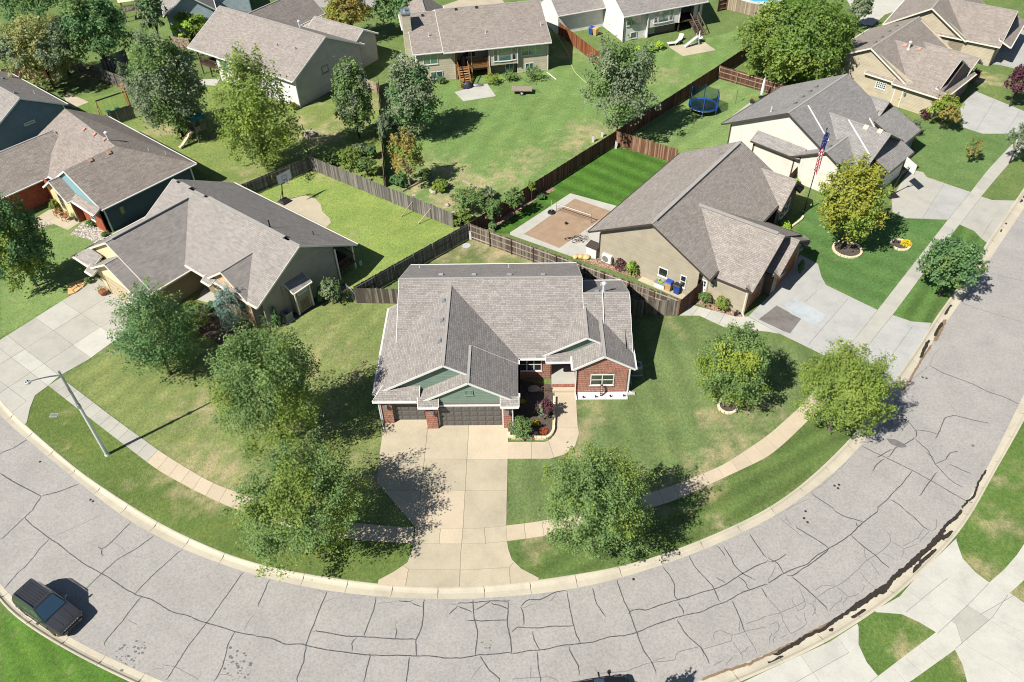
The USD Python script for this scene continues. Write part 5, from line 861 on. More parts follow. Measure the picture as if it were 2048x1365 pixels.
Y.wall(D_, (-14, 0), (-4.2, 0), gprof(9.8, 2.7, 5.75, 4.8, 3.0)); Y.wall(D_, (-6, -.0), (-0.3, -.0), h=2.75); Y.wall('brick_dark', (-0.3, 0), (-0.3, 10.6), gprof(10.6, 2.7, 5.3)); Y.wall(D_, (-14, 12.6), (-14, 0), h=2.7); Y.wall(D_, (-4.4, 12.6), (-14, 12.6), gprof(9.6, 2.7, 5.7)); Y.wall('brick_dark', (-.3, 10.6), (-4.4, 10.6), h=2.6)
Y.door((-0.3, 0), (-0.3, 10.6), 1, 4.8, 2.2, 'door_tan', 'trim_tan', 'garage_door', panels=(8, 4)); Y.finish()

# ---- house with the cedar stair in the middle of the back row
E = House('beige walk-out house with cedar deck stair at the top centre', V(1092, 141), 10, 'shingle_brown', 'trim_white')
E.gable('u', -13.5, 0.55, -0.72, 6.4, 13.4, 4.05, 6.85); E.gable('u', -17.35, -13.3, -0.1, 6.6, 13.3, 3.95, 6.6)
E.gable('v', 8, 15, -17.9, -14.7, -11.6, 4.0, 6.3)
S_ = 'siding_beige'
E.wall(S_, (-3.9, 0), (0.2, 0), h=4.05); E.wall(S_, (-7.6, -0.35), (-3.9, -0.35), h=4.0, z0=1.55); E.wall(S_, (-3.9, -.35), (-3.9, 0.1), h=4.0, z0=1.55); E.wall('trim_grey', (-7.6, 0.5), (-3.9, 0.5), h=1.6); E.wall(S_, (-12.0, 2.2), (-7.6, 2.2), h=4.3); E.wall(S_, (-7.6, 2.2), (-7.6, -0.35), h=4.0); E.wall(S_, (-12.0, 0), (-12.0, 2.2), h=4); E.wall(S_, (-16.9, 0.2), (-12.0, 0.2), h=4.0); E.wall('siding_white', (-16.9, 13.0), (-16.9, 0.2), [(0, -.2), (12.8, -.2), (12.8, 4.0), (6.4, 6.45), (0, 4.0)]); E.wall(S_, (0.2, 0), (0.2, 13), [(0, -.2), (13, -.2), (13, 4.2), (6.4, 6.7), (0, 4.2)]); E.wall(S_, (0.2, 13), (-16.9, 13), h=4)
E.window((-3.9, 0), (0.2, 0), 0.6, 2.75, 2.3, 3.6, 3, 2, 'trim_white', 'glass_teal'); E.window((-3.9, 0), (0.2, 0), 1.1, 1.1, 0.25, 1.25, 2, 1, 'trim_white', 'glass_blue'); E.window((-7.6, -.35), (-3.9, -.35), 0.55, 0.6, 2.05, 3.7, 1, 2, 'trim_white'); E.window((-7.6, -.35), (-3.9, -.35), 1.2, 1.7, 2.0, 3.75, 1, 1, 'trim_white', 'glass_teal'); E.window((-7.6, -.35), (-3.9, -.35), 2.95, 0.6, 2.05, 3.7, 1, 2, 'trim_white'); E.window((-7.6, .5), (-3.9, .5), 2.2, 1.1, 0.3, 1.3, 2, 1, 'trim_white', 'glass_blue')
E.window((-16.9, .2), (-12, .2), 0.8, 1.9, 2.3, 3.6, 2, 2, 'trim_white', 'glass_teal'); E.window((-16.9, .2), (-12, .2), 1.6, 1.6, 0.3, 1.3, 2, 1, 'trim_white', 'glass_blue'); E.window((-12, 2.2), (-7.6, 2.2), 1.2, 1.8, 1.9, 3.9, 2, 1, 'trim_white')
E.corner(0.2, 0, 4, 0.14); E.corner(-3.9, -.37, 4, 0.12, 1.5); E.corner(-16.9, .18, 4, .14); E.corner(-7.62, -.37, 4, .12, 1.5)
MB().box((-18.0, 3.6, -.1), (-16.95, 5.2, 7.6)).emit(E.path, 'chimney', 'siding_beige'); MB().box((-18.1, 3.5, 7.6), (-16.85, 5.3, 7.75)).cyl((-17.5, 4.4, 7.75), .22, .4).emit(E.path, 'chimney_cap', 'metal_galv')
for a in range(11): MB().box((-11.9 + .01, 0.02 + a * 0.2, 1.55), (-7.7, 0.2 + a * 0.2, 1.62)).emit(E.path, 'deck_board', 'deck_cedar')
MB().box((-11.9, -0.06, 1.3), (-7.7, 0.0, 1.62)).emit(E.path, 'deck_beam', 'deck_cedar')
for u_ in (-11.85, -9.9, -7.75): MB().bar((u_, 0, 0), (u_, 0, 2.55 if u_ > -9 else 4.0), 0.13).emit(E.path, 'deck_post', 'deck_cedar')
rl = MB(); rl.bar((-10.4, 0, 2.5), (-7.75, 0, 2.5), .12, .05); rl.bar((-10.4, 0, 1.75), (-7.75, 0, 1.75), .05)
for k in range(19): rl.bar((-10.4 + k * .145, 0, 1.62), (-10.4 + k * .145, 0, 2.5), .04)
rl.emit(E.path, 'deck_railing', 'deck_cedar')
for k in range(8): MB().box((-11.7, -0.3 - k * 0.3, 1.38 - k * 0.19), (-10.5, -0.02 - k * 0.3, 1.43 - k * 0.19)).emit(E.path, 'stair_tread', 'deck_cedar')
for u_ in (-11.75, -10.45):
    MB().bar((u_, 0, 1.5), (u_, -2.5, 0.0), .05, .28).emit(E.path, 'stair_stringer', 'deck_cedar')
    mb = MB().bar((u_, 0, 2.5), (u_, -2.5, 0.95), .07, .1).bar((u_, -2.45, 0), (u_, -2.45, 1.0), .1)
    for k in range(1, 8): mb.bar((u_, -k * .3, 1.5 - k * .18), (u_, -k * .3, 2.45 - k * .19), .03)
    mb.emit(E.path, 'stair_railing', 'deck_cedar')
for p in ((912, 20), (953, 16), (993, 11), (1032, 6), (845, 32)): E.box_vent(p, 'metal_black', .34)
for p in ((971, 66), (858, 73), (1082, 52)): E.pipe_vent(p, 'metal_white', .06, .5)
E.finish()

# ---- grey house with the covered deck, upper left
U = House('grey sided walk-out house with covered corner deck, upper left', V(601, 216), -35, 'shingle_tan', 'trim_white')
U.gable('u', -19.0, 0.35, -0.6, 5.9, 12.3, 3.75, 7.0); U.gable('v', 6, 17.5, -18.5, -15, -11.6, 3.7, 6.4); U.gable('u', -9.5, -0.7, 11.2, 13.6, 16.2, 3.6, 5.0)
Q_ = 'siding_grey'
U.wall(Q_, (0, 0), (0, 11.9), gprof(11.9, 3.75, 6.8)); U.wall('siding_white', (-14.5, 0), (0, 0), h=3.75); U.wall('siding_white', (-14.5, 3.2), (-14.5, 0), h=3.7); U.wall('siding_white', (-18.4, 3.2), (-14.5, 3.2), h=4.2); U.wall(Q_, (-18.4, 11.9), (-18.4, 3.2), [(0, -.2), (8.7, -.2), (8.7, 5.2), (6, 6.7), (0, 3.7)]); U.wall(Q_, (0, 11.9), (-18, 11.9), h=3.7); U.wall(Q_, (-1, 11.9), (-1, 16), gprof(4.1, 3.5, 4.8)); U.wall(Q_, (-1, 16), (-9, 16), h=3.5)
U.window((0, 0), (0, 11.9), 4.6, 1.1, 2.6, 3.5, 1, 1, 'trim_grey', 'siding_grey'); U.window((-14.5, 0), (0, 0), 0.6, 1.6, 1.6, 3.3, 1, 1, 'trim_white', 'glass_teal'); U.window((-14.5, 0), (0, 0), 2.8, 0.8, 1.8, 3.3, 1, 2, 'trim_white', 'glass_blue'); U.window((-14.5, 0), (0, 0), 6.8, 1.6, 1.8, 3.2, 2, 2, 'trim_white', 'glass_blue')
U.corner(0.04, -0.04, 3.7, .16)
MB().box((-18.3, 0.05, 1.35), (-14.55, 3.15, 1.5)).emit(U.path, 'deck', 'deck_dark')
rl = MB()
for a, b in (((-18.25, .1), (-14.6, .1)), ((-18.25, .1), (-18.25, 3.1))):
    rl.bar((*a, 2.4), (*b, 2.4), .1, .05); rl.bar((*a, 1.6), (*b, 1.6), .05)
    for k in range(26): t = k / 25; rl.bar((a[0] + (b[0] - a[0]) * t, a[1] + (b[1] - a[1]) * t, 1.5), (a[0] + (b[0] - a[0]) * t, a[1] + (b[1] - a[1]) * t, 2.4), .035)
rl.emit(U.path, 'deck_railing', 'deck_dark')
for a in ((-18.2, .1), (-16.4, .1)): MB().bar((*a, 0), (*a, 3.75 if a[0] < -17 else 1.4), .15).emit(U.path, 'deck_post', 'deck_dark')
U.flue((600, 56)); U.pipe_vent((556, 92), 'metal_black', .04, .3); U.pipe_vent((592, 99), 'metal_black', .04, .3); U.finish()

# ---- white house with the wooden stair, top right of centre
O = House('white sided walk-out house with brown deck stair at the top', V(1245, 84), 21, 'shingle_weathered', 'trim_white')
O.gable('u', -0.35, 13.0, -0.55, 5.6, 11.6, 3.75, 6.7)
O.gable('u', -7.5, 0.0, 5.5, 9.0, 12.5, 2.9, 4.9)
K_ = 'siding_white'
O.wall(K_, (0, 11.3), (0, 0), [(0, -.2), (11.3, -.2), (11.3, 3.8), (5.6, 6.55), (0, 3.8)]); O.wall(K_, (0, 0), (3.6, 0), h=3.75); O.wall(K_, (3.6, -0.4), (8.6, -0.4), h=3.8, z0=1.45); O.wall(K_, (3.6, 0), (3.6, -.4), h=3.7); O.wall('trim_grey', (3.6, .4), (8.6, .4), h=1.5); O.wall(K_, (8.6, -.4), (8.6, 2.5), h=3.8, z0=1.4); O.wall('siding_grey', (8.6, 2.5), (12.3, 2.5), h=4.2); O.wall(K_, (11.2, 0), (12.6, 0), h=3.7); O.wall(K_, (12.6, 0), (12.6, 11.3), gprof(11.3, 3.75, 6.5)); O.wall(K_, (12.6, 11.3), (0, 11.3), h=3.7); O.wall(K_, (-7.2, 6.0), (0, 6.0), h=2.9); O.wall(K_, (-7.2, 12), (-7.2, 6), gprof(6, 2.9, 4.7))
O.window((0, 0), (3.6, 0), 0.4, 2.4, 2.1, 3.4, 3, 2, 'trim_white', 'glass_teal'); O.window((0, 0), (3.6, 0), 1.2, 1.0, .2, 1.1, 1, 1, 'trim_white', 'glass_blue'); O.window((3.6, -.4), (8.6, -.4), .9, .6, 1.95, 3.5, 1, 2, 'trim_white'); O.window((3.6, -.4), (8.6, -.4), 1.6, 1.7, 1.9, 3.55, 1, 1, 'trim_white', 'glass_teal'); O.window((3.6, -.4), (8.6, -.4), 3.4, .6, 1.95, 3.5, 1, 2, 'trim_white'); O.window((3.6, .4), (8.6, .4), .4, 1.2, .3, 1.2, 2, 1, 'trim_white', 'glass_blue'); O.window((0, 11.3), (0, 0), 4.6, .9, 2.0, 3.0, 1, 2, 'trim_white'); O.door((0, 11.3), (0, 0), 6.4, 0.9, 2.05, 'trim_white')
O.corner(-.03, -.03, 3.7, .14); O.corner(3.58, -.43, 3.7, .13, 1.4); O.corner(8.62, -.43, 3.7, .13, 1.4); O.downspout(-.05, -.1, 3.6, 'trim_dark')
MB().box((8.7, -.3, 1.3), (11.9, 2.4, 1.45)).emit(O.path, 'deck', 'deck_dark')
for a in ((8.75, -.25), (11.8, -.25)): MB().bar((*a, 0), (*a, 3.75), .15).emit(O.path, 'deck_post', 'deck_dark')
for k in range(8): MB().box((10.5, -0.6 - k * .3, 1.2 - k * .16), (11.7, -0.32 - k * .3, 1.25 - k * .16)).emit(O.path, 'stair_tread', 'deck_dark')
for u_ in (10.45, 11.75):
    mb = MB().bar((u_, -.3, 1.35), (u_, -2.8, 0), .05, .26); mb.emit(O.path, 'stair_stringer', 'deck_dark')
    mb = MB().bar((u_, -.3, 2.35), (u_, -2.8, .95), .08, .1).bar((u_, -2.75, 0), (u_, -2.75, 1.0), .1).bar((u_, -1.4, .7), (u_, -1.4, 1.7), .08).emit(O.path, 'stair_railing', 'wood_grey')
O.finish()

# ---- brick and slate blue house on the left edge
Bk = House('orange brick house with slate blue side wall and cream stone entry, left edge', V(233, 467), 50, 'shingle_brown', 'trim_white')
pk = (5.2, 5.1, 5.75); zz = 2.9
Bk.facet([(-0.35, 0.25, zz), (10.6, 0.25, zz), pk, (-0.6, 4.9, 5.7)], ridge=[1, 2])
Bk.facet([(10.6, 0.25, zz), (10.6, 17.5, zz), (6.4, 17.5, 5.6), pk], ridge=[2, 3])
Bk.facet([(-0.3, 17.5, zz - .1), (-0.3, 9.6, zz - .1), pk, (6.4, 17.5, 5.6)], ridge=[1, 2, 3]); Bk.facet([(-0.3, 9.6, zz - .1), (-0.6, 9.6, zz - .1), (-0.6, 4.9, 5.7), pk], ridge=[0, 2, 3], gutter=False)
Bk.gable('u', -8.5, 3.5, 10.7, 15.2, 19.7, 2.75, 5.0)
Bk.facet([(-1.2, 0.3, 2.7), (-1.2, 4.6, 2.7), (-0.45, 4.6, 3.1), (-0.45, 0.3, 3.1)], ridge=[2]); Bk.gable('u', -1.7, 2.0, 4.5, 6.9, 9.3, 2.75, 4.3)
M_ = 'siding_slate'
Bk.wall(M_, (0, 0.6), (9.9, 0.6), h=2.85); Bk.wall(M_, (9.9, .6), (9.9, 17), h=2.85); Bk.wall('brick_orange', (-0.6, 4.6), (-0.6, 0.6), h=2.85); Bk.wall('teal_panel', (-.42, 9.3), (-.42, .6), [(0, 2.7), (8.7, 2.7), (8.7, 3.0), (4.4, 5.55), (0, 3.0)]); Bk.wall('stone_cream', (-1.3, 9.0), (-1.3, 4.8), gprof(4.2, 2.75, 4.15)); Bk.wall('brick_orange', (-1.3, 4.8), (-.6, 4.8), h=2.7); Bk.wall('brick_orange', (-8.2, 11.2), (-1.0, 11.2), h=2.75); Bk.wall('brick_orange', (-8.2, 19), (-8.2, 11.2), gprof(7.8, 2.7, 4.8)); Bk.wall('brick_orange', (-1.0, 11.2), (-1.0, 9.0), h=2.8)
Bk.window((-0.6, 4.6), (-0.6, 0.6), 1.6, .8, .8, 2.1, 1, 2, 'trim_white'); Bk.window((-1.3, 9), (-1.3, 4.8), 1.6, .75, .9, 2.5, 2, 3, 'trim_grey'); Bk.corner(-.05, .55, 2.8, .14); Bk.corner(9.95, .55, 2.8, .14)
Bk.window((0, .6), (9.9, .6), 1.4, .5, 1.2, 2.1, 1, 1, 'trim_grey')
for p in ((169, 260), (190, 270), (210, 280), (218, 306), (181, 321)): Bk.box_vent(p, 'vent_red', .4)
Bk.flue((217, 280)); Bk.pipe_vent((298, 302), 'metal_white', .04, .35); Bk.pipe_vent((332, 310), 'metal_white', .04, .35)
Bk.finish()

# ---- blue house at the left edge, pale blue house at the top
N = House('slate blue gabled house with a narrow slot window at the left edge', V(139, 250), 50, 'shingle_weathered', 'trim_white')
N.gable('v', -0.4, 14, -8.8, -4.1, 0.6, 2.6, 5.25)
N.wall('siding_blue', (-8.4, 0), (0.2, 0), gprof(8.6, 2.6, 5.1, 4.3)); N.wall('siding_blue', (0.2, 0), (0.2, 13.6), h=2.6); N.wall('siding_blue', (-8.4, 13.6), (-8.4, 0), h=2.6); N.wall('siding_blue', (.2, 13.6), (-8.4, 13.6), gprof(8.6, 2.6, 5.1))
N.window((-8.4, 0), (0.2, 0), 3.6, 1.3, 1.9, 2.2, 1, 1, 'trim_white', 'glass_blue'); N.corner(.22, -.02, 2.6, .14)
for p in ((30, 187), (7, 158)): N.box_vent(p, 'metal_grey', .36)
N.pipe_vent((70, 188), 'metal_white', .05, .4)
N.finish()
Tb = House('pale blue sided house with a steep gable at the top edge', (-48.1, 115.6), 20, 'shingle_weathered', 'trim_white')
Tb.gable('v', -0.4, 11, -0.4, 3.2, 6.8, 3.2, 5.9)
Tb.wall('siding_lightblue', (0, 0), (6.4, 0), gprof(6.4, 3.2, 5.7)); Tb.wall('siding_lightblue', (6.4, 0), (6.4, 10.5), h=3.2); Tb.wall('siding_lightblue', (0, 10.5), (0, 0), h=3.2); Tb.wall('siding_lightblue', (6.4, 10.5), (0, 10.5), gprof(6.4, 3.2, 5.7))
Tb.gable('v', 5, 14, 5.5, 9, 12.5, 3.0, 5.2); Tb.wall('siding_lightblue', (6, 5.4), (12, 5.4), gprof(6, 3, 5)); Tb.wall('siding_lightblue', (12, 5.4), (12, 13.5), h=3)
Tb.finish()
# ================================================================== FENCES
def fence(label, a_px, b_px, h=1.83, mat='fence_weathered', rail='rail_pale', rails_left=True, nrail=3, post_mat=None, group=None, step=2.4, pitch=0.142, lean=0.0):
    A, B = V(*a_px), V(*b_px); L = float(np.hypot(*(B - A))); yaw = math.degrees(math.atan2(B[1] - A[1], B[0] - A[0]))
    root = thing('fence', label, 'fence', A, yaw, group=group)
    sg = 1 if rails_left else -1; rg = np.random.default_rng(int(abs(A[0] * 37 + B[1] * 91)))
    n = max(1, round(L / step))
    for k in range(n + 1):
        x = L * k / n; x = min(max(x, 0.06), L - 0.06)
        MB().box((x - 0.045, sg * 0.062 - 0.045, -0.3), (x + 0.045, sg * 0.062 + 0.045, h - 0.05 + rg.normal(0, .015))).emit(root, 'post', post_mat or mat)
    for k in range(n):
        for z in ([0.3, 0.98, h - 0.22] if nrail == 3 else [0.35, h - 0.3]):
            x0, x1 = L * k / n + 0.05, L * (k + 1) / n - 0.05; y0, y1 = sorted((sg * 0.012, sg * 0.05))
            MB().box((x0, y0, z - 0.045), (x1, y1, z + 0.045)).emit(root, 'rail', rail)
    for k in range(min(300, int(L / pitch))):
        x = (k + 0.5) * L / int(L / pitch); w = pitch * 0.485; dz = rg.normal(0, 0.018); dy = rg.normal(0, 0.004); t = 0.009; c = 0.03
        y0, y1 = -sg * 0.012 + dy - t, -sg * 0.012 + dy + t; z1 = h + dz; sk = rg.normal(0, .006)
        f = [(x - w, 0.04), (x + w, 0.04), (x + w + sk, z1 - c), (x + w - c + sk, z1), (x - w + c + sk, z1), (x - w + sk, z1 - c)]
        mb = MB(); mb.poly([(a, y0, b) for a, b in f]); mb.poly([(a, y1, b) for a, b in f][::-1])
        for i in range(6):
            p, q = f[i], f[(i + 1) % 6]; mb.mesh([(p[0], y0, p[1]), (q[0], y0, q[1]), (q[0], y1, q[1]), (p[0], y1, p[1])], [(3, 2, 1, 0)])
        mb.emit(root, 'picket', mat)
    return root
fence('weathered fence with pale rails running behind the brick house towards the bins', (939, 477.5), (1357.5, 631.5), 1.83, 'fence_weathered', 'rail_pale', False, post_mat='fence_brown')
fence('weathered fence behind the brick house running down to the arched gate', (939, 477.5), (712, 606), 1.83, 'fence_grey', 'fence_weathered', True)
fence('short weathered fence right of the brick house in its shadow', (1262, 631), (1357, 631.5), 1.75, 'fence_weathered', 'fence_weathered', True)
fence('short weathered fence between arched gate and brick house', (714, 606.5), (803, 608), 1.75, 'fence_weathered', 'fence_weathered', True)
fence('brown fence panel beside the rubbish bins', (1358, 631.5), (1400, 593.5), 1.83, 'fence_brown', 'fence_brown', True)
fence('dark fence along the sand court yard', (941, 476), (1230, 291), 1.83, 'fence_brown', 'fence_brown', True)
fence('reddish sun bleached fence at the back of the striped lawn', (1231, 291.5), (1352, 328), 1.83, 'fence_red', 'fence_red', True)
fence('dark fence behind the trampoline', (1231, 290), (1435, 157), 1.83, 'fence_brown', 'fence_brown', True)
fence('red brown fence with visible rails behind the closed parasol', (1436, 157.5), (1585, 202), 1.75, 'fence_brown', 'fence_pale', False, post_mat='rail_pale')
fence('dark fence running from the trampoline yard under the willow', (1436, 156), (1545, 83), 1.83, 'fence_brown', 'fence_brown', True)
fence('grey weathered fence with two leaning props beside the basketball lawn', (626, 341), (908, 456), 1.75, 'fence_grey', 'fence_weathered', True)
fence('grey weathered fence behind the basketball hoop', (625, 341), (455, 413), 1.75, 'fence_grey', 'fence_weathered', True)
fence('thin dark fence dividing the yard below the conical tree', (771, 376), (758, 172), 1.6, 'fence_brown', 'fence_pale', True)
fence('pale lattice fence and gate beside the grey house', (718, 176), (757, 190), 1.6, 'fence_pale', 'rail_pale', False)
fence('bright rust orange fence right of the cedar stair house', (1117, 69), (1200, 134), 1.83, 'fence_rust', 'fence_rust', True)
fence('pale brown fence at the top behind the white house', (1453, 20), (1530, 40), 1.83, 'fence_pale', 'fence_pale', True)
fence('short brown fence beside the top right corner of the white house', (1434, 24), (1452, 20), 1.83, 'fence_brown', 'fence_pale', False)
fence('weathered fence at the upper left behind the round green tree', (140, 137), (262, 183), 1.8, 'fence_grey', 'fence_weathered', False)
fence('dark fence under the pale willow at the upper left', (10, 165), (142, 152), 1.8, 'fence_brown', 'fence_brown', True)
fence('weathered fence behind the dark tree at the upper left', (210, 145), (258, 124), 1.8, 'fence_grey', 'fence_weathered', True)
fence('dark fence stub left of the round green tree', (225, 252), (272, 236), 1.8, 'fence_grey', 'fence_grey', True)
fence('pale fence between the grey house deck and the pale blue house', (345, 96), (384, 101), 1.7, 'fence_pale', 'rail_pale', False)
fence('small dark fence behind the flagpole house shrubs', (1574, 378), (1592, 358), 1.8, 'fence_brown', 'fence_brown', True)
fence('brown wooden gate panels beside the white house bins', (1141, 60), (1166, 56), 1.75, 'fence_brown', 'rail_pale', False)

# ================================================================== STREET FURNITURE
base = V(214.5, 909.7); tip = V(50, 768, 9.05) - base
lp = thing('street_lamp', 'tall white street lamp on the grass verge with a long arm over the road', 'street lamp', base)
MB().tube([(0, 0, -.2), (0, 0, 5.4)], [0.15, 0.115], 12).emit(lp, 'pole', 'metal_white', smooth=40); MB().tube([(0, 0, 5.4), (0, 0, 8.78)], [0.105, 0.07], 12).emit(lp, 'upper_pole', 'metal_galv', smooth=40)
MB().cyl((0, 0, 5.25), 0.135, 0.3, 12).emit(lp, 'collar', 'metal_galv'); MB().cyl((0, 0, 8.75), .08, .12, 10).emit(lp, 'cap', 'metal_galv')
MB().cyl((0, 0, 0), .2, .12, 12, .16).emit(lp, 'base', 'metal_white')
d = tip / np.linalg.norm(tip); ln = np.linalg.norm(tip)
MB().tube([(0, 0, 8.5), (*(d * ln * .3), 8.78), (*(d * ln * .62), 8.98), (*(d * ln * .86), 9.06)], [.055, .05, .042, .035], 8).emit(lp, 'arm', 'metal_galv')
hd = MB(); n_ = np.array([-d[1], d[0]])
for f_, (w, z0, z1) in zip(range(3), ((.12, 9.0, 9.14), (.17, 8.98, 9.16), (.1, 8.99, 9.1))): pass
c0, c1 = d * ln * .83, d * ln * 1.0
hd.tm(trimesh.convex.convex_hull(np.array([[*(c0 + n_ * a * .10), z] for a in (-1, 1) for z in (9.0, 9.12)] + [[*((c0 + c1) / 2 + n_ * a * .17), z] for a in (-1, 1) for z in (8.97, 9.15)] + [[*(c1 + n_ * a * .09), z] for a in (-1, 1) for z in (8.99, 9.08)])))
hd.emit(lp, 'lamp_head', 'metal_white'); MB().cyl((*(c0 * .6 + c1 * .4), 9.14), .05, .09, 8).emit(lp, 'light_sensor', 'plastic_black'); MB().cyl((*(c0 * .25 + c1 * .75), 9.11), .05, .05, 8).emit(lp, 'light_sensor', 'plastic_black')

fb = V(1607.7, 425); fp = thing('flagpole', 'tall dark flagpole standing on the lawn between two houses', 'flagpole', fb)
MB().tube([(0, 0, -.2), (0, 0, 9.25)], [.06, .035], 8).emit(fp, 'pole', 'paint_black'); MB().tm(trimesh.creation.icosphere(1, .085).apply_translation((0, 0, 9.3))).emit(fp, 'finial', 'paint_black'); MB().cyl((0, 0, 0), .16, .08, 10).emit(fp, 'base', 'metal_grey')
fl = thing('flag', 'limp red white and blue stars and stripes flag hanging on the flagpole', 'flag', fb)
def fold(t, z):          # a limp cloth: three pleats beside the pole
    return np.array([-0.05 + 0.10 * t - 0.10 * (9.0 - z) * 0.22, -0.05 - 0.09 * math.sin(t * 9.5 + z * 1.1) - 0.05 * t, z])
def cloth(mat, name, t0, t1, ztop, zbot, lift=0.0):
    mb = MB(); n = 10
    for i in range(n):
        a, b = t0 + (t1 - t0) * i / n, t0 + (t1 - t0) * (i + 1) / n
        q = [fold(a, zbot(a)), fold(b, zbot(b)), fold(b, ztop(b)), fold(a, ztop(a))]
        for k in range(4): q[k] = q[k] + np.array([lift * -.5, -lift, 0])
        mb.mesh(q, [(0, 1, 2, 3)])
    mb.emit(fl, name, mat)
S0, S1 = -0.4, 3.6
cloth('flag_blue', 'canton', S0, S1, lambda t: 9.0 - .25 * abs(t - 1.6) * .2, lambda t: 7.55 - .28 * abs(t - 1.5))
for k in range(13):
    hi = lambda t, k=k: 7.55 - .28 * abs(t - 1.5) - k * .205; lo = lambda t, k=k: 7.55 - .28 * abs(t - 1.5) - (k + 1) * .205
    sh = max(0, k - 8) * .16
    cloth('flag_red' if k % 2 == 0 else 'flag_white', 'stripe', S0 + sh, S1 - sh, hi, lo)
rs = np.random.default_rng(3)
for k in range(22):
    t, z = S0 + .3 + (S1 - S0 - .6) * ((k * 7) % 10) / 9, 8.85 - .058 * k
    c = fold(t, z); a = np.arange(10) * math.pi / 5; r_ = np.where(np.arange(10) % 2 == 0, .055, .024)
    MB().poly([c + np.array([r_[i] * math.sin(a[i]) * .9, -.02, r_[i] * math.cos(a[i])]) for i in range(10)]).emit(fl, 'star', 'flag_white')

# ================================================================== VEHICLES
def wheel(root, x, y, r=.36, w=.23):
    t = MB(); n = 20; g_ = np.arange(n) * 2 * np.pi / n
    prof = [(r * .62, -w / 2), (r * .93, -w / 2), (r, -w / 2 + .03), (r, w / 2 - .03), (r * .93, w / 2), (r * .62, w / 2)]
    v = np.array([[x + p * math.cos(a), y + o, r + p * math.sin(a)] for p, o in prof for a in g_])
    t.mesh(v, [(i * n + j, i * n + (j + 1) % n, (i + 1) * n + (j + 1) % n, (i + 1) * n + j) for i in range(len(prof) - 1) for j in range(n)])
    p = t.emit(root, 'tyre', 'rubber'); sg = 1 if y > 0 else -1; rm = MB()
    for k in range(5):
        a = k * 2 * math.pi / 5; rm.bar((x, y + sg * (w / 2 - .03), r), (x + r * .62 * math.cos(a), y + sg * (w / 2 - .03), r + r * .62 * math.sin(a)), .09, .04, up=(0, 1, 0))
    rm.tube([(x, y + sg * (w / 2 - .09), r), (x, y + sg * (w / 2 - .07), r)], r * .62, 18); rm.tube([(x, y + sg * (w / 2 - .04), r), (x, y + sg * (w / 2), r)], .06, 8); rm.emit(p, 'rim', 'chrome')
def loft(sections):
    """Closed body through cross sections [(x, [(y, z), ...])], y mirrored."""
    rings = []
    for x, half in sections: rings.append(np.array([(x, y, z) for y, z in half] + [(x, -y, z) for y, z in half[::-1]]))
    n = len(rings[0]); mb = MB()
    for a, b in zip(rings[:-1], rings[1:]):
        for j in range(n): mb.mesh([a[j], a[(j + 1) % n], b[(j + 1) % n], b[j]], [(3, 2, 1, 0)])
    mb.poly(rings[0][::-1][::-1]); mb.poly(rings[-1][::-1]); return mb
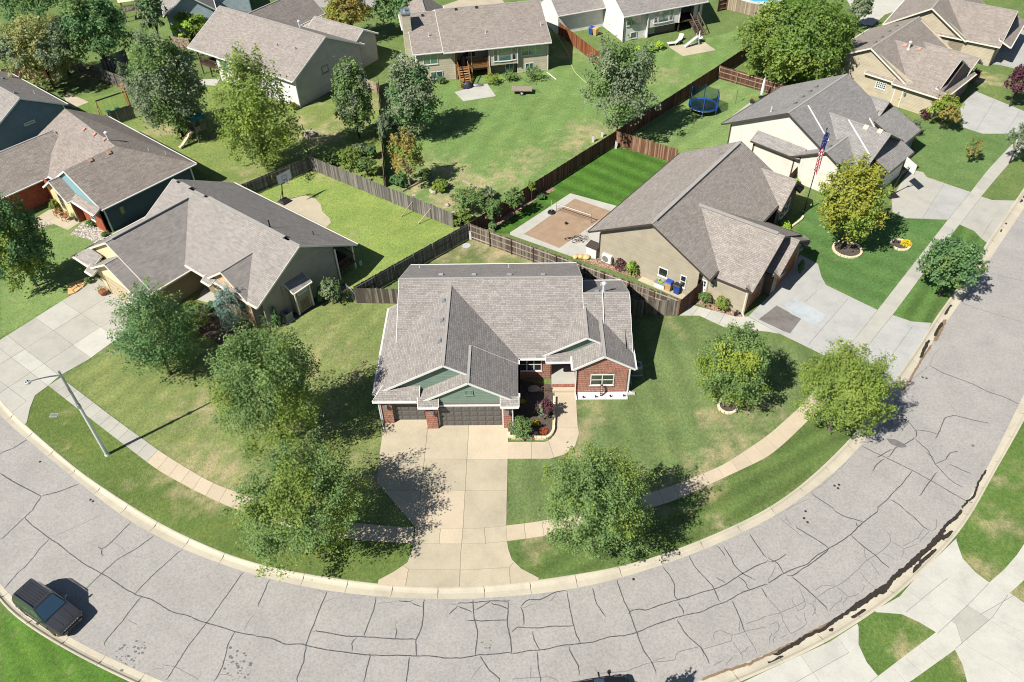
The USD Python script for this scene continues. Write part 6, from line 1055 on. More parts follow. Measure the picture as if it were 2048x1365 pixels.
def suv(label, pos, yaw, paint, sedan=False):
    root = thing('parked_car', label, 'car', pos, yaw, z=RZ)
    if not sedan: belt, roofz, L0, L1 = 1.06, 1.74, -2.22, 2.24
    else: belt, roofz, L0, L1 = 0.95, 1.42, -2.35, 2.35
    W = .90
    def sec(w, zb, zt, cr=.10): return [(0, zb), (w * .9, zb), (w, zb + .12), (w * 1.015, (zb + zt) / 2), (w * .985, zt - cr), (w * .90, zt - .015), (0, zt + .012)]
    hoodz = belt - .04
    S_ = [(L0, sec(W * .90, .48, belt - .1)), (L0 + .1, sec(W * .97, .40, belt)), (L0 + .5, sec(W, .34, belt + .02)), (-.6, sec(W, .32, belt + .03)), (.75, sec(W, .32, belt)), (1.0, sec(W, .33, hoodz)), (1.7, sec(W * .985, .36, hoodz - .06)), (L1 - .14, sec(W * .95, .38, hoodz - .12)), (L1 - .02, sec(W * .88, .46, hoodz - .2, .06)), (L1, sec(W * .82, .52, hoodz - .28, .06))]
    body = loft(S_).emit(root, 'body', paint, smooth=35)
    xs = (L0 + .06, L0 + .34, .22, 1.02) if not sedan else (-1.55, -.95, .3, 1.05)
    cab = np.array([(x, s_ * y, z) for s_ in (-1, 1) for x, y, z in ((xs[0], W * .93, belt - .02), (xs[3], W * .92, belt - .05), (xs[1], W * .76, roofz - .07), (xs[1] + .06, W * .68, roofz), (xs[2], W * .76, roofz - .07), (xs[2] - .08, W * .68, roofz + .0), ((xs[1] + xs[2]) / 2, W * .70, roofz + .035))])
    MB().tm(trimesh.convex.convex_hull(cab)).emit(root, 'cabin', paint, smooth=25)
    def glassq(name, q, off):
        q = [np.array(a, float) for a in q]; n = np.cross(q[1] - q[0], q[2] - q[0]); n /= np.linalg.norm(n)
        c = sum(q) / 4; n = n if n @ (c - np.array([-.3, 0, .9])) > 0 else -n
        MB().poly([a + n * off for a in q]).emit(root, name, 'car_glass')
    yb, yt, zb, zt = W * .90, W * .74, belt + .02, roofz - .10
    glassq('windscreen', [(xs[3] - .08, -yb * .92, belt + .02), (xs[3] - .08, yb * .92, belt + .02), (xs[2] + .03, yt * .94, roofz - .05), (xs[2] + .03, -yt * .94, roofz - .05)], .022)
    glassq('rear_window', [(xs[0] + .04, -yb * .85, belt + .1), (xs[0] + .04, yb * .85, belt + .1), (xs[1] - .04, yt * .9, roofz - .1), (xs[1] - .04, -yt * .9, roofz - .1)], .022)
    for s_ in (-1, 1):
        def pt(f, top): # along the side glass
            xb = xs[0] + .2 + (xs[3] - .36 - xs[0] - .2) * f; xt = xs[1] + .1 + (xs[2] - .12 - xs[1] - .1) * f
            return (xt, s_ * yt, zt) if top else (xb, s_ * yb, zb)
        for f0, f1 in ((.0, .26), (.30, .64), (.67, 1.0)): glassq('side_window', [pt(f0, 0), pt(f1, 0), pt(f1, 1), pt(f0, 1)], .02)
        mm = MB().tm(trimesh.convex.convex_hull(np.array([(xs[3] - .3 + a, s_ * (W + .03 + b), belt + c) for a in (-.05, .05) for b in (0, .2) for c in (.0, .15)]))); mm.bar((xs[3] - .28, s_ * W * .92, belt), (xs[3] - .28, s_ * (W + .06), belt + .05), .05); mm.emit(root, 'wing_mirror', 'chrome' if not sedan else 'car_black')
        hl = MB().tm(trimesh.convex.convex_hull(np.array([(L1 - a, s_ * b, c) for a, b, c in ((.01, .45, hoodz - .42), (.01, .45, hoodz - .24), (.06, .74, hoodz - .42), (.08, .72, hoodz - .2), (.22, .80, hoodz - .22), (.16, .83, hoodz - .38))])))
        hl.emit(root, 'headlight', 'lamp_clear'); MB().tm(trimesh.creation.icosphere(1, .07).apply_translation((L1 - .2, s_ * .86, hoodz - .32))).emit(root, 'indicator', 'lamp_amber')
        MB().box((L0 - .015, s_ * .72 - .08, .75), (L0 + .05, s_ * .72 + .08, belt - .12)).emit(root, 'tail_light', 'flag_red')
        MB().box((-1.0, s_ * (W + .012) - .015, .36), (1.0, s_ * (W + .012) + .015, .46)).emit(root, 'sill', 'plastic_black')
        for xx in (-1.33, 1.35):
            ar = MB(); n = 12
            for i in range(n):
                a0, a1 = math.pi * i / n, math.pi * (i + 1) / n
                q = [(xx + r_ * math.cos(a), s_ * (W + .02), .36 + r_ * math.sin(a)) for a, r_ in ((a0, .39), (a1, .39), (a1, .47), (a0, .47))]; ar.mesh(q, [(0, 1, 2, 3)])
            ar.emit(root, 'wheel_arch', 'plastic_black')
        if not sedan:
            MB().tube([(xs[1] + .12, s_ * W * .70, roofz + .02), (xs[1] + .2, s_ * W * .70, roofz + .1), (xs[2] - .25, s_ * W * .70, roofz + .1), (xs[2] - .15, s_ * W * .70, roofz + .02)], .036, 6).emit(root, 'roof_rail', 'chrome')
            MB().bar((1.12, s_ * .36, hoodz - .0), (2.02, s_ * .32, hoodz - .085), .05, .035).emit(root, 'bonnet_crease', paint)
    MB().box((L1 - .05, -.50, hoodz - .46), (L1 + .012, .50, hoodz - .24)).emit(root, 'grille', 'chrome' if not sedan else 'plastic_black')
    if not sedan:
        for k in range(7): MB().box((L1 + .0, -.40 + k * .125 - .018, hoodz - .44), (L1 + .02, -.40 + k * .125 + .036, hoodz - .26)).emit(root, 'grille_slot', 'plastic_black')
        for k in range(6): MB().box((xs[1] + .3, -.42 + k * .168 - .012, roofz + .02), (xs[2] - .3, -.42 + k * .168 + .012, roofz + .047)).emit(root, 'roof_rib', 'plastic_black')
        MB().box((-1.75, -.03, roofz + .02), (-1.68, .03, roofz + .06)).emit(root, 'aerial', 'chrome')
    MB().tm(trimesh.convex.convex_hull(np.array([(L1 + a, s_ * b, c) for s_ in (-1, 1) for a, b, c in ((-.28, .92, .40), (-.28, .93, .62), (.07, .62, .40), (.08, .60, .60), (-.1, .84, .6))]))).emit(root, 'front_bumper', paint if not sedan else 'car_black')
    MB().box((L1 + .075, -.4, .42), (L1 + .09, .4, .54)).emit(root, 'air_intake', 'plastic_black')
    MB().tm(trimesh.convex.convex_hull(np.array([(L0 + a, s_ * b, c) for s_ in (-1, 1) for a, b, c in ((.25, .92, .40), (.25, .93, .64), (-.08, .66, .40), (-.08, .64, .62))]))).emit(root, 'rear_bumper', paint if not sedan else 'car_black')
    for xx in (-1.33, 1.35):
        for yy in (-.80, .80): wheel(root, xx, yy)
    MB().box((-2.0, -.7, .25), (2.0, .7, .4)).emit(root, 'underbody', 'plastic_black')
    return root
r0, r1 = V(54, 1232, RZ), V(107, 1270, RZ); dv = (r1 - r0) / np.linalg.norm(r1 - r0); nv = np.array([-dv[1], dv[0]])
suv('dark grey sport utility car with roof rails parked at the lower left kerb', (r0 + r1) / 2 + nv * .9, math.degrees(math.atan2(dv[1], dv[0])), 'car_grey')
suv('black car mostly cut off by the bottom edge of the view', V(1178, 1404, RZ), 8, 'car_black', True)

# ================================================================== YARD THINGS
def local(px, yaw=0): return dict(loc=V(*px), yaw=yaw)
# basketball hoop on the left lawn
def hoop(label, px, yaw, h=3.05, lean=1.0):
    t = thing('basketball_hoop', label, 'basketball hoop', V(*px), yaw)
    MB().tm(trimesh.convex.convex_hull(np.array([(x * 1.0, y * .55, z) for x in (-.55, .55) for y in (-1, 1) for z in (0, .12)] + [(x * .7, y * .4, .28) for x in (-.55, .4) for y in (-1, 1)]))).emit(t, 'base', 'plastic_black')
    mb = MB().tube([(-.25, 0, .2), (.35, 0, h - .15)], .055, 8); mb.bar((-.45, .2, .2), (.05, .03, 1.5), .04).bar((-.45, -.2, .2), (.05, -.03, 1.5), .04); mb.emit(t, 'pole', 'paint_black')
    MB().bar((.3, .1, h - .35), (.95, .1, h + .2), .04).bar((.3, -.1, h - .35), (.95, -.1, h + .2), .04).bar((.2, 0, h - .7), (.95, 0, h - .0), .04).emit(t, 'arm', 'paint_black')
    b = MB().box((.95, -.85, h - .2), (1.0, .85, h + .85)).emit(t, 'backboard', 'plastic_white')
    fr = MB()
    for y0, y1, z0, z1 in ((-.88, .88, h + .85, h + .89), (-.88, .88, h - .24, h - .2), (-.88, -.85, h - .2, h + .85), (.85, .88, h - .2, h + .85), (-.3, .3, h + .5, h + .53), (-.3, -.27, h + .08, h + .5), (.27, .3, h + .08, h + .5), (-.3, .3, h + .05, h + .08)): fr.box((1.002, y0, z0), (1.02, y1, z1))
    fr.emit(b, 'backboard_marking', 'metal_grey')
    a = np.arange(17) * 2 * math.pi / 16; MB().tube([(1.28 + .23 * math.cos(q), .23 * math.sin(q), h) for q in a], .018, 5, False).emit(t, 'rim', 'hoop_red')
    nt = MB()
    for k in range(12):
        q = k * math.pi / 6; nt.bar((1.28 + .22 * math.cos(q), .22 * math.sin(q), h - .01), (1.28 + .13 * math.cos(q + .5), .13 * math.sin(q + .5), h - .42), .014).bar((1.28 + .22 * math.cos(q), .22 * math.sin(q), h - .01), (1.28 + .13 * math.cos(q - .5), .13 * math.sin(q - .5), h - .42), .014)
    nt.emit(t, 'net', 'plastic_white')
hoop('portable basketball hoop on the round concrete pad of the left lawn', (570, 404), -40)
hoop('basketball hoop beside the driveway behind the yellow maple', (1783, 392), 12)
for px, px2, lb in (((831, 421), (803, 434), 'pale wooden prop leaning on the grey fence, left one of two'), ((866, 437), (836, 449), 'pale wooden prop leaning on the grey fence, right one of two')):
    a, b = V(*px), V(*px2); t = thing('wooden_prop', lb, 'wooden prop', b); d = a - b
    MB().bar((0, 0, .03), (*d, 1.35), .09, .05).emit(t, 'brace', 'rail_pale'); MB().bar((*d, 0), (*d, 1.72), .1).emit(t, 'post', 'fence_grey'); MB().box((d[0] - .18, d[1] - .14, 1.78), (d[0] + .18, d[1] + .14, 1.84)).emit(t, 'cap', 'rail_pale')

# trampoline
t = thing('trampoline', 'round trampoline with blue rim and dark safety net', 'trampoline', V(1405, 222))
R_ = 1.75; N_ = 24; an = np.arange(N_ + 1) * 2 * math.pi / N_
MB().ext(Point(0, 0).buffer(R_ - .25, 8), .74, .75).emit(t, 'mat', 'tarp'); MB().ext(Point(0, 0).buffer(R_ + .05, 8).difference(Point(0, 0).buffer(R_ - .3, 8)), .76, .82).emit(t, 'rim_pad', 'tramp_blue'); MB().tube([(R_ * math.cos(a), R_ * math.sin(a), .7) for a in an], .035, 6, False).emit(t, 'frame', 'metal_galv')
for k in range(6):
    a = k * math.pi / 3 + .3; c, s_ = math.cos(a), math.sin(a)
    MB().tube([(R_ * c, R_ * s_, 0), (R_ * c, R_ * s_, .72)], .03, 6).emit(t, 'leg', 'metal_galv'); MB().tube([(1.03 * R_ * c, 1.03 * R_ * s_, .3), (1.03 * R_ * c, 1.03 * R_ * s_, 2.55)], .04, 6).emit(t, 'net_pole', 'tramp_blue')
nt = MB()
for i in range(N_):
    a0, a1 = an[i], an[i + 1]; zt = lambda a: 2.5 - .22 * abs(math.sin(3 * (a - .3)))
    nt.mesh([(R_ * math.cos(a0), R_ * math.sin(a0), .8), (R_ * math.cos(a1), R_ * math.sin(a1), .8), (R_ * math.cos(a1), R_ * math.sin(a1), zt(a1)), (R_ * math.cos(a0), R_ * math.sin(a0), zt(a0))], [(0, 1, 2, 3)])
nt.emit(t, 'net', 'net')
ld = MB().bar((R_ + .02, -.2, .75), (R_ + .55, -.2, 0), .04).bar((R_ + .02, .2, .75), (R_ + .55, .2, 0), .04)
for k in range(3): ld.bar((R_ + .12 + .15 * k, -.2, .6 - .2 * k), (R_ + .12 + .15 * k, .2, .6 - .2 * k), .05)
ld.emit(t, 'ladder', 'metal_white')
# parasol, pot, feeder on the next patio
t = thing('parasol', 'closed white parasol standing by the grey roof edge', 'parasol', V(1522, 196)); MB().cyl((0, 0, 0), .32, .1, 14).cyl((0, 0, .1), .05, .35, 8).emit(t, 'base', 'metal_black'); MB().tube([(0, 0, .4), (0, 0, .8), (0, 0, 2.1), (0, 0, 2.6)], [.14, .2, .16, .04], 10).emit(t, 'canopy', 'canvas_white'); MB().tube([(0, 0, .3), (0, 0, 2.75)], .025, 6).emit(t, 'pole', 'metal_white')
t = thing('bird_feeder', 'thin bird feeder pole on the trampoline lawn', 'bird feeder', V(1471, 207)); MB().tube([(0, 0, 0), (0, 0, 1.9)], .02, 5).emit(t, 'pole', 'paint_black'); MB().cyl((0, 0, 1.4), .09, .3, 8, .05).emit(t, 'feeder', 'metal_grey')
def pot(label, px, mat='pot_blue', r=.26, h=.42, leaf='leaf_orange'):
    t = thing('plant_pot', label, 'plant pot', V(*px)); MB().tube([(0, 0, 0), (0, 0, h * .8), (0, 0, h)], [r * .7, r, r * 1.05], 12).emit(t, 'pot', mat)
    LEAVES(RNG.normal(0, 1, (160, 3)) * [r * .7, r * .7, .16] + [0, 0, h + .22], .11).emit(t, 'foliage', leaf)
def LEAVES(c, size, up=0.5, rng=None, out=None):
    """A cloud of leaf blades at the points c."""
    rng = rng or RNG; n = len(c); sz = np.broadcast_to(size, (n,)) * rng.uniform(.65, 1.25, n)
    nn = rng.normal(0, 1, (n, 3)) * (.62 if out is not None else 1) + [0, 0, up] + (0 if out is None else out); nn /= np.linalg.norm(nn, axis=1, keepdims=True)
    a = np.cross(nn, rng.normal(0, 1, (n, 3))); a /= np.linalg.norm(a, axis=1, keepdims=True) + 1e-9; b = np.cross(nn, a)
    a, b = a * sz[:, None] * .5, b * sz[:, None] * .32
    bend = nn * sz[:, None] * .12
    p0, p1, p2, p3 = c - a, c + b + bend, c + a, c - b + bend
    mb = MB(); mb.tri(np.stack([np.stack([p0, p1, p2], 1), np.stack([p0, p2, p3], 1)], 1).reshape(-1, 3, 3)); mb.leafpts = np.stack([p0, p1, p2, p3], 1); return mb
def leaf_emit(mb, parent, name, mat):
    """Leaf clouds keep each blade one island, so that each gets its own tone."""
    q = mb.leafpts; n = len(q); M = UsdGeom.Mesh.Define(stage, numbered(parent, name))
    M.CreatePointsAttr(Vt.Vec3fArray.FromNumpy(q.reshape(-1, 3).astype(np.float32))); i = np.arange(n)[:, None] * 4
    M.CreateFaceVertexIndicesAttr(Vt.IntArray.FromNumpy(np.concatenate([i, i + 1, i + 2, i, i + 2, i + 3], 1).astype(np.int32).ravel())); M.CreateFaceVertexCountsAttr(Vt.IntArray.FromNumpy(np.full(2 * n, 3, np.int32))); M.CreateSubdivisionSchemeAttr('none')
    UsdShade.MaterialBindingAPI.Apply(M.GetPrim()).Bind(MATS[mat]); return str(M.GetPath())
pot('orange leaved plant in a dark pot by the closed parasol', (1503, 207)); pot('dark blue plant pot on the brick house patio', (156, 442), 'pot_blue', .3, .5, 'leaf_mid'); pot('tan pot with reeds beside the left garage door', (208, 590), 'clay', .35, .5, 'leaf_orange')
# sand court
na, nb = V(1113, 424), V(1182, 447); t = thing('volleyball_net', 'low sagging net strung across the sand court', 'net', na); d = nb - na
nt = MB().bar((0, 0, 1.0), (*d, 1.0), .03); nt.bar((0, 0, .45), (*d, .45), .02)
for k in range(25): q = d * k / 24; nt.bar((*q, .45), (*q, 1.0), .012)
nt.emit(t, 'mesh', 'fence_brown'); MB().bar((0, 0, .97), (*d, .97), .05, .07).emit(t, 'top_tape', 'canvas_white'); MB().tube([(0, 0, 0), (0, 0, 1.1)], .03, 6).emit(t, 'post', 'metal_grey'); MB().tube([(*d, 0), (*d, 1.1)], .03, 6).emit(t, 'post', 'metal_grey')
t = thing('flag_stand', 'thin pole in a round black base on the sand court edge', 'pole stand', V(1103, 426)); MB().cyl((0, 0, .03), .42, .14, 16, .36).cyl((0, 0, .17), .14, .08, 10).emit(t, 'base', 'plastic_black'); MB().tube([(0, 0, .2), (0, 0, 1.5)], .022, 6).emit(t, 'pole', 'metal_white')
t = thing('football', 'small dark ball lying on the sand court', 'ball', V(1132, 449)); MB().tm(trimesh.creation.icosphere(2, .15).apply_translation((0, 0, .15))).emit(t, 'ball', 'rubber', smooth=True); MB().tm(trimesh.creation.torus(.12, .02, 12, 5).apply_translation((0, 0, .15))).emit(t, 'seam', 'plastic_white')
def bicycle(label, px, yaw, tilt=0, mat='paint_black'):
    t = thing('bicycle', label, 'bicycle', V(*px), yaw)
    ca, sa = math.cos(tilt), math.sin(tilt); T3 = lambda p: (p[0], p[1] * ca - p[2] * sa, p[1] * sa + p[2] * ca + .02)
    for x in (-.52, .52):
        MB().tube([T3((x + .33 * math.cos(a), 0, .33 + .33 * math.sin(a))) for a in np.arange(17) * math.pi / 8], .025, 5, False).emit(t, 'wheel', 'rubber')
    fr = MB()
    for a, b in (((-.52, 0, .33), (0, 0, .3)), ((0, 0, .3), (-.15, 0, .85)), ((-.52, 0, .33), (-.13, 0, .75)), ((-.13, 0, .75), (.38, 0, .78)), ((0, 0, .3), (.38, 0, .72)), ((.36, 0, .9), (.52, 0, .33))): fr.tube([T3(a), T3(b)], .02, 6)
    fr.emit(t, 'frame', mat); MB().tube([T3((.34, -.28, .95)), T3((.38, 0, .92)), T3((.34, .28, .95))], .015, 5).emit(t, 'handlebar', 'metal_grey'); MB().tube([T3((-.28, 0, .88)), T3((-.05, 0, .89))], [.07, .03], 6).emit(t, 'saddle', 'rubber')
bicycle('dark bicycle lying half on the patio, left of a pair by the sand court', (1143, 474), 20, 1.1); bicycle('dark bicycle lying on the patio edge, right of a pair by the sand court', (1155, 478), 35, 1.2, 'rust_metal')
t = thing('storage_box', 'white storage shed with dark lid at the tan house corner', 'storage box', V(1186, 511), -38); MB().box((-.55, -.4, 0), (.55, .4, 1.1)).emit(t, 'box', 'plastic_white'); MB().tm(trimesh.convex.convex_hull(np.array([(x * .62, y * .47, z) for x in (-1, 1) for y in (-1, 1) for z in (1.1, 1.16)] + [(x * .62, .47, 1.3) for x in (-1, 1)]))).emit(t, 'lid', 'trim_dark')
t = thing('heat_pump', 'white heat pump unit beside the tan gable wall', 'heat pump', V(1214, 526), -38.5)
MB().box((-.5, -.2, .12), (.5, .2, .95)).emit(t, 'casing', 'plastic_white'); MB().tube([(-.12, -.202, .52), (-.12, -.22, .52)], .33, 18).emit(t, 'fan_grille', 'metal_galv'); MB().box((.5, -.18, .2), (.62, .15, .8)).emit(t, 'pipe_cover', 'metal_grey'); MB().box((-.45, -.2, 0), (-.35, .2, .12)).box((.35, -.2, 0), (.45, .2, .12)).emit(t, 'foot', 'plastic_black')
def bin_(label, px, body, lid, yaw=-40, h=1.05):
    t = thing('rubbish_bin', label, 'rubbish bin', V(*px), yaw)
    MB().tm(trimesh.convex.convex_hull(np.array([(x * .24, y * .26, 0.03) for x in (-1, 1) for y in (-1, 1)] + [(x * .32, y * .37, h * .93) for x in (-1, 1) for y in (-1, 1)]))).emit(t, 'body', body)
    MB().tm(trimesh.convex.convex_hull(np.array([(x * .35, y * .41, h * .93) for x in (-1, 1) for y in (-1, 1)] + [(x * .3, y * .34, h * 1.03) for x in (-1, 1) for y in (-1, 1)]))).emit(t, 'lid', lid)
    MB().tube([(-.3, .4, h * .9), (.3, .4, h * .9)], .025, 6).emit(t, 'handle', 'plastic_black')
    for x in (-.27, .27): MB().tube([(x - .03, .3, .12), (x + .03, .3, .12)], .12, 10).emit(t, 'wheel', 'rubber')
bin_('tan rubbish bin with blue lid beside the tan house wall', (1337, 580), 'plastic_tan', 'plastic_blue'); bin_('blue rubbish bin with black lid beside the side door', (1354, 586), 'plastic_blue', 'plastic_black')
bin_('blue bin beside the white house at the top', (1183, 69), 'plastic_blue', 'plastic_blue'); bin_('tan round bin beside the white house at the top', (1191, 71), 'plastic_tan', 'plastic_tan')
t = thing('storage_bin', 'low white crate with green hose on top beside the bins', 'crate', V(1321, 573), -38); MB().box((-.5, -.35, .02), (.5, .35, .5)).emit(t, 'crate', 'plastic_white'); MB().box((-.54, -.39, .5), (.54, .39, .56)).emit(t, 'lid', 'metal_galv')
MB().tube([(.3 * math.cos(a) * (1 - a / 60), .25 * math.sin(a), .6 + a * .004) for a in np.arange(0, 19, .4)], .025, 5).emit(t, 'hose', 'leaf_lime')
# air conditioners
def condenser(label, px, yaw=0):
    t = thing('air_conditioner', label, 'air conditioner', V(*px), yaw); MB().box((-.45, -.45, 0), (.45, .45, .08)).emit(t, 'pad', 'concrete_white'); MB().box((-.38, -.38, .08), (.38, .38, .82)).emit(t, 'casing', 'metal_grey'); MB().ext(sbox(-.4, -.4, .4, .4).difference(Point(0, 0).buffer(.3, 6)), .82, .88).emit(t, 'top', 'metal_galv')
    fn = MB().cyl((0, 0, .80), .08, .05, 8)
    for k in range(6): a = k * math.pi / 3; fn.bar((0, 0, .83), (.3 * math.cos(a), .3 * math.sin(a), .83), .03, .01)
    fn.emit(t, 'fan_guard', 'metal_black')
condenser('air conditioner on a pad by the right brick wall in shade', (1272, 745), 0); condenser('air conditioner beside the taupe bay with the trellis', (576, 640), -38)
t = thing('hose_reel', 'small hose reel on the grass by the right brick wall', 'hose reel', V(1259, 768)); MB().tube([(-.1, 0, .3), (.1, 0, .3)], .25, 12).emit(t, 'drum', 'metal_grey'); MB().bar((-.12, -.25, 0), (-.12, 0, .3), .03).bar((.12, -.25, 0), (.12, 0, .3), .03).bar((-.12, .25, 0), (-.12, 0, .3), .03).bar((.12, .25, 0), (.12, 0, .3), .03).emit(t, 'stand', 'metal_galv')
t = thing('splash_block', 'pale concrete splash block on the grass at the brick corner', 'splash block', V(1262, 788)); MB().box((-.3, -.14, 0), (.3, .14, .09)).emit(t, 'block', 'concrete_white'); MB().box((-.24, -.07, .09), (.28, .07, .1)).emit(t, 'channel', 'concrete_grey')
# in front of the brick bay
for k, px in enumerate(((1166, 799), (1191, 798), (1220, 797), (1247, 796))):
    t = thing('garden_light', ['small black garden light at the left end of the white ledge', 'small black garden light second from the left on the white ledge', 'small black garden light third from the left on the white ledge', 'small black garden light at the right end of the white ledge'][k], 'garden light', V(*px), z=.0, group='garden lights under the front window'); MB().tube([(0, 0, .1), (0, 0, .3)], .025, 6).emit(t, 'stake', 'plastic_black'); MB().cyl((0, 0, .28), .08, .1, 8, .05).emit(t, 'head', 'plastic_black')
t = thing('garden_banner', 'tall dark board with pale lettering leaning on the brick under the window', 'sign board', V(1202, 794)); MB().mesh([(-.1, -.05, .1), (.1, -.05, .1), (.1, .12, 1.25), (-.1, .12, 1.25), (-.1, -.02, .1), (.1, -.02, .1), (.1, .15, 1.25), (-.1, .15, 1.25)], [(0, 1, 2, 3), (7, 6, 5, 4), (0, 3, 7, 4), (1, 5, 6, 2), (3, 2, 6, 7)]).emit(t, 'board', 'fence_brown')
for k in range(5):
    mb = MB().box((-.06, -.004, -.05), (.06, .004, .05)); c = .3 + .18 * k; mb.move(t=(0, -.052 + (c - .1) * .148, c)); mb.emit(t, 'letter_mark', 'plastic_white')
t = thing('wagon_wheel', 'small iron wheel leaning by the porch brick', 'wheel ornament', V(1091, 786)); MB().tube([(.38 * math.cos(a), .0, .4 + .38 * math.sin(a)) for a in np.arange(17) * math.pi / 8], .022, 5, False).emit(t, 'rim', 'rust_metal')
sp = MB()
for k in range(6): a = k * math.pi / 3; sp.bar((0, 0, .4), (.38 * math.cos(a), 0, .4 + .38 * math.sin(a)), .018)
sp.emit(t, 'spokes', 'rust_metal')
t = thing('garden_boulder', 'pale boulder in the mulch under the porch window', 'boulder', V(1068, 780)); bb = trimesh.creation.icosphere(2, .42); bb.vertices *= [1.2, .8, .55]; bb.vertices += (meshkit.noise(bb.vertices * 3, 4)[:, None] - .5) * .16; bb.apply_translation((0, 0, .15)); MB().tm(bb).emit(t, 'stone', 'boulder', smooth=50); MB().cyl((.5, -.1, 0), .18, .12, 7, .1).emit(t, 'pebble', 'boulder')
# block edgings: each block a piece
def edging(name, label, pts, closed=False, bw=.3, bh=.18, dp=.2, mat='block_stone', rows=1):
    q = np.array(pts); c = q.mean(0); t = thing(name, label, 'edging', c); q = q - c
    if closed: q = np.vstack([q, q[:1]])
    s = np.r_[0, np.cumsum(np.linalg.norm(np.diff(q, axis=0), axis=1))]; n = int(s[-1] / bw); rg = np.random.default_rng(int(abs(c[0] * 100)) + 1)
    for r_ in range(rows):
        for k in range(n):
            u = np.array([(k + .03 + .5 * (r_ % 2)) * s[-1] / n, (k + .97 + .5 * (r_ % 2)) * s[-1] / n]); u = np.minimum(u, s[-1]); a, b = (np.array([np.interp(x, s, q[:, 0]), np.interp(x, s, q[:, 1])]) for x in u)
            if np.hypot(*(b - a)) < .08: continue
            z = r_ * bh; MB().bar((*a, z + bh / 2 + rg.normal(0, .008)), (*b, z + bh / 2 + rg.normal(0, .008)), dp * rg.uniform(.92, 1.06), bh).emit(t, 'block', mat)
    return t
edging('flower_bed_edging', 'cream stone block edging around the front flower bed', VL([(1018, 866), (1018, 877), (1092, 879), (1101, 874), (1107, 864), (1108.5, 830), (1108.5, 797)]), rows=2, bh=.14, bw=.34)
def ring(label, px, r, mat='block_stone', rows=1, soil='mulch', bed_label=None):
    c = V(*px); a = np.arange(28) * 2 * math.pi / 28; edging('tree_ring', label, [(c[0] + r * math.cos(x), c[1] + r * math.sin(x)) for x in a], True, rows=rows, bh=.15)
    MB().ext(Point(*c).buffer(r - .02, 12), 0, .05, sides=False).emit('/World', 'mulch_bed', soil, kind='structure')
ring('round stone block ring at the foot of the right lawn tree', (1455, 814), .72, rows=1)
ring('round stone edging around the yellow maple', (1694, 500), 1.3, bed_label=1)
ring('small stone ring around the yellow flower cushion on the right lawn', (1800, 491), .85)
edging('bed_edging', 'stone edging of the bed beside the flagpole house door', VL([(1583, 455), (1590, 450), (1603, 440), (1606, 434)]), bw=.4)
ft = thing('fire_pit', 'round stone fire pit on the lawn below the grey house', 'fire pit', V(620, 272))
for k in range(12):
    a = k * math.pi / 6; MB().bar((.6 * math.cos(a), .6 * math.sin(a), .2), (.6 * math.cos(a + .46), .6 * math.sin(a + .46), .2), .22, .36).emit(ft, 'block', 'boulder')
MB().ext(Point(0, 0).buffer(.5, 8), 0, .08).emit(ft, 'ash', 'tarp')
fs = thing('stone_steps', 'tan flagstone landing beside the left driveway', 'flagstones', V(152, 580)); o_ = V(152, 580)
for poly in ([(135, 572), (150, 566), (158, 575), (146, 583), (136, 582)], [(150, 566), (163, 563), (172, 570), (158, 575)], [(137, 584), (146, 584), (152, 588), (137, 593)], [(147, 583), (158, 576), (166, 577), (153, 587)], [(163, 562), (174, 558), (182, 563), (172, 569)], [(159, 575), (172, 570.5), (167, 576.5)]):
    MB().ext(Polygon([tuple(np.array(p) - o_) for p in VL(poly)]).buffer(-.03), 0, .16).emit(fs, 'flagstone', 'flagstone')
# play sets
def playset(label, px, yaw, roof='canvas_teal', wood_='wood_grey', slide='plastic_cream'):
    t = thing('play_tower', label, 'play tower', V(*px), yaw)
    for x in (-.7, .7):
        for y in (-.7, .7): MB().bar((x, y, 0), (x, y, 2.9), .11).emit(t, 'post', wood_)
    for k in range(9): MB().box((-.75 + k * .168, -.75, 1.3), (-.6 + k * .168, .75, 1.35)).emit(t, 'floor_board', wood_)
    for y in (-.72, .72):
        for k in range(9): MB().box((-.7 + k * .168, y - .02, 1.35), (-.58 + k * .168, y + .02, 2.0)).emit(t, 'side_board', wood_)
    MB().mesh([(-.95, -.95, 2.75), (.95, -.95, 2.75), (.95, 0, 3.55), (-.95, 0, 3.55), (-.95, .95, 2.75), (.95, .95, 2.75)], [(0, 1, 2, 3), (3, 2, 5, 4)]).mesh([(-.95, -.95, 2.72), (.95, -.95, 2.72), (.95, 0, 3.52), (-.95, 0, 3.52), (-.95, .95, 2.72), (.95, .95, 2.72)], [(3, 2, 1, 0), (4, 5, 2, 3)]).emit(t, 'canopy', roof)
    sl = MB(); pts = [(-.75, 1.3), (-1.1, 1.2), (-2.5, .25), (-2.9, .15)]
    for (x0, z0), (x1, z1) in zip(pts[:-1], pts[1:]):
        sl.mesh([(x0, -.28, z0), (x1, -.28, z1), (x1, .28, z1), (x0, .28, z0)], [(0, 1, 2, 3)])
        for y in (-.28, .28): sl.mesh([(x0, y, z0 - .05), (x1, y, z1 - .05), (x1, y, z1 + .16), (x0, y, z0 + .16)], [(0, 1, 2, 3)])
    sl.emit(t, 'slide', slide)
    for y in (-.25, .25): MB().bar((.75, y, 1.35), (1.35, y, 0), .07).emit(t, 'ladder_rail', wood_)
    for k in range(5): MB().bar((.8 + k * .11, -.25, 1.2 - k * .25), (.8 + k * .11, .25, 1.2 - k * .25), .06).emit(t, 'rung', wood_)
    return t
pt_ = playset('wooden play tower with teal canopy and cream slide', (402, 278), 50)
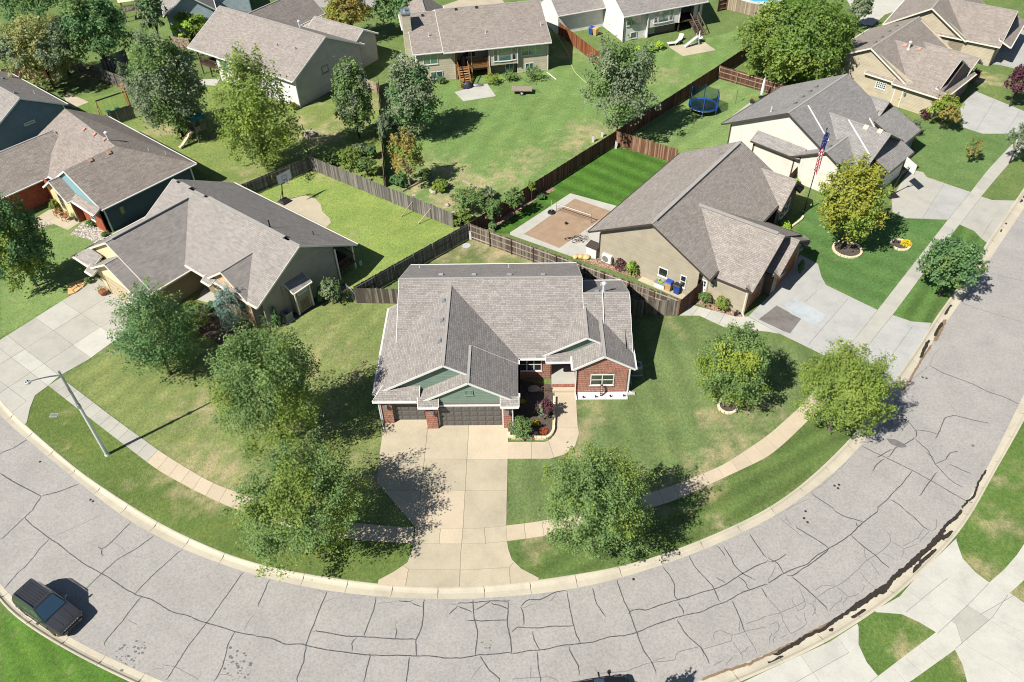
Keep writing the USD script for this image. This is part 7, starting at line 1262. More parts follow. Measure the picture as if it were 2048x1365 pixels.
MB().bar((0, .8, 2.2), (0, 3.6, 2.2), .12).emit(pt_, 'swing_beam', 'wood_grey'); MB().bar((-.7, 3.6, 0), (0, 3.6, 2.3), .1).bar((.7, 3.6, 0), (0, 3.6, 2.3), .1).emit(pt_, 'swing_leg', 'wood_grey')
t = thing('swing_set', 'wooden swing set with orange ladder and teal seats', 'swing set', V(236, 226), 42)
MB().bar((-2.0, 0, 2.25), (1.6, 0, 2.25), .13).emit(t, 'beam', 'tarp')
for y in (-.7, .7): MB().bar((-2.0, y, 0), (-2.0, 0, 2.3), .1).emit(t, 'leg', 'wood_play')
MB().bar((-2, -.35, 1.1), (-2, .35, 1.1), .08).emit(t, 'brace', 'wood_play')
for y in (-.5, .5): MB().bar((1.6, y, 0), (1.6, y, 2.9), .12).emit(t, 'post', 'deck_cedar')
for k in range(9): MB().bar((1.58, -.55, .3 + k * .3), (1.58, .55, .3 + k * .3), .05, .14).emit(t, 'slat', 'deck_cedar')
for k in range(6): a = -.8 + .32 * k; MB().bar((1.2 + .3 * math.cos(a), .6 * math.sin(a), 3.05), (1.9, 0, 3.3), .1, .04).emit(t, 'sun_slat', 'deck_cedar')
for x in (-1.0, 0.1):
    MB().tube([(x - .2, 0, 2.2), (x - .2, .1, .5)], .01, 4).tube([(x + .2, 0, 2.2), (x + .2, .1, .5)], .01, 4).emit(t, 'chain', 'metal_grey'); MB().tm(trimesh.convex.convex_hull(np.array([(x + a, b, c) for a in (-.25, .25) for b in (-.05, .35) for c in (.42, .62)]))).emit(t, 'seat', 'plastic_green')
t = thing('play_structure', 'faded wooden play structure at the top left behind the trees', 'play structure', V(270, 38), 20)
for x in (-1.2, 1.2):
    for y in (-.9, .9): MB().bar((x, y, 0), (x, y, 3.2), .14).emit(t, 'post', 'wood_grey')
for k in range(12): MB().box((-1.3 + k * .21, -1, 1.5), (-1.12 + k * .21, 1, 1.56)).emit(t, 'floor_board', 'wood_grey')
for k in range(12): MB().box((-1.3 + k * .21, -.98, 1.6), (-1.16 + k * .21, -.94, 2.4)).emit(t, 'side_board', 'wood_grey')
MB().mesh([(-1.5, -1.2, 3.0), (1.5, -1.2, 3.0), (1.5, 0, 3.8), (-1.5, 0, 3.8), (-1.5, 1.2, 3.0), (1.5, 1.2, 3.0)], [(0, 1, 2, 3), (3, 2, 5, 4)]).emit(t, 'canopy', 'plastic_cream'); MB().mesh([(1.3, -.3, 1.5), (3.4, -.3, .2), (3.4, .3, .2), (1.3, .3, 1.5)], [(0, 1, 2, 3)]).emit(t, 'slide', 'plastic_tan')
t = thing('arbour', 'low dark slatted arbour in tree shade above the grey fence corner', 'arbour', V(600, 330), 30)
for x in (-1.4, 1.4):
    for y in (-.8, .8): MB().bar((x, y, 0), (x, y, 1.5), .1).emit(t, 'post', 'wood_grey')
for k in range(9): MB().bar((-1.5 + k * .37, -1, 1.55), (-1.5 + k * .37, 1, 1.55), .06, .1).emit(t, 'slat', 'wood_grey')
t = thing('utility_trailer', 'flat wooden trailer on two wheels parked on the big lawn', 'trailer', V(1044, 186), -4); MB().box((-1.3, -.65, .5), (1.3, .65, .58)).emit(t, 'bed', 'wood_grey')
for y in (-.72, .72): MB().tube([(0, y - .06, .28), (0, y + .06, .28)], .28, 14).emit(t, 'wheel', 'rubber'); 
MB().bar((1.3, 0, .5), (2.2, 0, .35), .07).emit(t, 'drawbar', 'metal_grey'); MB().tube([(0, -.8, .28), (0, -.7, .28)], .14, 10).tube([(0, .7, .28), (0, .8, .28)], .14, 10).emit(t, 'hub', 'metal_white')
a, b = V(1094, 146), V(1113, 161); t = thing('drain_pipe', 'straight white drain pipe lying on the lawn at the house corner', 'pipe', a); MB().tube([(0, 0, .07), (*(b - a), .07)], .06, 8).emit(t, 'pipe', 'plastic_white'); MB().tube([(*((b - a) * .97), .07), (*((b - a) * 1.0), .07)], .075, 8).emit(t, 'end_cap', 'metal_white')
def hose(label, pts, mat): 
    q = smooth_line(VL(pts), .3); c = q[0]; t = thing('garden_hose', label, 'hose', c); MB().tube([(*(p - c), .03) for p in q], .025, 5).emit(t, 'tube', mat); MB().tube([(*(q[-1] - c), .03), (*(q[-1] - c + .15), .03)], .04, 6).emit(t, 'nozzle', 'metal_grey')
hose('pale green hose snaking over the lawn beside the orange fence', [(1106, 60), (1125, 88), (1138, 110), (1142, 130), (1150, 146), (1165, 160), (1178, 170)], 'plastic_cream'); hose('thin dark hose lying on the lawn in front of the beige house', [(1037, 150), (1045, 160), (1058, 167), (1072, 170)], 'plastic_black')
t = thing('grill', 'tall covered grill in dark tarp on the cedar deck', 'covered grill', E.o + E.u * -10.9 + E.v_ * .6, 10, z=1.62); MB().tube([(0, 0, 0), (0, 0, .9), (0, 0, 1.25)], [.4, .36, .16], 9).emit(t, 'cover', 'tarp', smooth=40); MB().box((-.42, -.3, 0), (.42, .3, .08)).emit(t, 'base', 'plastic_black')
def heap(label, px, mat='tarp', s_=(.7, .5, .6), z=0):
    t = thing('covered_pile', label, 'covered pile', V(*px)); b = trimesh.creation.icosphere(3, 1.0); b.vertices *= [*s_[:2], s_[2]]; b.vertices += (meshkit.fbm(b.vertices * 3.1, 3, 8)[:, None] - .5) * .45 * s_[2]; b.vertices[:, 2] = np.maximum(b.vertices[:, 2], 0.0); MB().tm(b).emit(t, 'cover', mat, smooth=60); MB().box((-s_[0] * .7, -s_[1] * .7, 0), (s_[0] * .7, s_[1] * .7, .06)).emit(t, 'pallet', 'wood_grey')
heap('dark tarp covered heap under the cedar stair deck', (935, 176), 'tarp', (.6, .45, .85)); heap('grey clutter of garden tools heaped on the patio', (955, 172), 'metal_grey', (.8, .35, .35))
for k, (px, yaw) in enumerate((((1347, 90), 10), ((1358, 84), 60))):
    t = thing('patio_lounger', ['white reclining patio lounger, nearer the wall of the white house', 'white patio chair behind the lounger on the white house patio'][k], 'patio chair', V(*px), yaw); MB().box((-.9, -.3, .28), (.3, .3, .34)).emit(t, 'seat', 'plastic_white'); MB().mesh([(.3, -.3, .3), (.3, .3, .3), (.85, .3, .85), (.85, -.3, .85)], [(0, 1, 2, 3)]).emit(t, 'backrest', 'plastic_white')
    for x in (-.8, .2):
        for y in (-.27, .27): MB().bar((x, y, 0), (x, y, .3), .05).emit(t, 'leg', 'plastic_white')
t = thing('toy_slide', 'white plastic play slide on the white house patio', 'slide', V(1385, 92), 205); MB().mesh([(-.6, -.25, 1.1), (1.3, -.25, .1), (1.3, .25, .1), (-.6, .25, 1.1)], [(0, 1, 2, 3)]).mesh([(-.6, -.25, 1.1), (1.3, -.25, .1), (1.3, -.25, .28), (-.6, -.25, 1.28)], [(0, 1, 2, 3)]).mesh([(-.6, .25, 1.1), (1.3, .25, .1), (1.3, .25, .28), (-.6, .25, 1.28)], [(0, 1, 2, 3)]).emit(t, 'chute', 'plastic_white')
for y in (-.25, .25): MB().bar((-.95, y, 0), (-.6, y, 1.5), .07).emit(t, 'ladder_rail', 'plastic_white')
for k in range(4): MB().bar((-.9 + k * .08, -.25, .25 + k * .28), (-.9 + k * .08, .25, .25 + k * .28), .06).emit(t, 'rung', 'plastic_white')
t = thing('patio_table_set', 'cluttered white patio table and chairs beside the brown stair', 'patio table', V(1396, 85)); MB().cyl((0, 0, .68), .6, .04, 16).emit(t, 'table_top', 'plastic_white'); MB().cyl((0, 0, 0), .06, .68, 8).emit(t, 'pedestal', 'plastic_white'); MB().tube([(.1, .1, .7), (.1, .1, 1.6)], [.12, .04], 8).emit(t, 'umbrella', 'canvas_white')
for k in range(2):
    px, yaw = ((118, 432), 140) if k == 0 else ((134, 441), 160)
    t = thing('rocking_chair', ['brown wooden rocking chair on the patio nearest the stone wall', 'brown wooden rocking chair at the outer edge of the brick house patio'][k], 'rocking chair', V(*px), yaw); MB().box((-.28, -.28, .42), (.28, .28, .47)).emit(t, 'seat', 'deck_cedar')
    for i in range(5): MB().bar((-.24, -.24 + i * .12, .45), (-.42, -.24 + i * .12, 1.15), .06, .02).emit(t, 'back_slat', 'deck_cedar')
    for y in (-.29, .29): MB().tube([(-.5, y, .1), (-.2, y, .03), (.2, y, .03), (.45, y, .1)], .025, 5).emit(t, 'rocker', 'deck_cedar'); MB().bar((-.3, y, .68), (.28, y, .68), .06, .03).bar((.25, y, .05), (.25, y, .68), .04).bar((-.25, y, .05), (-.25, y, .45), .04).emit(t, 'arm', 'deck_cedar')
# arched wire gate and its posts
ga, gb = V(683, 590), V(712, 606); t = thing('arched_gate', 'grey arched wire gate between the taupe house and the weathered fence', 'gate', ga); d = gb - ga; ln = np.linalg.norm(d); e_ = d / ln
for q in (np.zeros(2), d * .52): MB().tube([(*q, 0), (*q, 1.75)], .04, 8).emit(t, 'gate_post', 'metal_galv')
for off in (0, .12): MB().tube([(*(d * (.52 + .46 * math.sin(a))), 1.0 + (.6 - off) * math.cos(a)) for a in np.linspace(0, 1.5, 8)], .018, 5).emit(t, 'arch_bar', 'metal_galv')
gm = MB()
for k in range(12): q = d * (k / 12); gm.bar((*q, .1), (*q, 1.3 if k < 7 else 1.4 - .09 * (k - 6) ** 1.3), .012)
for k in range(9): gm.bar((0, 0, .15 + .14 * k), (*(d * .95), .15 + .14 * k), .01)
gm.emit(t, 'wire_mesh', 'metal_grey')
for px, h, lb in (((941, 479), .95, 'pale green utility post in the back corner of the brick house fence'), ((1231.5, 297), .9, 'white utility post at the corner of the striped lawn'), ((1186, 284), .8, 'white utility post at the edge of the big lawn'), ((1204, 274), .7, 'small white utility box behind the dark fence corner'), ((722, 531), .5, 'short white post in the shade of the taupe house deck')):
    t = thing('utility_post', lb, 'utility post', V(*px)); MB().box((-.11, -.11, 0), (.11, .11, h)).emit(t, 'casing', 'plastic_white'); MB().tm(trimesh.convex.convex_hull(np.array([(x * .13, y * .13, h) for x in (-1, 1) for y in (-1, 1)] + [(0, 0, h + .08)]))).emit(t, 'cap', 'metal_galv')
t = thing('utility_cabinet', 'pale utility cabinet by the fence corner of the vegetable yard', 'utility cabinet', V(936, 446), 35); MB().box((-.45, -.35, 0), (.45, .35, .75)).emit(t, 'casing', 'plastic_white'); MB().box((-.48, -.38, .75), (.48, .38, .8)).emit(t, 'lid', 'metal_white')
c = V(933, 492); MB().ext(Point(*c).buffer(.42, 12), 0, .035).emit('/World', 'manhole_cover', 'concrete_patch', kind='structure')
for px, lb in (((108, 831), 'small access lid set in the left grass verge'),):
    t = thing('access_lid', lb, 'lid', V(*px)); MB().box((-.25, -.16, 0), (.25, .16, .03)).emit(t, 'lid', 'metal_galv'); MB().box((-.3, -.21, 0), (.3, .21, .02)).emit(t, 'frame', 'concrete_grey')
# garden timbers and rocks in the vegetable yard
for a, b, lb in (((805, 384), (865, 353), 'long pale timber edging the weedy bed'), ((925, 363), (952, 376), 'pale timber edging at the right of the weedy bed'), ((790, 366), (812, 364), 'short pale timber at the left of the weedy bed')):
    A, Bq = V(*a), V(*b); t = thing('garden_timber', lb, 'timber', A); MB().bar((0, 0, .09), (*(Bq - A), .09), .14, .16).emit(t, 'timber', 'rail_pale'); MB().bar((0, 0, .05), (*((Bq - A) * .06), .05), .2, .1).emit(t, 'end_block', 'fence_pale')
rg = np.random.default_rng(11)
def rocks(label, pts, name='rock', mat='boulder'):
    for k, (px, s_) in enumerate(pts):
        t = thing(name, label[k] if isinstance(label, list) else label, 'rock', V(*px), rg.uniform(0, 360), group=None if isinstance(label, list) else label[:40])
        b = trimesh.creation.icosphere(2, s_); b.vertices *= [1.2, .9, .7]; b.vertices += (meshkit.noise(b.vertices / s_ * 1.7, k)[:, None] - .5) * .5 * s_; b.vertices[:, 2] = np.maximum(b.vertices[:, 2] + s_ * .4, 0); MB().tm(b).emit(t, 'stone', mat, smooth=40)
rocks(['tan boulder at the left end of the row on the tan house patio edge', 'tan boulder in the middle of the row on the tan house patio edge', 'tan boulder nearest the white storage shed'], [((1152, 516), .3), ((1163, 516), .32), ((1173, 517), .34)], 'boulder', 'flagstone')
rocks(['largest grey stone at the top of the weedy bed', 'small grey stone touching the largest stone in the weedy bed', 'grey stone in the middle of the weedy bed', 'grey stone below the sprawling bush', 'grey stone near the end of the grey fence'], [((867, 387), .3), ((862, 383), .2), ((895, 412), .25), ((938, 423), .3), ((908, 428), .28)], 'rock')
# ================================================================== TREES AND PLANTS
def branches(root, base_r, h0, tips, rng, mat='bark', lean=(0, 0)):
    """A tapered trunk with limbs that reach the given tips."""
    mb = MB(); top = np.array([lean[0], lean[1], h0])
    mb.tube([(0, 0, -.15), (0.02, 0, .1), top * [.5, .5, .5], top], [base_r * 1.5, base_r * 1.05, base_r * .85, base_r * .65], 8)
    for k, tp in enumerate(tips):
        tp = np.asarray(tp); st = top * rng.uniform(.6, 1.0); mid = st * .45 + tp * .55 + np.array([0, 0, .12 * np.linalg.norm(tp - st)]) * rng.uniform(-.3, .8)
        mb.tube([st, mid, tp], [base_r * .42, base_r * .25, base_r * .07], 5, False)
    mb.emit(root, 'trunk', mat)
def tree(label, cx, cy, hw, hh, leaf='leaf_mid', n=5200, size=.24, name='tree', cat='tree', clear=1.4, sprays=150, slen=.34, updir=.45, inner=.25, style='round', seed=1, bark='bark', jag=.18, squash=None, dens=1.0, leaf2=None):
    """A tree whose crown centre lies on the sight line (cx, cy); hw and hh are its half width and half height in photograph pixels."""
    rng = np.random.default_rng(seed); z = clear + 2.5
    for _ in range(30):
        p = V(cx, cy, z); sc, ph = scale_at((p[0], p[1], z)); R = hw / sc; v2 = (hh / sc) ** 2 - (R * math.sin(ph)) ** 2
        rz = math.sqrt(max(v2, (0.55 * R) ** 2)) / math.cos(ph) if v2 > 0 else 0.6 * R
        rz = min(max(rz, .55 * R), 2.2 * R); z = .5 * z + .5 * (clear + rz)
    root = thing(name, label, cat, (p[0], p[1])); C = np.array([0, 0, clear + rz]); ext = np.array([R, R, rz])
    n = int(n * dens); D = rng.normal(0, 1, (sprays, 3)); D /= np.linalg.norm(D, axis=1, keepdims=True)
    if style == 'round': D[:, 2] = np.where(D[:, 2] < -.55, -D[:, 2], D[:, 2])
    rad = rng.uniform(inner, .86, sprays) ** .75
    prof = np.ones(sprays)
    if style == 'cone': t = (D[:, 2] + 1) / 2; prof = np.clip(1.25 - .95 * t, .12, 1.1)
    if style == 'oval': t = (D[:, 2] + 1) / 2; prof = np.clip(1.12 - .45 * t, .3, 1.1)
    if style == 'vase': t = (D[:, 2] + 1) / 2; prof = np.clip(.62 + .5 * t, .3, 1.1)
    st = D * rad[:, None]; st[:, :2] *= prof[:, None]
    lump = 1 + jag * 2 * (meshkit.noise(D * 2.3 + seed, seed) - .5); st *= lump[:, None]
    gd = D + np.array([0, 0, updir]) + rng.normal(0, .28, (sprays, 3))
    if style == 'willow': gd = D * .55 + np.array([0, 0, -.75]) + rng.normal(0, .2, (sprays, 3))
    if style != 'willow': sprk = rng.random(sprays) < .22
    else: sprk = np.zeros(sprays, bool)
    gd /= np.linalg.norm(gd, axis=1, keepdims=True)
    sl = slen * rng.uniform(.6, 1.2, sprays) * np.where(sprk, 1.35, 1.0); k = max(3, n // sprays)
    u = rng.random((sprays, k)); thick = (.11 * (1.05 - u) + .025)[..., None]
    P_ = st[:, None] + gd[:, None] * (u * sl[:, None])[..., None] + rng.normal(0, 1, (sprays, k, 3)) * thick * (1.0 if style != 'willow' else .6)
    pts = (P_ * ext * .92).reshape(-1, 3) + C; pts[:, 2] = np.maximum(pts[:, 2], .25 if clear < .5 else clear * .55)
    branches(root, .05 + .028 * R, C[2] - rz * .55 if clear > .5 else max(.3, rz * .5), [(s_ * ext * .9 + C) for s_ in st[:: max(1, sprays // 14)]], rng, bark)
    od = (pts - C) / ext; od = od / (np.linalg.norm(od, axis=1, keepdims=True) + 1e-6) * .75
    m1 = LEAVES(pts, size * 1.0, .55, rng, od)
    if leaf2:
        pick = meshkit.noise(pts * .55 / max(R, 1) * 3, seed + 3) > .56; q = m1.leafpts
        for sel, mt in ((~pick, leaf), (pick, leaf2)):
            if sel.any(): mm = MB(); mm.leafpts = q[sel]; leaf_emit(mm, root, 'crown', mt)
    else: leaf_emit(m1, root, 'crown', leaf)
    return root
# street and lawn trees, nearest first
tree('large bright green lawn tree left of the garage', 530, 775, 120, 138, 'leaf_mid', 32000, .17, sprays=300, slen=.30, updir=.7, seed=21, leaf2='leaf_bright', style='oval', clear=.8)
tree('feathery green tree at the kerb left of the driveway', 607, 1015, 130, 124, 'leaf_mid', 30000, .165, sprays=260, slen=.42, updir=.65, seed=22, leaf2='leaf_bright', style='round', clear=.7)
tree('spreading green tree at the kerb right of the driveway', 1193, 1016, 107, 116, 'leaf_mid', 26000, .16, sprays=230, slen=.44, updir=.6, seed=23, leaf2='leaf_bright', clear=.7)
tree('green lawn tree standing in the round stone block ring', 1474, 728, 80, 88, 'leaf_mid', 21000, .17, sprays=210, slen=.3, updir=.4, seed=24, leaf2='leaf_yellow', style='oval', clear=.6)
tree('yellow green tree at the kerb beside the cracked road', 1688, 785, 94, 96, 'leaf_bright', 24000, .17, sprays=220, slen=.34, updir=.5, seed=25, leaf2='leaf_yellow', clear=.6)
tree('dark feathery tree beside the left driveway', 303, 662, 82, 96, 'leaf_deep', 17000, .18, sprays=240, slen=.4, updir=-.1, seed=26, leaf2='leaf_mid', style='oval', clear=.8)
tree('yellow maple standing in its mulch ring on the right lawn', 1710, 400, 74, 90, 'leaf_maple', 12000, .27, sprays=240, slen=.26, updir=.2, seed=27, leaf2='leaf_yellow', style='oval', clear=1.3)
tree('small dark green tree on the right verge beside the pavement', 1905, 531, 58, 56, 'leaf_deep', 7500, .25, sprays=150, slen=.36, updir=.4, seed=28, leaf2='leaf_mid', clear=1.1)
tree('large round dense tree between the two play sets', 330, 165, 78, 98, 'leaf_grey', 22000, .28, sprays=320, slen=.2, updir=.3, seed=29, leaf2='leaf_mid', style='oval', clear=1.0, inner=.55)
tree('yellowing green tree above the grey fence corner', 507, 225, 84, 117, 'leaf_bright', 17000, .26, sprays=220, slen=.3, updir=.5, seed=30, leaf2='leaf_yellow', style='oval', clear=.6)
tree('narrow conical tree beside the grey gable wall', 704, 190, 43, 76, 'leaf_mid', 11000, .26, sprays=200, slen=.2, updir=.3, seed=31, leaf2='leaf_grey', style='oval', clear=.8, inner=.5)
tree('broad grey green tree left of the cedar stair', 822, 192, 62, 76, 'leaf_grey', 10000, .3, sprays=200, slen=.28, updir=.5, seed=32, leaf2='leaf_deep', style='oval', clear=.7, bark='bark_pale')
tree('small orange brown tree in the middle of the yards', 812, 312, 37, 52, 'leaf_orange', 3600, .24, sprays=100, slen=.34, updir=.5, seed=33, leaf2='leaf_yellow', clear=.8, bark='bark_pale')
tree('grey green irregular tree at the corner of two fences', 1240, 176, 75, 92, 'leaf_grey', 13000, .3, sprays=190, slen=.34, updir=.5, seed=34, leaf2='leaf_mid', jag=.5, clear=1.0, bark='bark_pale')
tree('huge bright weeping willow at the top right', 1597, 72, 120, 92, 'leaf_willow', 26000, .36, sprays=520, slen=.3, seed=35, style='willow', clear=.6, inner=.55, leaf2='leaf_bright')
tree('pale feathery willow at the upper left corner', 72, 92, 84, 72, 'leaf_palewillow', 14000, .34, sprays=260, slen=.34, seed=36, style='willow', clear=1.2, leaf2='leaf_grey')
tree('dark green broad tree behind the upper left fence', 190, 66, 66, 76, 'leaf_deep', 13000, .36, sprays=240, slen=.26, updir=.3, seed=37, leaf2='leaf_mid', clear=1.0)
tree('dark green tree at the top left edge of the view', 60, -5, 75, 55, 'leaf_deep', 8000, .38, sprays=180, slen=.28, seed=57, leaf2='leaf_mid', clear=1.0)
tree('tall grey green tree beside the pale blue house', 303, 28, 30, 50, 'leaf_grey', 5000, .32, sprays=110, slen=.34, seed=38, leaf2='leaf_deep', clear=1.0)
tree('bronze orange tree beside the cul de sac at the top', 697, 22, 50, 45, 'leaf_orange', 7500, .34, sprays=170, slen=.26, seed=39, leaf2='leaf_maple', clear=1.2)
tree('dark green tree left of the chimney at the top', 803, 10, 55, 44, 'leaf_deep', 8000, .36, sprays=180, slen=.24, seed=40, leaf2='leaf_mid', clear=1.0)
tree('dark green tree cut by the left edge beside the brick house lawn', 18, 472, 64, 108, 'leaf_deep', 16000, .26, sprays=230, slen=.32, updir=.3, seed=41, leaf2='leaf_bright', style='oval', clear=.5)
tree('purple plum tree at the right edge', 2040, 165, 26, 36, 'leaf_plum', 3500, .26, sprays=90, slen=.3, updir=.7, seed=42, clear=.9)
tree('small thin tree at the right edge beside the pavement', 2040, 280, 26, 30, 'leaf_grey', 1500, .22, sprays=60, slen=.45, seed=43, clear=1.2)
tree('small flat topped olive tree beside the beige house driveway', 1893, 222, 33, 30, 'leaf_yellow', 3600, .24, sprays=90, slen=.3, seed=44, leaf2='leaf_orange', clear=.6)
tree('small sparse shrub tree in the middle of the right lawn', 1946, 300, 15, 20, 'leaf_orange', 900, .2, sprays=40, slen=.5, updir=.8, seed=45, leaf2='leaf_mid', clear=.4)
tree('bare pale tree at the gable corner of the white house', 1112, 14, 14, 22, 'leaf_palewillow', 500, .2, sprays=40, slen=.5, updir=.8, seed=46, clear=.8, bark='bark_pale')
tree('grey green tree behind the huge willow by the pool', 1722, 16, 24, 30, 'leaf_grey', 3000, .3, sprays=70, slen=.35, seed=47, clear=.8)
tree('yellow leaved tree with its top at the bottom edge', 1268, 1425, 40, 76, 'leaf_maple', 5000, .2, sprays=120, slen=.4, updir=.9, seed=48, leaf2='leaf_yellow', clear=1.0, style='cone')
tree('young green tree beside the dark fence, left of three', 988, 420, 21, 23, 'leaf_mid', 1700, .2, sprays=60, slen=.36, seed=49, clear=.9)
tree('young green tree beside the dark fence, middle of three', 1029, 400, 20, 22, 'leaf_mid', 1700, .2, sprays=60, slen=.36, seed=50, clear=.9)
tree('slender young tree beside the dark fence, right of three', 1063, 374, 9, 12, 'leaf_bright', 500, .16, sprays=30, slen=.4, seed=51, clear=1.0)
def shrub(label, cx, cy, hw, hh, leaf='leaf_mid', n=1400, size=.15, seed=1, name='shrub', leaf2=None, **k):
    return tree(label, cx, cy, hw, hh, leaf, n, size, name=name, cat='shrub', clear=.08, sprays=k.pop('sprays', 70), seed=seed, leaf2=leaf2, slen=k.pop('slen', .3), **k)
shrub('blue spruce in front of the stone entry of the taupe house', 455, 612, 36, 50, 'leaf_spruce', 6000, .13, 60, 'spruce', style='cone', sprays=170, slen=.34, updir=-.2)
shrub('round clipped green bush beside the left driveway tree', 390, 632, 30, 32, 'leaf_mid', 4200, .14, 61, leaf2='leaf_bright', inner=.6, sprays=140, slen=.16)
shrub('dark low bush under the taupe garage wall', 425, 615, 14, 14, 'leaf_deep', 1400, .13, 62); shrub('dark low bush left of the clipped bush', 360, 665, 18, 20, 'leaf_deep', 1600, .14, 63)
shrub('glossy pale green bush beside the arched gate', 661, 584, 24, 28, 'leaf_grey', 3000, .16, 64, leaf2='leaf_mid'); shrub('narrow dark conical evergreen behind the glossy bush', 640, 588, 10, 22, 'leaf_deep', 1700, .12, 65, style='cone'); shrub('small conical evergreen by the taupe air conditioner', 550, 633, 12, 22, 'leaf_deep', 1600, .12, 66, style='cone'); shrub('small dark bush at the foot of the taupe corner', 530, 640, 9, 10, 'leaf_deep', 700, .12, 67)
shrub('reddish green bush by the heat pump', 1240, 529, 15, 13, 'leaf_plum', 1300, .13, 68, leaf2='leaf_mid'); shrub('bright green bush by the tan gable wall', 1264, 537, 13, 15, 'leaf_bright', 1500, .13, 69, leaf2='leaf_lime')
shrub('green bush under the tan side wall, left of two', 1410, 597, 15, 14, 'leaf_mid', 1400, .13, 70, leaf2='leaf_orange'); shrub('green bush under the tan side wall, right of two', 1444, 608, 16, 16, 'leaf_bright', 1500, .13, 71, leaf2='leaf_orange')
t = thing('garden_ornament', 'small black dog shaped ornament in the pink stone bed', 'ornament', V(1470, 632)); MB().tm(trimesh.convex.convex_hull(np.array([(x * .1, y * .08, z) for x in (-1, 1) for y in (-1, 1) for z in (0, .38)]))).emit(t, 'body', 'paint_black'); MB().tm(trimesh.creation.icosphere(1, .13).apply_translation((.1, 0, .5))).emit(t, 'head', 'paint_black')
shrub('rose bush with red blooms at the flower bed corner', 1042, 857, 26, 24, 'leaf_mid', 3000, .12, 72, leaf2='leaf_deep', updir=.6, name='rose_bush')
shrub('purple grey bush in the middle of the flower bed', 1090, 819, 21, 23, 'leaf_plum', 2200, .12, 73, leaf2='leaf_grey', updir=.7); 
def blooms(label, px, r, mat, n=70, z=.2, sz=.12):
    t = thing('flowers', label, 'flowers', V(*px)); rg = np.random.default_rng(int(px[0])); P_ = rg.normal(0, 1, (n, 3)); P_ /= np.linalg.norm(P_, axis=1, keepdims=True); P_ *= [r, r, z]; P_[:, 2] = np.abs(P_[:, 2]) + .06
    leaf_emit(LEAVES(P_, sz, 1.5, rg), t, 'petals', mat); leaf_emit(LEAVES(P_ * [.95, .95, .7], sz, .5, rg), t, 'foliage', 'leaf_mid')
blooms('yellow mum cushion in the middle of the flower bed', (1071, 848), .26, 'petal_yellow', 160); blooms('yellow mum cushion in the shade by the garage wall', (1044, 805), .24, 'petal_yellow', 130); blooms('rust red flower cushion near the front edging', (1087, 864), .34, 'petal_rust', 200, .14); blooms('red rose heads on the bush in the flower bed', (1043, 864), .12, 'petal_red', 30, .75, .13); blooms('yellow flower cushion in the small stone ring', (1812, 490), .5, 'petal_yellow', 420, .4, .16)
shrub('clipped ball topiary by the flagpole house porch', 1574, 450, 8, 8, 'leaf_lime', 900, .1, 74, inner=.7, slen=.1, updir=0); shrub('low clipped green mound by the flagpole house porch', 1571, 461, 12, 8, 'leaf_lime', 1000, .1, 75, inner=.7, slen=.1); shrub('narrow clipped evergreen by the brick porch wall', 1560, 448, 5, 12, 'leaf_deep', 800, .1, 76, inner=.6, slen=.1)
shrub('tall dark evergreen beside the tan garage door', 1603, 533, 7, 18, 'leaf_deep', 1800, .12, 77, inner=.5, slen=.14, style='oval')
for k, (px, r_) in enumerate((((1278, 101), 9), ((1303, 96), 9), ((1320, 91), 9))): shrub(['clipped lime green ball bush at the white house, left of three', 'clipped lime green ball bush at the white house, middle of three', 'clipped lime green ball bush at the white house, right of three'][k], px[0], px[1], r_, r_ * .9, 'leaf_lime', 1200, .16, 80 + k, inner=.72, slen=.1, updir=0)
shrub('wide lime green hedge bush beside the pale blue house', 380, 54, 40, 20, 'leaf_lime', 4000, .3, 84, leaf2='leaf_yellow', inner=.5, slen=.22)
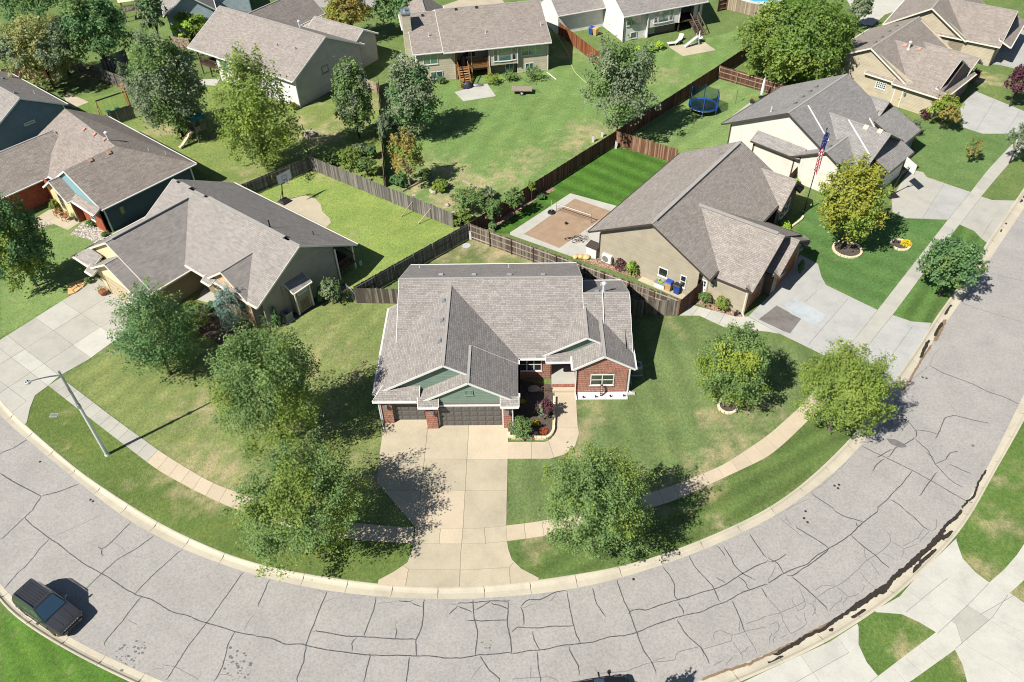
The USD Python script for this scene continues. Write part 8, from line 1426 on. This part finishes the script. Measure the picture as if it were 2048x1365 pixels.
for k, (cx, cy, hw, hh, lf, lb) in enumerate(((700, 318, 28, 18, 'leaf_bright', 'leafy vegetable patch plants right of the grey fence corner'), (733, 336, 24, 20, 'leaf_mid', 'tall leafy vegetable plants beside the thin dark fence'), (662, 317, 18, 14, 'leaf_mid', 'low leafy plants just behind the grey fence corner'), (742, 305, 12, 12, 'leaf_deep', 'dark green plant at the top of the vegetable patch'), (716, 300, 16, 10, 'leaf_grey', 'flowering plants at the top of the vegetable patch'), (938, 402, 38, 20, 'leaf_mid', 'sprawling bush at the right of the weedy bed'), (975, 388, 16, 12, 'leaf_grey', 'grey leaved weeds beside the sprawling bush'), (800, 360, 20, 10, 'leaf_deep', 'dark weeds at the left of the weedy bed'), (925, 437, 20, 11, 'leaf_bright', 'vine clump at the end of the grey fence'), (880, 372, 16, 8, 'leaf_yellow', 'yellowing weeds in the weedy bed'), (850, 350, 14, 8, 'leaf_mid', 'low weeds at the top of the weedy bed'), (770, 262, 14, 34, 'leaf_grey', 'grey green brush growing on the thin dark fence'), (800, 262, 20, 18, 'leaf_grey', 'grey green suckers at the foot of the broad tree'))):
    shrub(lb, cx, cy, hw, hh, lf, 2400, .2, 90 + k, updir=.6, slen=.42)
for k, (cx, cy, hw, hh, lf, lb) in enumerate(((1830, 255, 14, 16, 'leaf_grey', 'dark bush in front of the flagpole house door'), (1818, 275, 14, 12, 'leaf_lime', 'lime green bush below the dark bush by the flagpole house'), (1800, 310, 15, 14, 'leaf_deep', 'dark evergreen bush under the cream garage eave'), (1850, 228, 11, 11, 'leaf_plum', 'dark red bush left of the olive tree'), (1950, 152, 10, 14, 'leaf_plum', 'dark red bush at the beige garage corner'), (1020, 152, 14, 6, 'leaf_mid', 'low plants under the beige house window, right part'), (985, 157, 16, 6, 'leaf_yellow', 'low yellow flowers under the beige house wall'), (1065, 147, 22, 6, 'leaf_mid', 'low green plants at the beige house corner'), (882, 160, 10, 7, 'leaf_mid', 'low bush left of the cedar stair'), (586, 212, 8, 7, 'leaf_maple', 'small yellow bush at the corner of the grey house'), (110, 412, 12, 12, 'leaf_bright', 'small climbing shrub by the brick house porch'), (182, 447, 10, 6, 'leaf_mid', 'low plant in the white stones by the brick wall'), (212, 470, 9, 7, 'leaf_mid', 'low plant at the brick corner in the white stones'), (176, 561, 6, 6, 'leaf_mid', 'small round plant on the flagstones'), (430, 628, 8, 8, 'leaf_deep', 'low dark plant under the garage wall of the taupe house'), (1120, 32, 10, 8, 'leaf_mid', 'low shrub by the white house gate'), (985, 452, 9, 8, 'leaf_deep', 'dark bush in the pink stone border'), (1082, 393, 8, 6, 'leaf_deep', 'low dark plant in the pink stone border'), (1590, 362, 9, 6, 'leaf_lime', 'lime green grass tuft behind the tan house'), (245, 143, 14, 20, 'leaf_grey', 'tall grey green weeds behind the upper left fence'), (1012, 790, 5, 5, 'leaf_mid', 'tiny plant at the garage corner'))):
    shrub(lb, cx, cy, hw, hh, lf, 1100, .16, 120 + k, updir=.5, slen=.35)
